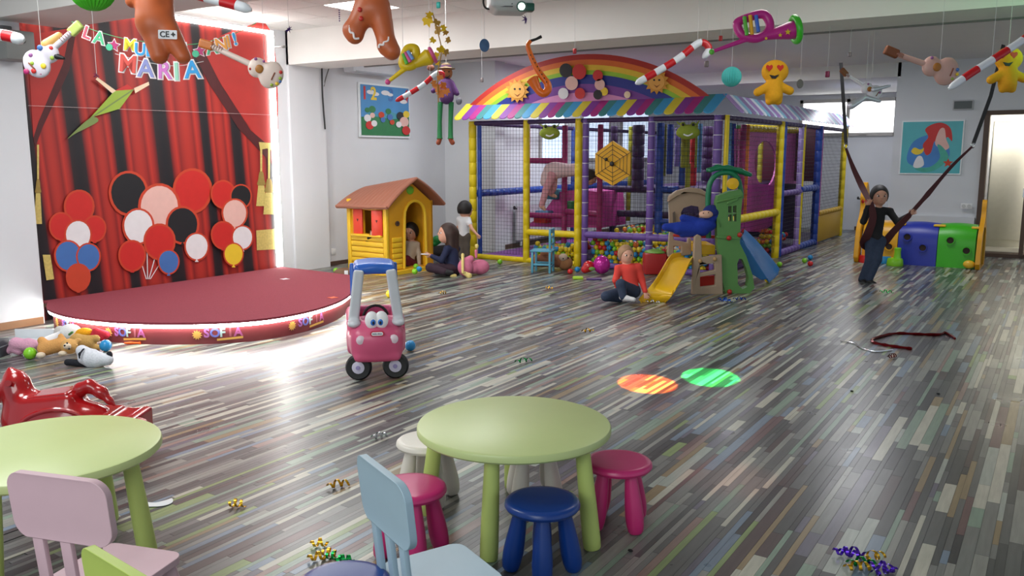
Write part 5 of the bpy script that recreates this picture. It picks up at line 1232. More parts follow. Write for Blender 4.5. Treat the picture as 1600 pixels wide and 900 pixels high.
pt_, PC_ = person('child in pale pink top bending over on the soft ramp inside the play frame', dc, at(852, 338, dc+.1), dict(head=(922, 276), neck=(910, 268), chest=(896, 264), pelvis=(864, 268), shl=(903, 268, -.08), shr=(903, 266, .08), ell=(905, 286, -.08), wrl=(903, 302, -.05), elr=(912, 286, .08), wrr=(911, 302, .08),
    hpl=(862, 274, -.05), hpr=(866, 274, .06), knl=(853, 298, -.05), knr=(866, 292, .08), anl=(846, 322, -.04), anr=(860, 303, .15), tol=(851, 327, -.06), tor=(868, 307, .13)), 12.5, (.75, -.25, -.6), skin_a, hair_b, M('cloth_pale_pink', (226, 196, 200), .85), pink_t, skin_a, .95)
kk = Sk(dc); solid('tunic', [ell(kk.p(868, 266), (kk.r(19), kk.r(13), kk.r(13)), CF, .03), cap(kk.p(855, 276), kk.p(852, 284), kk.r(10), kk.r(8), .03), cap(kk.p(880, 266), kk.p(898, 266), kk.r(11), kk.r(9), .03)], M('cloth_pale_pink', (226, 196, 200), .85), pt_, .012)
# strap swing
strap = M('strap_grey', (58, 56, 58), .8); silk = M('swing_maroon', (74, 26, 30), .75)
sw = thing('strap_swing', 'maroon cloth strap swing hanging from the ceiling around the boy on the right', 'swing', onz(1375, 440, 1.0))
def ribbon(pts, w_, name, m, th=.006):
    pts = [Vector(p) for p in pts]; vs = []; fs = []; ws_ = w_ if isinstance(w_, list) else [w_]*len(pts)
    for i, p in enumerate(pts):
        t_ = (pts[min(i+1, len(pts)-1)]-pts[max(i-1, 0)]).normalized(); s1 = t_.cross(FH).normalized()*ws_[i]/2; n = FH*th/2
        vs += [p-s1-n, p+s1-n, p+s1+n, p-s1+n]
    for i in range(len(pts)-1):
        for j in range(4): a = i*4+j; c = i*4+(j+1) % 4; fs.append((a, c, c+4, a+4))
    fs += [(3, 2, 1, 0), tuple((len(pts)-1)*4+j for j in range(4))]
    b = MB(); b.add(vs, fs); return b.build(name, m, sw)
k = Sk(DB); c1_ = at(1313, 103, DB); c1_.z = 3.17; c2_ = at(1563, 84, DB); c2_.z = 3.17
ribbon([at(1314, 98, DB), at(1318, 160, DB), at(1322, 226, DB)], .045, 'webbing', strap); ribbon([at(1568, 70, DB), at(1548, 150, DB), at(1521, 224, DB)], .05, 'webbing', strap)
for u, v in ((1322, 228), (1520, 227)): b = MB(); b.tube([at(u, v, DB)+RT*.022*math.cos(a)+ZZ*.035*math.sin(a) for a in [2*PI*i/14 for i in range(14)]], .007, 6, closed=True); b.build('carabiner', M('steel', (170, 170, 170), .25, 1), sw)
ribbon(catmull([at(1322, 232, DB), at(1333, 262, DB), at(1346, 290, DB-.05), at(1358, 314, DB-.20)], 4), [.03, .035, .04, .05, .06, .065, .07, .075, .08, .08, .075, .07, .06], 'left_cloth', silk)
ribbon(catmull([at(1360, 316, DB-.22), at(1364, 340, DB-.20), at(1356, 365, DB-.14), at(1350, 380, DB-.02), at(1362, 386, DB+.10), at(1380, 380, DB+.06), at(1396, 362, DB-.05), at(1421, 336, DB-.17)], 4), [.07+.05*math.sin(PI*min(1, i/28)) for i in range(29)], 'seat_cloth', silk, .01)
ribbon(catmull([at(1420, 337, DB-.17), at(1450, 303, DB-.1), at(1485, 262, DB), at(1519, 229, DB)], 4), [.06, .055, .055, .055, .07, .06, .05, .045, .045, .04, .035, .03, .03], 'right_cloth', silk)
# ------------------------------------------------------------------ soft toys and things on the floor
def plush(name, label, D, prims_by_col, eyes=(), cell=.009, cat='soft toy', base=None):
    k = Sk(D); first = None
    t = thing(name, label, cat, base)
    for nm, m, pr in prims_by_col:
        ps = []
        for q in pr:
            if len(q) == 6 and abs(q[2]) >= 1: (u0, v0, r0, u1, v1, r1) = q; ps.append(cap(k.p(u0, v0), k.p(u1, v1), k.r(r0), k.r(r1), .015))
            elif len(q) == 8: (u0, v0, d0, r0, u1, v1, d1, r1) = q; ps.append(cap(k.p(u0, v0, d0), k.p(u1, v1, d1), k.r(r0), k.r(r1), .015))
            elif len(q) == 5: (u0, v0, rx_, ry_, rz_) = q; ps.append(ell(k.p(u0, v0), (k.r(rx_), k.r(ry_), k.r(rz_)), CF, .015))
            else: (u0, v0, d0, rx_, ry_, rz_) = q[:6]; ps.append(ell(k.p(u0, v0, d0), (k.r(rx_), k.r(ry_), k.r(rz_)), CF, .015))
        solid(nm, ps, m, t, cell)
    for (u, v, d, r_) in eyes: b = MB(); b.ell(k.p(u, v, d), k.r(r_), None, 8); b.build('eye', blackp, t)
    return t
def fur(name, c): return M(name, c, .95, var=.14, scale=90, bump=.5)
D_ = (onz(140, 573)-CP).dot(FW)
plush('panda_toy', 'black and white plush panda lying face down in front of the toy pile', D_, [('body', fur('fur_white', (206, 208, 216)), [(133, 559, 11, 168, 562, 9), (144, 560, 15, 152, 562, 13), (128, 548, 9, 136, 552, 9)]),
    ('leg', fur('fur_black', (24, 26, 34)), [(106, 566, 5.5, 135, 568, 6)]), ('ear', fur('fur_black', (24, 26, 34)), [(171, 553, 4.5, 172, 561, 4)]), ('collar', fur('fur_black', (24, 26, 34)), [(124, 553, -.09, 1.6, 131, 545, -.05, 1.6), (124, 553, -.09, 1.6, 124, 560, -.09, 1.6)])], base=onz(140, 573))
D_ = (onz(75, 560)-CP).dot(FW)
plush('dog_toy', 'ginger and cream plush dog lying on its side in the toy pile', D_, [('body', fur('fur_ginger', (206, 150, 86)), [(70, 545, 11, 96, 538, 11), (95, 525, 4, 99, 535, 5), (65, 532, 6, 72, 540, 8)]), ('head', fur('fur_honey', (204, 156, 92)), [(108, 541, -.03, 13, 11, 12), (96, 528, 0, 4.5, 3, 5), (122, 532, 0, 5, 3, 4)]),
    ('muzzle', fur('fur_cream', (222, 204, 180)), [(105, 541, -.10, 6, 5, 5)]), ('paw', fur('fur_cream', (222, 204, 180)), [(64, 555, -.06, 7, 6, 5)]), ('paw', fur('fur_cream', (222, 204, 180)), [(98, 552, -.07, 7, 5, 4)])], ((105, 536, -.15, 1.5), (108, 545, -.13, 1.6), (101, 540, -.16, 1.6)), base=onz(82, 560))
plush('bear_toy', 'yellow-brown plush bear lying behind the panda in the toy pile', D_+.28, [('body', fur('fur_amber', (188, 148, 84)), [(120, 532, 11, 140, 536, 10), (126, 531, 6, 150, 529, 6), (140, 543, 5, 152, 543, 5)]), ('jacket', fur('fur_brown', (122, 84, 54)), [(128, 535, .0, 12, 9, 8)])], base=onz(135, 545))
plush('pink_plush', 'pink plush toy lying at the left end of the toy pile', D_+.12, [('body', fur('fur_pink', (206, 152, 176)), [(25, 537, 10, 50, 541, 9), (22, 545, 7, 30, 549, 6), (44, 534, 6, 58, 538, 6), (14, 548, 5, 22, 541, 6)])], base=onz(35, 552))
plush('white_plush', 'white plush head with green ribbon at the back of the toy pile', D_+.6, [('head', fur('fur_snow', (226, 226, 226)), [(110, 519, 0, 17, 12, 13)]), ('body', fur('fur_grey_white', (196, 192, 186)), [(94, 518, 9, 92, 524, 8)]), ('ribbon', fur('ribbon_green', (70, 120, 60)), [(108, 523, -.17, 2, 113, 519, -.17, 2)])], base=onz(108, 532))
plush('orange_plush', 'orange and yellow plush fish shape beside the red one by the stage front', D_+.55, [('body', fur('fur_orange', (238, 166, 24)), [(132, 519, 0, 13, 7, 7), (122, 522, 4, 112, 526, 2)])], base=onz(132, 528))
plush('red_plush', 'crimson plush cushion lying between the orange toy and the stage front', D_+.55, [('body', fur('fur_red', (190, 40, 58)), [(150, 518, 6, 166, 523, 6), (146, 524, 5, 160, 528, 5)])], base=onz(158, 530))
D2_ = D_+.45
tray = thing('toy_tray', 'clear white shallow plastic tray under the plush toys by the left wall', 'tray', onz(48, 537))
b = MB(); q = onz(48, 536, .02); b.box(q+ZZ*.0, (.46, .34, .025), .01, m=CF)
b.build('tray_base', M('tray_white', (216, 220, 224), .3), tray)
for sx, sz, d in ((0, 0, (.46, .012, .09)),): b = MB(); b.box(q+FH*.17+ZZ*.045, d, .004, m=CF); b.build('tray_side', M('tray_white', (216, 220, 224), .3), tray)
b = MB(); b.box(q+RT*.22+ZZ*.045, (.012, .34, .09), .004, m=CF); b.build('tray_side', M('tray_white', (216, 220, 224), .3), tray)
q = onz(0, 556); t = thing('dark_crate', 'dark grey plastic box on the floor at the left edge beside the toys', 'box', q)
b = MB(); b.box(q+ZZ*.07, (.10, .14, .14), .01, m=CF); b.build('box_body', M('crate_grey', (52, 56, 62), .5), t); b = MB(); b.box(q+ZZ*.085, (.106, .146, .012), .003, m=CF); b.build('box_rim', M('crate_rim', (110, 114, 118), .5), t)
for u, v, c_, lb_ in ((47, 552, 'green', 'lime green ball in front of the pink plush toy'), (165, 540, 'blue', 'blue ball at the right end of the toy pile')): q = onz(u, v, .05); ball(q, c_, lb_, s_=1.25)
q = onz(207, 536, .012); b = MB(); b.tube([q-RT*.07, q-RT*.02, q+RT*.05, q+RT*.07], [.008, .012, .008, .014], 8); tag(b.build('toy_spade', M('spade_orange', (232, 92, 30), .4), loc=q), 'small orange toy piece lying at the foot of the stage front', 'toy')
# giraffe pair, pink
pz = fur('fur_giraffe_pink', (206, 116, 146)); yz_ = fur('fur_giraffe_yellow', (226, 206, 130))
Dg = (onz(732, 432)-CP).dot(FW)
plush('giraffe_toy', 'pink spotted plush giraffe with yellow mane lying beside the sitting girl', Dg, [('body', pz, [(727, 418, 0, 12, 10, 14), (740, 419, .1, 9, 10, 9), (750, 417, .15, 15, 12, 12), (735, 405, 6, 728, 410, 8), (744, 402, 2, 744, 392, 2.5)]),
    ('mane', yz_, [(723, 398, -.06, 2.5, 723, 426, -.15, 2)]), ('hoof', yz_, [(711, 431, 3, 707, 431, 4)]), ('hoof', yz_, [(726, 427, -.12, 3, 733, 431, -.12, 4.5)]), ('horn', yz_, [(745, 384, 3, 745, 386, 2.6)])], ((727, 426, -.16, .8),), base=onz(732, 432))
# blue plush lying on the slide set
plush('blue_plush', 'big royal blue plush figure with pale face lying across the climbing set', 10.12, [('body', fur('fur_blue', (20, 50, 150)), [(1100, 352, 0, 19, 14, 11), (1060, 357, 10, 1098, 358, 11), (1040, 355, 6, 1062, 356, 9), (1068, 341, 6, 1096, 348, 7), (1066, 366, 5, 1090, 362, 8), (1108, 344, 9, 1115, 336, 10)]),
    ('head', fur('fur_blue_dark', (22, 40, 110)), [(1112, 332, 0, 14, 12, 12)]), ('face', fur('fur_face', (216, 172, 150)), [(1103, 335, -.085, 11, 6, 6)])], ((1099, 333, -.13, .9), (1107, 332, -.135, .9)), base=at(1085, 368, 10.12))
# brown plush behind the chair
Dd = (onz(850, 428)-CP).dot(FW)+.45
plush('brown_plush', 'brown and cream plush dog lying under and behind the blue wooden chair', Dd, [('body', fur('fur_brown_warm', (150, 96, 68)), [(840, 408, 9, 872, 408, 10), (852, 398, 8, 862, 404, 9)]), ('head', fur('fur_brown_light', (166, 116, 76)), [(883, 411, 0, 12, 11, 11)]),
    ('patch', fur('fur_cream2', (204, 178, 156)), [(880, 402, -.08, 7, 5, 6)])], ((888, 403, -.1, 1.2), (880, 404, -.14, 1.2)), base=onz(860, 418))
# strawberry and big pink foil ball
q = onz(940, 428, 0); t = thing('foil_ball', 'big shiny magenta foil ball in front of the ball pit', 'ball', q)
k = Sk((q-CP).dot(FW)); c = q+ZZ*k.r(14.5); b = MB(); b.ell(c, (k.r(13.5), k.r(13.5), k.r(14.5)), None, 20); b.build('ball_body', M('foil_magenta', (190, 40, 150), .18, .3, bump=.6, scale=9), t)
b = MB(); b.tube([c+ZZ*k.r(14), c+ZZ*k.r(16)], .012, 8); b.build('valve', M('foil_magenta', (190, 40, 150), .18, .3), t)
q = onz(918, 428); k = Sk((q-CP).dot(FW)); t = thing('toy_strawberry', 'shiny red toy strawberry with a green leaf beside the magenta ball', 'toy', q)
solid('fruit', [ell(k.p(920, 416), (k.r(9), k.r(8), k.r(9)), CF, .02), ell(k.p(914, 421), (k.r(6), k.r(6), k.r(6)), CF, .03)], M('foil_red', (190, 20, 30), .2, coat=.5), t, .008)
b = MB(); b.ell(k.p(925, 420, -.09), (k.r(5), .01, k.r(3)), CF); b.build('leaf', M('leaf_green', (110, 150, 70), .5), t)
q = onz(903, 434, .02); b = MB(); b.box(q, (.14, .10, .04), .015, m=CF); tag(b.build('flying_disc', M('lime_toy', (170, 210, 50), .4), loc=q-ZZ*.02), 'flat lime green toy piece on the floor below the strawberry', 'toy')
q = onz(928, 436, .012); b = MB(); b.box(q, (.20, .10, .024), .01, m=CF); tag(b.build('purple_mat', M('purple_toy', (74, 48, 110), .4), loc=q-ZZ*.012), 'flat purple toy piece on the floor in front of the strawberry', 'toy')
q = onz(1022, 428); b = MB(); b.lathe([(0, 0), (.15, 0), (.14, .02), (.04, .05), (0, .055)], 20, Matrix.Translation((q.x, q.y, .30)), 1, .7); t = thing('turtle_sandbox', 'red crate with a leaf green lid behind the boy in the red shirt', 'toy box', q)
b.build('lid', M('lid_green', (116, 160, 60), .45), t)
b = MB(); b.box(q+ZZ*.15, (.30, .24, .29), .02, m=CF); b.build('crate', M('crate_red', (170, 34, 34), .5), t)
# dark ride-on with green toy by the wall behind the girl
q = onz(682, 404); k = Sk((q-CP).dot(FW)-.2); t = thing('dark_toy_heap', 'black bag with a bright green toy frog head behind the sitting girl', 'bag', q)
solid('bag', [ell(k.p(682, 396), (k.r(20), k.r(9), k.r(9)), CF, .03), cap(k.p(668, 392), k.p(700, 388), k.r(6), k.r(6), .03)], black_c, t, .014)
solid('green_head', [ell(k.p(683, 375), (k.r(8), k.r(6), k.r(7)), CF, .02), ell(k.p(679, 381), (k.r(6), k.r(5), k.r(4)), CF, .02)], M('toy_green', (20, 130, 60), .4), t, .010)
# cushion beside stage
q = onz(541, 434); k = Sk((q-CP).dot(FW)); t = thing('brown_cushion', 'round brown cushion with a white tag between stage and playhouse', 'cushion', q)
solid('pad', [ell(k.p(540, 427), (k.r(19), k.r(14), k.r(9)), CF, .03)], fur('cushion_brown', (110, 82, 62)), t, .012)
b = MB(); b.box(k.p(541, 427, -.14), (.05, .01, .075), .003, m=CF); b.build('tag', white_c, t)
# wall socket by the pillar
p = onx(521, 393, -9.155); b = MB(); b.box(p, (.02, .085, .085), .004); tag(b.build('wall_socket', M('plastic_white', (235, 235, 235), .35), loc=p), 'small white socket low on the wall between pillar and playhouse', 'socket')
# foil streamers and scraps on the floor
FO = {n_: M('foil_'+n_, c_, .22, .85, var=.1) for n_, c_ in dict(gold=(226, 176, 50), green=(20, 150, 70), purple=(90, 50, 190), silver=(200, 204, 210), darkred=(130, 22, 28), blue=(20, 80, 190)).items()}
rs = random.Random(11)
def curl(u, v, cols_, wpx, hpx, label, n=1):
    q = onz(u, v, 0); k = Sk((q-CP).dot(FW)); t = thing('foil_streamer', label, 'streamer', q) if n > 1 else None
    o = None
    for j in range(n):
        cu, cv = (u, v) if n == 1 else (u+rs.uniform(-.4, .4)*wpx, v+rs.uniform(-.4, .4)*hpx); c = onz(cu, cv, 0); w_ = k.r(wpx)*(1 if n == 1 else .45); r_ = min(.022, w_*.28); a0 = rs.uniform(-.5, .5); b = MB()
        d = Vector((math.cos(YAW+a0), math.sin(YAW+a0), 0)); e = Vector((-d.y, d.x, 0)); m_ = 30; turns = rs.uniform(2, 3.5); vs = []; fs = []
        for i in range(m_):
            f_ = i/(m_-1); a = f_*turns*2*PI; rr_ = r_*(.55+.45*math.sin(f_*PI)); p0 = c+d*(f_-.5)*w_+e*math.cos(a)*rr_+ZZ*(math.sin(a)*rr_*.9+rr_+.002)
            vs += [p0-d*.006, p0+d*.006]
        fs = [(2*i, 2*i+1, 2*i+3, 2*i+2) for i in range(m_-1)]; nn = len(vs); vs += [v_+ZZ*.0012 for v_ in vs]; fs += [tuple(nn+x for x in f[::-1]) for f in fs]
        b.add(vs, fs); m = FO[cols_[j % len(cols_)]]
        o = b.build('foil_curl' if t else 'foil_streamer', m, t, loc=None if t else q)
    if t is None: tag(o, label, 'streamer')
    return o
curl(370, 793, ['gold'], 26, 14, 'small gold foil curl on the floor right of the left table leg')
curl(529, 762, ['gold'], 34, 14, 'gold foil curl on the floor left of the pale blue chair')
curl(515, 868, ['gold', 'green', 'gold', 'green', 'gold'], 60, 34, 'tangle of gold and green foil curls above the cut-off blue stool', 5)
curl(1345, 880, ['purple', 'gold', 'green', 'purple', 'purple', 'gold'], 90, 46, 'tangle of purple, gold and green foil curls at the bottom right', 7)
curl(593, 686, ['silver'], 24, 10, 'silver foil curl on the floor left of the white stool')
curl(818, 567, ['green'], 28, 8, 'green foil curl on the open floor right of the toy car')
curl(1385, 458, ['green'], 20, 6, 'green foil scrap on the floor right of the boy with the strap')
curl(918, 520, ['gold'], 18, 5, 'tiny gold foil scrap on the middle of the floor')
curl(858, 452, ['gold'], 12, 4, 'tiny gold foil scrap on the floor in front of the blue wooden chair')
curl(692, 460, ['gold'], 12, 4, 'tiny gold foil scrap on the floor right of the stage')
curl(1145, 471, ['blue', 'blue'], 44, 6, 'blue foil ribbon on the floor in front of the green tower', 3)
curl(1020, 474, ['silver'], 24, 4, 'silver scraps on the floor at the foot of the yellow slide')
curl(700, 730, ['green'], 10, 5, 'green foil scrap under the near lime table')
curl(1394, 560, ['darkred'], 16, 5, 'short dark red tinsel scrap below the long tinsel string')
b = MB(); P = [onz(u, v, .012) for u, v in ((1425, 545), (1395, 541), (1368, 536), (1362, 531), (1375, 526), (1400, 521), (1430, 522), (1465, 523), (1478, 520), (1492, 529))]; b.tube(catmull(P, 5), [.010+.006*rs.random() for _ in range(46)], 5)
tag(b.build('tinsel_string', FO['darkred'], loc=P[0]), 'long thin dark red tinsel string curved on the floor at the right', 'tinsel')
b = MB(); P = [onz(u, v, .008) for u, v in ((1313, 532), (1335, 536), (1345, 543), (1368, 549), (1395, 546))]; b.tube(catmull(P, 4), .006, 5); tag(b.build('tinsel_string', FO['silver'], loc=P[0]), 'thin silver tinsel string beside the dark red one on the floor', 'tinsel')
q = onz(248, 787, .003); b = MB(); pts = [(v.x, v.y) for v in catmull([(-.09, -.01, 0), (-.04, -.035, 0), (.03, -.03, 0), (.06, .01, 0), (.04, .06, 0), (.02, .04, 0), (-.02, .01, 0), (-.07, .015, 0)], 4, True)]; b.prism(pts, 0, .002, frame(q, RT, FH, ZZ))
tag(b.build('paper_tag', white_c, loc=q), 'white paper scrap on the floor beside the left table leg', 'paper')
for u, v, lb_ in ((985, 860, 'black crumb on the floor right of the lime table leg'), (1466, 615, 'dark bit on the floor at the far right'), (1331, 611, 'small dark bit on the floor left of the other one at the right')):
    q = onz(u, v, .006); b = MB(); b.ell(q, (.012, .008, .006), None, 7); tag(b.build('floor_crumb', blackp, loc=q), lb_, 'crumb')
for u, v, lb_ in ((445, 436, 'white paper scrap at the back of the red stage'), (520, 465, 'orange paper scrap on the right part of the stage'),): q = onz(u, v, .207); b = MB(); b.prism(star(0, 0, .06, .6, 4), 0, .002, frame(q, RT, FH, ZZ)); tag(b.build('paper_scrap', white_c if u < 500 else M('spade_orange', (232, 92, 30), .4), loc=q), lb_, 'paper')
# ------------------------------------------------------------------ hanging decorations
nyl = M('nylon_thread', (200, 200, 200), .4)
def thread(t, p, top=None):
    y = p.y; z = top if top else (3.3 if y < 8.3 and not 4.15 < y < 4.83 else (2.85 if 8.4 < y < 9.1 or y < 4.9 else 3.17)); b = MB(); b.tube([p, Vector((p.x, p.y, z))], .0016, 4); return b.build('thread', nyl, t)
def rotf(th_): # in-plane frame: x along angle, y depth, z perp
    d = RT*math.cos(th_)+ZZ*math.sin(th_); e = -RT*math.sin(th_)+ZZ*math.cos(th_); return frame((0, 0, 0), d, FH, e)
ginger = M('inflatable_gingerbread', (186, 92, 48), .42, var=.05); icing = M('icing_white', (235, 225, 225), .5)
def ginger_fig(D, label, caps, lines, btns):
    k = Sk(D); c0_ = k.p(caps[0][0], caps[0][1]); t = thing('gingerbread_inflatable', label, 'inflatable', c0_)
    ps = []
    for (u0, v0, r0, u1, v1, r1) in caps: ps.append(cap(k.p(u0, v0), k.p(u1, v1), k.r(r0), k.r(r1), .03))
    V = solid('inflated_body', ps, ginger, t, .010)
    for ln in lines: b = MB(); b.tube(catmull([k.p(u, v, -k.r(d)) for u, v, d in ln], 4), k.r(1.7), 6); b.build('icing_line', icing, t)
    for u, v, d in btns: b = MB(); b.ell(k.p(u, v, -k.r(d)), (k.r(3.5), k.r(2), k.r(3.8)), CF); b.build('button', M('button_red', (190, 40, 30), .4), t)
    b = MB(); b.ell(k.p(caps[0][0], caps[0][1]), .01); thread(t, k.p(caps[0][0], caps[0][1]-20)); return t, k
g1, k = ginger_fig(4.6, 'brown gingerbread man inflatable with a small label, hanging in front of the backdrop', [(236, -100, 30, 236, -95, 30), (236, -70, 27, 240, 35, 26), (222, -20, 13, 206, 2, 10), (258, -14, 12, 264, 14, 7), (238, 35, 22, 249, 86, 14), (252, 30, 20, 286, 88, 12)], [], [])
b = MB(); c = k.p(262, 54, -k.r(27)); b.prism(rrect(-.05, -.023, .05, .023, .004, 2), 0, .002, frame(c, RT*1+ZZ*-.03, ZZ*1+RT*.03, -FH)); b.build('label', M('label_white', (206, 206, 212), .5), g1)
text('CE', .042, frame(c-FH*.003-RT*.016, RT, ZZ, -FH), blackp, g1, 'lettering', ext=.0008, bold=.02)
b = MB(); b.prism(star(0, 0, .014, .5, 4), 0, .001, frame(c-FH*.003+RT*.03, RT, ZZ, -FH)); b.build('label_mark', blackp, g1)
ginger_fig(4.5, 'brown gingerbread man inflatable with white icing cuffs hanging by the middle beam', [(580, -120, 34, 580, -115, 34), (580, -85, 28, 581, 12, 24), (570, 18, 19, 554, 46, 15), (549, 48, 13, 554, 56, 13), (592, 16, 19, 604, 66, 14), (606, 74, 15, 612, 80, 14), (556, -60, 14, 530, -30, 12), (606, -60, 14, 634, -35, 12)],
    [[(546, 40, 14), (547, 50, 15), (552, 52, 15), (554, 60, 15), (561, 60, 13)], [(607, 58, 13), (606, 64, 15), (600, 66, 15), (599, 70, 15), (593, 70, 14), (592, 75, 13)]], [(562, 15, 22), (564, 29, 19)])
rw = [M('cane_red', (196, 24, 34), .35), M('cane_white', (226, 230, 238), .35)]
def cane(D, path, rpx, label, seg=5, start=0):
    k = Sk(D); q = catmull([k.p(*p) for p in path], 8); t = thing('candy_cane', label, 'inflatable', q[0]); L_ = [0]
    for i in range(1, len(q)): L_.append(L_[-1]+(q[i]-q[i-1]).length)
    step = k.r(rpx)*seg; n_ = max(2, int(round(L_[-1]/step))); 
    def pt(s_):
        for i in range(1, len(q)):
            if L_[i] >= s_: f_ = (s_-L_[i-1])/max(1e-6, L_[i]-L_[i-1]); return q[i-1].lerp(q[i], f_)
        return q[-1]
    for j in range(n_):
        a, c = L_[-1]*j/n_, L_[-1]*(j+1)/n_; pp = [pt(a+(c-a)*i/4) for i in range(5)]; r_ = k.r(rpx); rr = [r_]*5
        if j == 0: rr = [r_*.3, r_*.85, r_, r_, r_]
        if j == n_-1: rr = [r_, r_, r_, r_*.85, r_*.3]
        b = MB(); b.tube(pp, rr, 14); b.build('stripe', rw[(j+start) % 2], t)
    thread(t, q[len(q)//2]); return t
cane(4.4, [(250, -30), (290, -14), (330, -2), (365, 7), (393, 16)], 8, 'red and white striped candy cane hanging at the top left by the light panel', 3.0, 0)
cane(4.6, [(-60, 44), (-20, 52), (10, 56), (38, 63)], 9, 'striped candy cane in front of the wall speaker at the left edge', 2.0, 0)
cane(7.6, [(618, 158), (640, 146), (662, 132), (680, 116), (690, 114), (694, 122)], 3.8, 'thin striped candy cane hanging before the hills picture', 3.4, 0)
cane(7.3, [(993, 131), (1030, 110), (1062, 90), (1090, 68), (1102, 68), (1108, 78), (1098, 91)], 5.5, 'striped candy cane with a hook in front of the rainbow board', 3.1, 1)
cane(5.6, [(1482, 139), (1515, 116), (1550, 94), (1590, 68), (1620, 46)], 6, 'striped candy cane hanging at the upper right before the yellow doll', 5.0, 1)
# guitars
def guitar(D, hs, ne, bc, r1_, label, base, hcol, dep=.34, prints=(), hole=True):
    k = Sk(D); t = thing('toy_guitar', label, 'inflatable', k.p(*bc)); n0 = k.p(*ne); n1 = k.p(*hs); ax = (k.p(*bc)-n0).normalized(); th_ = math.atan2(ax.z, ax.dot(RT)); m = rotf(th_); R1 = k.r(r1_)
    up_ = k.p(*bc)-ax*R1*.62; lo = k.p(*bc)+ax*R1*.5
    solid('guitar_body', [ell(up_, (R1*.66, R1*dep, R1*.72), m, .01), ell(lo, (R1*.86, R1*dep, R1), m, .012)], base, t, .009)
    b = MB(); b.tube([n1, k.p(*bc)-ax*R1*.9], [R1*.19, R1*.22], 10); b.build('neck', base, t)
    hd = (n1-n0).normalized(); solid('headstock', [rbx(n1+hd*R1*.35, (R1*.42, R1*.10, R1*.22), rotf(math.atan2(hd.z, hd.dot(RT))), R1*.1, .01)], hcol, t, .007)
    if hole:
        c = k.p(*bc)-ax*R1*.35-FH*R1*dep*.93; b = MB(); b.ell(c, (R1*.3, R1*.1, R1*.3), m, 14); b.build('sound_hole', M('sound_hole_ochre', (170, 110, 40), .5), t)
    c = k.p(*bc)+ax*R1*.75-FH*R1*dep*.93; b = MB(); b.box(c, (R1*.10, R1*.1, R1*.6), R1*.04, m=m); b.build('bridge', M('bridge_brown', (130, 70, 40), .5), t)
    b = MB(); 
    for i in range(5): c = n0.lerp(n1, .1+.2*i)-FH*R1*.2; b.box(c, (R1*.03, R1*.05, R1*.3), 0, m=m)
    o = b.build('frets', M('bridge_brown', (130, 70, 40), .5), t, smooth=False); o['kind'] = 'stuff'
    for (a, c_, r_, mm) in prints:
        pz_ = k.p(*bc)+ax*R1*a+m.to_3x3() @ Vector((0, 0, R1*c_)); b = MB(); b.ell(pz_-FH*R1*dep*(1.0-.45*(a*a*.4+c_*c_)), (R1*r_, R1*.08, R1*r_), m, 8); b.build('flower_print', mm, t)
    thread(t, k.p(*bc)); return t
gp = [PC['yellow'], PC['red'], PC['green'], PC['blue'], M('print_mauve', (150, 90, 150), .5)]
cream_i = M('inflatable_cream', (226, 206, 196), .4, var=.04); rose_i = M('inflatable_rose', (200, 160, 150), .4, var=.05)
guitar(5.6, (330, 72), (350, 78), (414, 112), 22, 'cream toy guitar with flower prints hanging at the right of the red backdrop', cream_i, M('headstock_orange', (196, 110, 40), .4), prints=[(1.2, -.35, .13, gp[0]), (1.25, .1, .12, gp[2]), (1.1, .5, .13, gp[1]), (.9, -.6, .12, gp[2]), (-.9, .5, .12, gp[4]), (-.3, .62, .1, gp[4]), (1.35, -.1, .1, gp[3]), (-.95, -.3, .1, gp[1])])
guitar(6.2, (1400, 84), (1410, 88), (1468, 108), 22, 'rose toy guitar with brown headstock hanging above the undersea picture', rose_i, M('headstock_brown', (120, 66, 34), .5), prints=[(1.1, .3, .13, gp[3]), (1.2, 0, .12, gp[0]), (-.9, .5, .12, gp[4]), (1.0, -.4, .1, gp[2])])
guitar(8.6, (1322, 116), (1326, 120), (1361, 142), 13, 'white toy guitar hanging in front of the bright far window', M('inflatable_white', (214, 208, 220), .4), M('headstock_brown', (120, 66, 34), .5), prints=[(.9, .3, .15, gp[4]), (-.8, .4, .14, gp[4])])
k = Sk(8.6); wing = at(1340, 160, 8.6)
t = guitar(5.2, (112, 50), (96, 64), (66, 92), 23, 'white toy guitar with bright flower prints beside the grey wall speaker', M('inflatable_white', (214, 208, 220), .4), M('inflatable_lime', (190, 206, 110), .4), prints=[(.2, .5, .2, gp[0]), (.9, .3, .18, gp[1]), (1.3, .0, .2, M('print_magenta', (170, 30, 100), .5)), (-.6, .5, .15, gp[2]), (-.5, -.5, .2, gp[3]), (.3, -.55, .16, gp[4]), (-1.0, 0, .16, gp[1]), (.6, -.1, .14, gp[2])], hole=False)
k = Sk(5.2); solid('side_horn', [cap(k.p(74, 70), k.p(92, 55), k.r(9), k.r(5), .02)], M('inflatable_peach', (224, 176, 100), .4), t, .008); solid('side_horn', [cap(k.p(88, 88), k.p(100, 91), k.r(5), k.r(2.5), .02)], blackp, t, .007)
b = MB(); b.tube(catmull([k.p(43, 97), k.p(48, 108), k.p(56, 114), k.p(66, 115)], 4), k.r(3), 8); b.build('rim', M('print_magenta', (170, 30, 100), .5), t)
wt = thing('balloon_wing', 'silver white foil bow hanging below the guitar at the far window', 'balloon', at(1345, 158, 8.5)); k = Sk(8.5)
solid('foil_bow', [cap(k.p(1330, 165), k.p(1352, 152), k.r(6), k.r(4), .02), cap(k.p(1365, 140), k.p(1390, 134), k.r(4), k.r(2), .02), cap(k.p(1352, 152), k.p(1374, 158), k.r(4), k.r(3), .02)], M('foil_pearl', (200, 200, 214), .3, .4), wt, .009); thread(wt, k.p(1352, 150))
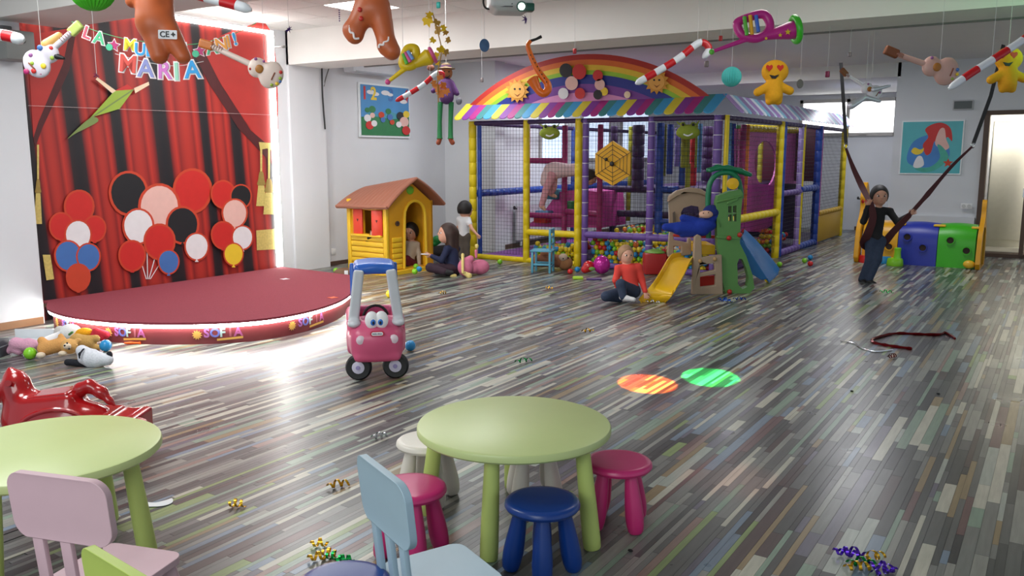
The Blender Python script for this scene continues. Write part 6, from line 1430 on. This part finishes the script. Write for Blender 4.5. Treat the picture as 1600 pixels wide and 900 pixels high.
# trumpets
tm = M('inflatable_magenta', (190, 40, 136), .35, var=.05); ty = M('inflatable_yellow', (224, 190, 20), .35, var=.05)
def trumpet(D, mouth, mid, bell, loop, valves, main, bellc, mouthc, label, br, dr_=0, stars=()):
    k = Sk(D); t = thing('toy_trumpet', label, 'inflatable', k.p(*mid))
    b = MB(); b.tube([k.p(*mouth), k.p(*mid)], [k.r(2.6), k.r(4)], 10); b.build('lead_pipe', main, t)
    b = MB(); b.ell(k.p(*mouth), k.r(4.5)); b.build('mouthpiece', mouthc, t)
    b = MB(); q = [k.p(*mid)]+[k.p(mid[0]+(bell[0]-mid[0])*f_, mid[1]+(bell[1]-mid[1])*f_) for f_ in (.3, .6, .85, 1)]; b.tube(q, [k.r(4), k.r(6), k.r(9), k.r(13), k.r(br*.8)], 18); b.build('bell_cone', main, t)
    ax = (k.p(*bell)-k.p(*mid)).normalized(); e1 = ZZ-ax*ax.z; e1.normalize(); e2 = ax.cross(e1); c = k.p(*bell)
    b = MB(); b.tube([c+(e1*math.cos(a)+e2*math.sin(a))*k.r(br) for a in [2*PI*i/24 for i in range(24)]], k.r(br*.28), 10, closed=True); b.build('bell_rim', bellc, t)
    b = MB(); m = frame(c-ax*.005, e1, e2, ax); b.lathe([(0, 0), (k.r(br*.8), 0), (k.r(br*.8), .006), (0, .006)], 18, m); b.build('bell_throat', blackp, t)
    b = MB(); b.tube(catmull([k.p(*p) for p in loop], 5, True), k.r(7), 12, closed=True); b.build('tube_loop', main, t)
    for (u0, v0, u1, v1, m_) in valves: b = MB(); b.tube([k.p(u0, v0, -.05), k.p(u1, v1, -.05)], k.r(3), 10); b.build('valve', m_, t)
    for (u, v, s_) in stars: b = MB(); b.prism(star(0, 0, k.r(s_)), 0, .002, frame(k.p(u, v, -k.r(9)-.02), RT, ZZ, -FH)); b.build('star_print', ty, t)
    thread(t, k.p(loop[0][0], loop[0][1])); return t
vg_, vo_, vb_ = M('valve_green', (90, 180, 60), .35), M('valve_orange', (230, 170, 40), .35), M('valve_blue', (60, 110, 210), .35)
trumpet(5.4, (1112, 81), (1165, 62), (1243, 46), [(1160, 55), (1152, 40), (1158, 32), (1190, 22), (1202, 34), (1200, 50), (1182, 60)], [(1163, 26, 1167, 55, vg_), (1172, 24, 1175, 54, vo_), (1181, 24, 1185, 50, vb_)], tm, M('inflatable_green', (60, 190, 40), .35), vg_, 'magenta toy trumpet with green bell hanging at the upper right', 18, stars=((1231, 50, 5), (1219, 55, 3.5), (1197, 60, 3)))
trumpet(5.7, (606, 128), (632, 108), (676, 86), [(630, 102), (632, 86), (638, 76), (648, 76), (650, 88), (645, 102)], [(630, 84, 636, 100, vg_), (633, 82, 641, 97, M('valve_pink', (220, 90, 150), .35)), (637, 80, 645, 93, M('valve_sky', (120, 160, 220), .35))], ty, M('inflatable_pink', (214, 80, 140), .35), M('inflatable_pink', (214, 80, 140), .35), 'yellow toy trumpet with pink bell hanging under the middle beam', 11)
# saxophone
k = Sk(6.6); t = thing('toy_saxophone', 'orange toy saxophone with black mouthpiece hanging before the rainbow board', 'inflatable', k.p(840, 110)); og = M('inflatable_orange', (222, 104, 22), .3, var=.05)
q = [k.p(u, v) for u, v in ((829, 64), (825, 70), (827, 80), (836, 102), (846, 118), (855, 130), (856, 140), (850, 146), (842, 142), (836, 132), (832, 124))]; qq = catmull(q, 4)
b = MB(); b.tube(qq, [k.r(3.0+3.2*min(1, i/24)+(4.0*max(0, i-33)/7)) for i in range(len(qq))], 14); b.build('sax_tube', og, t)
b = MB(); c = qq[-1]; d = (qq[-1]-qq[-2]).normalized(); e1 = d.orthogonal().normalized(); e2 = d.cross(e1); b.tube([c+(e1*math.cos(a)+e2*math.sin(a))*k.r(7.5) for a in [2*PI*i/20 for i in range(20)]], k.r(2), 8, closed=True); b.build('bell_rim', og, t)
b = MB(); b.tube([k.p(829, 64), k.p(838, 61), k.p(846, 57)], [k.r(2.2), k.r(2), k.r(2.6)], 10); b.build('mouthpiece', blackp, t)
for i in range(8): f_ = i/7; b = MB(); b.ell(k.p(829+f_*25, 86+f_*42, -k.r(4.6+f_*1.6)), k.r(1.1), None, 8); b.build('key', blackp, t)
thread(t, k.p(829, 66))
# honeycomb paper balls
def honey(D, u, v, rpx, m, label):
    k = Sk(D); c = k.p(u, v); r_ = k.r(rpx); t = thing('paper_ball', label, 'paper ball', c); n_ = 28; b = MB(); vs = []; fs = []; rows = 12; N2 = n_*2
    for i in range(1, rows):
        a = PI*i/rows
        for j in range(N2): q_ = r_*math.sin(a)*(1.0 if j % 2 == 0 else .90); an = PI*2*j/N2; vs.append(c+Vector((q_*math.cos(an), q_*math.sin(an), r_*math.cos(a))))
    for i in range(rows-2):
        for j in range(N2): fs.append((i*N2+j, i*N2+(j+1) % N2, (i+1)*N2+(j+1) % N2, (i+1)*N2+j))
    vs += [c+ZZ*r_, c-ZZ*r_]; e = len(vs)-2
    for j in range(N2): fs.append((e, (j+1) % N2, j)); fs.append((e+1, (rows-2)*N2+j, (rows-2)*N2+(j+1) % N2))
    b.add(vs, fs); b.build('paper_fold', m, t, smooth=False); thread(t, c+ZZ*r_*.9)
honey(4.3, 143, -20, 36, M('paper_green', (70, 180, 30), .7), 'bright green honeycomb paper ball at the top left edge of the photo')
honey(7.6, 1143, 120, 15.5, M('paper_teal', (70, 180, 176), .7), 'teal honeycomb paper ball hanging right of the rainbow board')
# heart-eyed yellow dolls
yd = M('doll_yellow', (222, 158, 10), .8, var=.06, bump=.3, scale=60)
def doll(D, du, dv, s_, label):
    k = Sk(D); p = lambda u, v, d=0: k.p(du+(u-1212)*s_, dv+(v-108)*s_, d); r = lambda x: k.r(x*s_); t = thing('yellow_doll', label, 'soft toy', p(1212, 108))
    solid('doll_body', [ell(p(1212, 112), (r(21), r(12), r(18)), CF, .02), cap(p(1211, 128), p(1210, 150), r(12), r(13), .02), cap(p(1200, 136), p(1185, 144), r(7), r(6.5), .02), cap(p(1222, 136), p(1235, 142), r(7), r(6.5), .02), cap(p(1204, 150), p(1203, 158), r(7), r(6), .01), cap(p(1217, 150), p(1217, 158), r(7), r(6), .01)], yd, t, .008)
    hz = lambda s1: [(s1*x, s1*y) for x, y in ((0, -1), (.9, 0), (.95, .55), (.5, .85), (0, .5), (-.5, .85), (-.95, .55), (-.9, 0))]
    for u in (1203, 1220): b = MB(); b.prism(hz(r(5.5)), 0, .006, frame(p(u, 106, -r(11.6)), RT, ZZ, -FH)); b.build('heart_eye', M('heart_red', (196, 30, 20), .6), t)
    b = MB(); b.prism([(-r(8), r(2)), (-r(4), -r(3.5)), (r(2), -r(4)), (r(7), r(2.5)), (0, r(.5))], 0, .008, frame(p(1211, 119, -r(11.4)), RT, ZZ, -FH)); b.build('mouth', blackp, t); thread(t, p(1212, 96))
doll(7.7, 1211, 108, 1.0, 'yellow heart-eyed doll hanging above the striped side awning'); doll(6.3, 1576, 88, 1.02, 'yellow heart-eyed doll hanging at the upper right behind a candy cane')
# scarecrow doll
k = Sk(8.0); t = thing('scarecrow_doll', 'long-legged scarecrow doll with straw hat and green trousers hanging by the corner', 'doll', k.p(697, 140))
solid('head', [ell(k.p(698, 114), (k.r(9), k.r(8), k.r(10)), CF, .02)], M('doll_skin', (176, 110, 70), .8), t, .008)
b = MB(); b.lathe([(k.r(14), 0), (k.r(14.5), k.r(1)), (k.r(8), k.r(2.5)), (k.r(7), k.r(8)), (k.r(2), k.r(9.5)), (0, k.r(9.6))], 20, Matrix.Translation(k.p(697, 108))); b.build('straw_hat', fur('straw', (140, 118, 92)), t)
b = MB(); b.lathe([(k.r(8), 0), (k.r(8.3), 0), (k.r(8.0), k.r(2.5)), (k.r(7.4), k.r(2.5))], 20, Matrix.Translation(k.p(697, 105))); b.build('hat_band', M('cloth_purple', (92, 52, 110), .8), t)
solid('shirt', [cap(k.p(698, 130), k.p(698, 152), k.r(9), k.r(11), .02), cap(k.p(690, 130), k.p(677, 142), k.r(4), k.r(4), .02), cap(k.p(706, 130), k.p(714, 146), k.r(4), k.r(4), .02)], M('cloth_purple', (92, 52, 110), .8), t, .009)
for u in (687, 704): b = MB(); b.tube([k.p(u+1, 160), k.p(u, 190), k.p(u, 214), k.p(u, 217)], [k.r(4.2), k.r(3.6), k.r(4), k.r(4.8)], 10); b.build('trouser_leg', M('cloth_green', (30, 110, 60), .8), t); solid('boot', [cap(k.p(u, 218), k.p(u+(3 if u > 700 else -2), 223), k.r(3.5), k.r(3.8), .01)], M('boot_orange', (150, 70, 40), .7), t, .007)
for q_ in (-3.5, 3.5): b = MB(); b.ell(k.p(698+q_, 112, -k.r(7.6)), k.r(1.2), None, 8); b.build('eye', blackp, t)
b = MB(); b.tube(catmull([k.p(693, 118, -k.r(7)), k.p(698, 121, -k.r(7.8)), k.p(703, 118, -k.r(7))], 4), k.r(.8), 5); b.build('mouth', blackp, t)
solid('flower', [ell(k.p(673, 106), (k.r(6), k.r(3), k.r(5)), CF, .01)], M('flower_brown', (120, 70, 50), .8), t, .008)
solid('glove', [ell(k.p(717, 158), (k.r(5), k.r(3), k.r(6)), CF, .01)], M('cloth_grey', (120, 120, 130), .8), t, .008); thread(t, k.p(697, 98))
# gold leaf garland
k = Sk(6.4); t = thing('leaf_garland', 'hanging garland of gold and orange maple leaves below the middle beam', 'garland', k.p(688, 30)); gl = [M('leaf_gold', (226, 186, 20), .4, .3), M('leaf_bronze', (168, 128, 50), .4, .3), M('leaf_orange', (206, 120, 50), .5, .2)]
for u, v, s_, c_ in ((668, 31, 10, 0), (672, 24, 7, 0), (683, 34, 7, 1), (683, 47, 8, 1), (692, 44, 6, 0), (697, 50, 6, 1), (677, 62, 6, 0), (701, 62, 6, 1), (688, 76, 8, 0), (696, 80, 7, 1), (682, 88, 7, 0), (684, 100, 5, 0), (688, 122, 6, 2), (694, 134, 8, 2), (682, 138, 8, 2), (690, 146, 8, 2), (697, 142, 7, 2), (679, 130, 6, 2)):
    a0 = rs.uniform(0, 6); tilt = Vector((rs.uniform(-.5, .5), rs.uniform(-.5, .5), rs.uniform(-.5, .5))); n_ = (-FH+tilt).normalized(); e1 = n_.orthogonal().normalized()
    b = MB(); L7 = (1.15, .62, 1.0, .66, .8, .7, .45, .2, .45, .7, .8, .66, 1.0, .62); P_ = [(L7[i]*k.r(s_)*1.1*math.cos(a0+PI*i/7), L7[i]*k.r(s_)*1.1*math.sin(a0+PI*i/7)) for i in range(14)]; b.prism(P_, -.002, .002, frame(k.p(u, v, rs.uniform(-.05, .05)), e1, n_.cross(e1), n_)); b.build('leaf', gl[c_], t, smooth=False)
b = MB(); b.tube(catmull([k.p(676, 20), k.p(684, 50), k.p(690, 80), k.p(684, 115), k.p(685, 160)], 4), k.r(.9), 5); b.build('stem', gl[1], t); thread(t, k.p(676, 20))
# small ornaments
def orn(D, u, v, name, label, kind, c_, s_):
    k = Sk(D); c = k.p(u, v); r_ = k.r(s_); t = thing(name, label, 'ornament', c); b = MB()
    if kind == 'star':
        for i in range(9): d = Vector((rs.gauss(0, 1), rs.gauss(0, 1), rs.gauss(0, 1))).normalized(); b.tube([c, c+d*r_], [r_*.2, r_*.03], 5)
    elif kind == 'disc': b.lathe([(0, -.006), (r_, -.006), (r_, .006), (0, .006)], 22, frame(c, RT*.8+FH*.2, ZZ, -FH), .8, 1)
    elif kind == 'chain':
        for i in range(6): b.ell(c-ZZ*i*r_*.8, r_*.28, None, 8)
    else: b.box(c, (r_, r_*.5, r_*1.4), r_*.2)
    b.build('ornament_body', M('orn_'+c_, dict(purple=(60, 30, 110), teal=(50, 170, 160), multi=(70, 100, 140), red=(150, 30, 34), grey=(110, 100, 100), wine=(110, 20, 60))[c_], .35, .3, var=.6 if c_ == 'multi' else .1), t); thread(t, c)
for a in ((6.9, 451, 46, 'star_ornament', 'small purple foil star below the ceiling tiles left of the middle', 'star', 'purple', 6), (6.2, 822, 30, 'star_ornament', 'small purple foil star just under the projector', 'star', 'purple', 8), (6.0, 530, 16, 'bead_ornament', 'short purple bead string hanging from the ceiling tiles', 'chain', 'purple', 4),
          (5.6, 685, 8, 'box_ornament', 'small teal gift ornament at the top edge', 'box', 'teal', 7), (6.8, 757, 71, 'disc_ornament', 'round multicoloured disc hanging before the beam', 'disc', 'multi', 10), (7.8, 898, 80, 'disc_ornament', 'small red and black ornament above the rainbow board', 'box', 'red', 6),
          (7.9, 1104, 100, 'box_ornament', 'small black and white ornament under the hooked cane', 'box', 'grey', 7), (7.9, 1126, 60, 'box_ornament', 'small dark red ornament under the beam edge', 'box', 'red', 6), (8.2, 1250, 131, 'disc_ornament', 'small oval ornament right of the yellow doll', 'disc', 'grey', 7), (8.2, 1293, 116, 'box_ornament', 'small wine red ornament between doll and far window', 'box', 'wine', 7),
          (8.2, 1328, 85, 'box_ornament', 'small grey ornament hanging high above the far window', 'box', 'grey', 5), (9.2, 753, 125, 'box_ornament', 'small dark ornament left of the rainbow board', 'box', 'grey', 5), (6.4, 151, 117, 'star_ornament', 'small dark wine star hanging before the kite on the backdrop', 'star', 'wine', 6)): orn(*a)
# projector
k = Sk(5.6); pj_ = thing('projector', 'white ceiling projector with lit green-white lens at the top middle', 'projector', k.p(796, 6)); pm_ = M('projector_white', (188, 190, 190), .4)
m = frame((0, 0, 0), RT*math.cos(.15)+FH*.15, FH*math.cos(.15)-RT*.15, ZZ); c = k.p(796, 4)
solid('case', [rbx(c, (k.r(28), k.r(26), k.r(7)), m, .02, .01), rbx(c-ZZ*k.r(7), (k.r(20), k.r(20), k.r(5)), m, .02, .03)], pm_, pj_, .008)
b = MB()
for i in range(4): b.box(k.p(791, -2+i*4, -k.r(28)), (k.r(20), .01, k.r(1.6)), 0, m=CF)
o = b.build('vent_slots', M('slot_dark', (90, 92, 94), .6), pj_, smooth=False); o['kind'] = 'stuff'
b = MB(); b.tube([k.p(815, 10, -k.r(24)), k.p(815, 10, -k.r(32))], k.r(8), 18); b.build('lens_barrel', M('lens_dark', (40, 60, 56), .3), pj_)
b = MB(); b.ell(k.p(815, 10, -k.r(31)), k.r(5.5)); b.build('lens', M('lens_glow', (200, 255, 220), .2, emit=6), pj_)
b = MB(); b.box(k.p(826, 12, -k.r(20)), (k.r(16), .08, k.r(12)), .01, m=m); b.build('side_cover', M('projector_dark_green', (30, 84, 70), .35), pj_)
b = MB(); q = k.p(796, -4); b.tube([q, Vector((q.x, q.y, 3.30))], .025, 10); b.build('mount_pole', pm_, pj_)
b = MB(); b.tube(catmull([k.p(768, -8), k.p(756, -2), k.p(757, 10), k.p(764, 14), k.p(770, 8)], 4), k.r(1.6), 6); b.build('cable', blackp, pj_)
# birthday bunting and name letters
def hung(text_, pts, size, D, mats, label, cat='letter'):
    for ch, (u, v, rot, ci) in zip(text_, pts):
        k = Sk(D); c = k.p(u, v); S_ = k.r(size); t = thing('banner_letter' if ch != '*' else 'banner_star', label % ch if '%' in label else label, cat, c)
        th_ = R(rot); ex = RT*math.cos(th_)+ZZ*math.sin(th_); ey = -RT*math.sin(th_)+ZZ*math.cos(th_); m = frame(c, ex, ey, -FH)
        if ch == '*':
            b = MB(); b.prism(star(0, 0, S_*.62, .5), -.003, .0, m); b.build('star_back', icing, t); b = MB(); b.prism(star(0, 0, S_*.5, .5), 0, .004, m); b.build('star_front', M('print_magenta', (170, 30, 100), .5), t); b = MB(); b.prism(circ(-S_*.35, -S_*.2, S_*.3, 14), .004, .008, m); b.build('round_print', M('print_mint', (60, 170, 130), .5), t)
        else:
            text(ch, S_*1.42, m @ Matrix.Translation((0, 0, -.002)), icing, t, 'letter_outline', ext=.002, bold=.075)
            text(ch, S_*1.42, m @ Matrix.Translation((0, 0, .003)), mats[ci], t, 'letter_face', ext=.002, bold=.02)
bm_ = [M('card_red', (206, 76, 66), .6), M('card_lavender', (130, 136, 190), .6), M('card_orchid', (196, 110, 186), .6), M('card_mint', (150, 206, 180), .6), M('card_blue', (40, 150, 214), .6), M('card_green', (70, 170, 120), .6), M('card_yellow', (222, 206, 40), .6), M('card_orange', (226, 150, 60), .6), M('card_rose', (200, 70, 90), .6)]
def each(s_, pts, size, D, lab):
    for ch, p_ in zip(s_, pts): hung(ch, [p_], size, D, bm_, lab[s_.index(ch)] if False else lab.pop(0))
each('MARIA', [(200, 101, -8, 0), (228, 108, -4, 1), (257, 111, -3, 2), (276, 113, 0, 3), (301, 110, 2, 4)], 26, 5.9, ['red card letter M, first of the name hanging before the backdrop', 'lavender card letter A, second of the hanging name', 'orchid card letter R hanging below the gingerbread legs', 'mint card letter I hanging between R and A', 'bright blue card letter A, last of the hanging name'])
each('LA*MULTI*ANI!', [(136, 52, -22, 8), (155, 60, -14, 5), (178, 71, -8, 0), (203, 71, -8, 6), (219, 78, -6, 4), (234, 80, -3, 4), (252, 82, 0, 6), (290, 78, 4, 4), (312, 80, 4, 0), (331, 76, 8, 5), (346, 70, 9, 7), (357, 66, 10, 7), (367, 62, 12, 4)], 18, 6.2,
     ['rose letter L, first of the greeting banner', 'green letter A, second of the greeting banner', 'magenta star between A and M on the greeting banner', 'yellow letter M on the greeting banner', 'blue letter U on the greeting banner behind the name letters', 'blue letter L of the greeting banner left of the gingerbread legs', 'yellow letter T of the greeting banner behind the gingerbread legs', 'blue letter I right of the gingerbread foot on the greeting banner', 'magenta star right of the gingerbread man on the greeting banner', 'green letter A on the right of the greeting banner', 'orange letter N on the right of the greeting banner', 'yellow letter I before the exclamation mark of the greeting banner', 'blue exclamation mark at the end of the greeting banner'])
b = MB(); k = Sk(6.2); P = catmull([k.p(112, 34), k.p(155, 50), k.p(203, 62), k.p(260, 68), k.p(312, 68), k.p(372, 50), k.p(400, 36)], 5); b.tube(P, .003, 5); tag(b.build('banner_string', M('string_green', (60, 150, 90), .6), loc=P[0]), 'green string carrying the greeting banner letters', 'string')
b = MB(); k = Sk(5.9); P = catmull([k.p(180, 84), k.p(228, 97), k.p(276, 103), k.p(318, 96)], 5); b.tube(P, .002, 5); tag(b.build('name_string', nyl, loc=P[0]), 'thin string carrying the hanging name letters', 'string')
# wall speaker
c = onx(22, 72, -8.2); t = thing('wall_speaker', 'grey box speaker fixed high on the left wall beside the backdrop', 'speaker', c)
b = MB(); b.box(c, (.24, .26, .26), .012); b.build('speaker_case', M('speaker_grey', (128, 130, 128), .5), t)
b = MB(); b.lathe([(0, 0), (.022, 0), (.022, .01), (0, .01)], 16, frame(c+Vector((.12, .02, .04)), (0, 1, 0), ZZ, (1, 0, 0))); b.build('dial', blackp, t)
b = MB(); b.box(c+Vector((-.13, 0, .16)), (.06, .1, .06), .01); b.build('bracket', M('slot_dark', (90, 92, 94), .6), t)
# air conditioner and cables on the left wall
t = thing('air_conditioner', 'white air conditioner high on the wall above the numerals picture', 'air conditioner', (-9.05, 10.0, 2.86))
b = MB(); b.box((-9.04, 10.0, 2.98), (.22, .95, .26), .03); b.build('ac_case', M('ac_white', (214, 218, 224), .4), t)
for k_ in (0, 1): b = MB(); b.box((-8.97+.0*k_, 10.0, 2.855-.0*k_+.012*k_), (.05+.03*k_, .85, .012), .003); b.build('ac_louvre', M('ac_grey', (170, 176, 184), .4), t)
b = MB(); q = onx(503, 110, -9.06); q.z = 2.86; b.tube(catmull([q, onx(504, 150, -9.06), onx(508, 202, -9.06)], 4), .012, 6); tag(b.build('hanging_cable', blackp, loc=q), 'black cable hanging down at the edge of the white pillar', 'cable')
b = MB(); P = [onx(515, 110, -9.1), onx(509, 122, -9.1), onx(506, 135, -9.08)]; P[0].z = 2.9; b.tube(catmull(P, 4), .008, 6); tag(b.build('hanging_cable', M('cable_and_strip_grey', (110, 108, 106), .6), loc=P[0]), 'thin grey cable branching off the black one beside the pillar', 'cable')
# small ceiling spot arm at the edge of the backdrop
p = onx(425, 74, -8.46); t = thing('spot_arm', 'small grey spot lamp arm at the upper right edge of the backdrop', 'lamp', p)
b = MB(); b.tube([p, p+RT*.05+Vector((.1, 0, 0))], .006, 6); b.build('arm', M('steel', (170, 170, 170), .25, 1), t); b = MB(); b.ell(p+RT*.06+Vector((.12, 0, 0)), (.035, .02, .018), CF); b.build('lamp_head', M('lamp_grey', (120, 120, 118), .4), t)
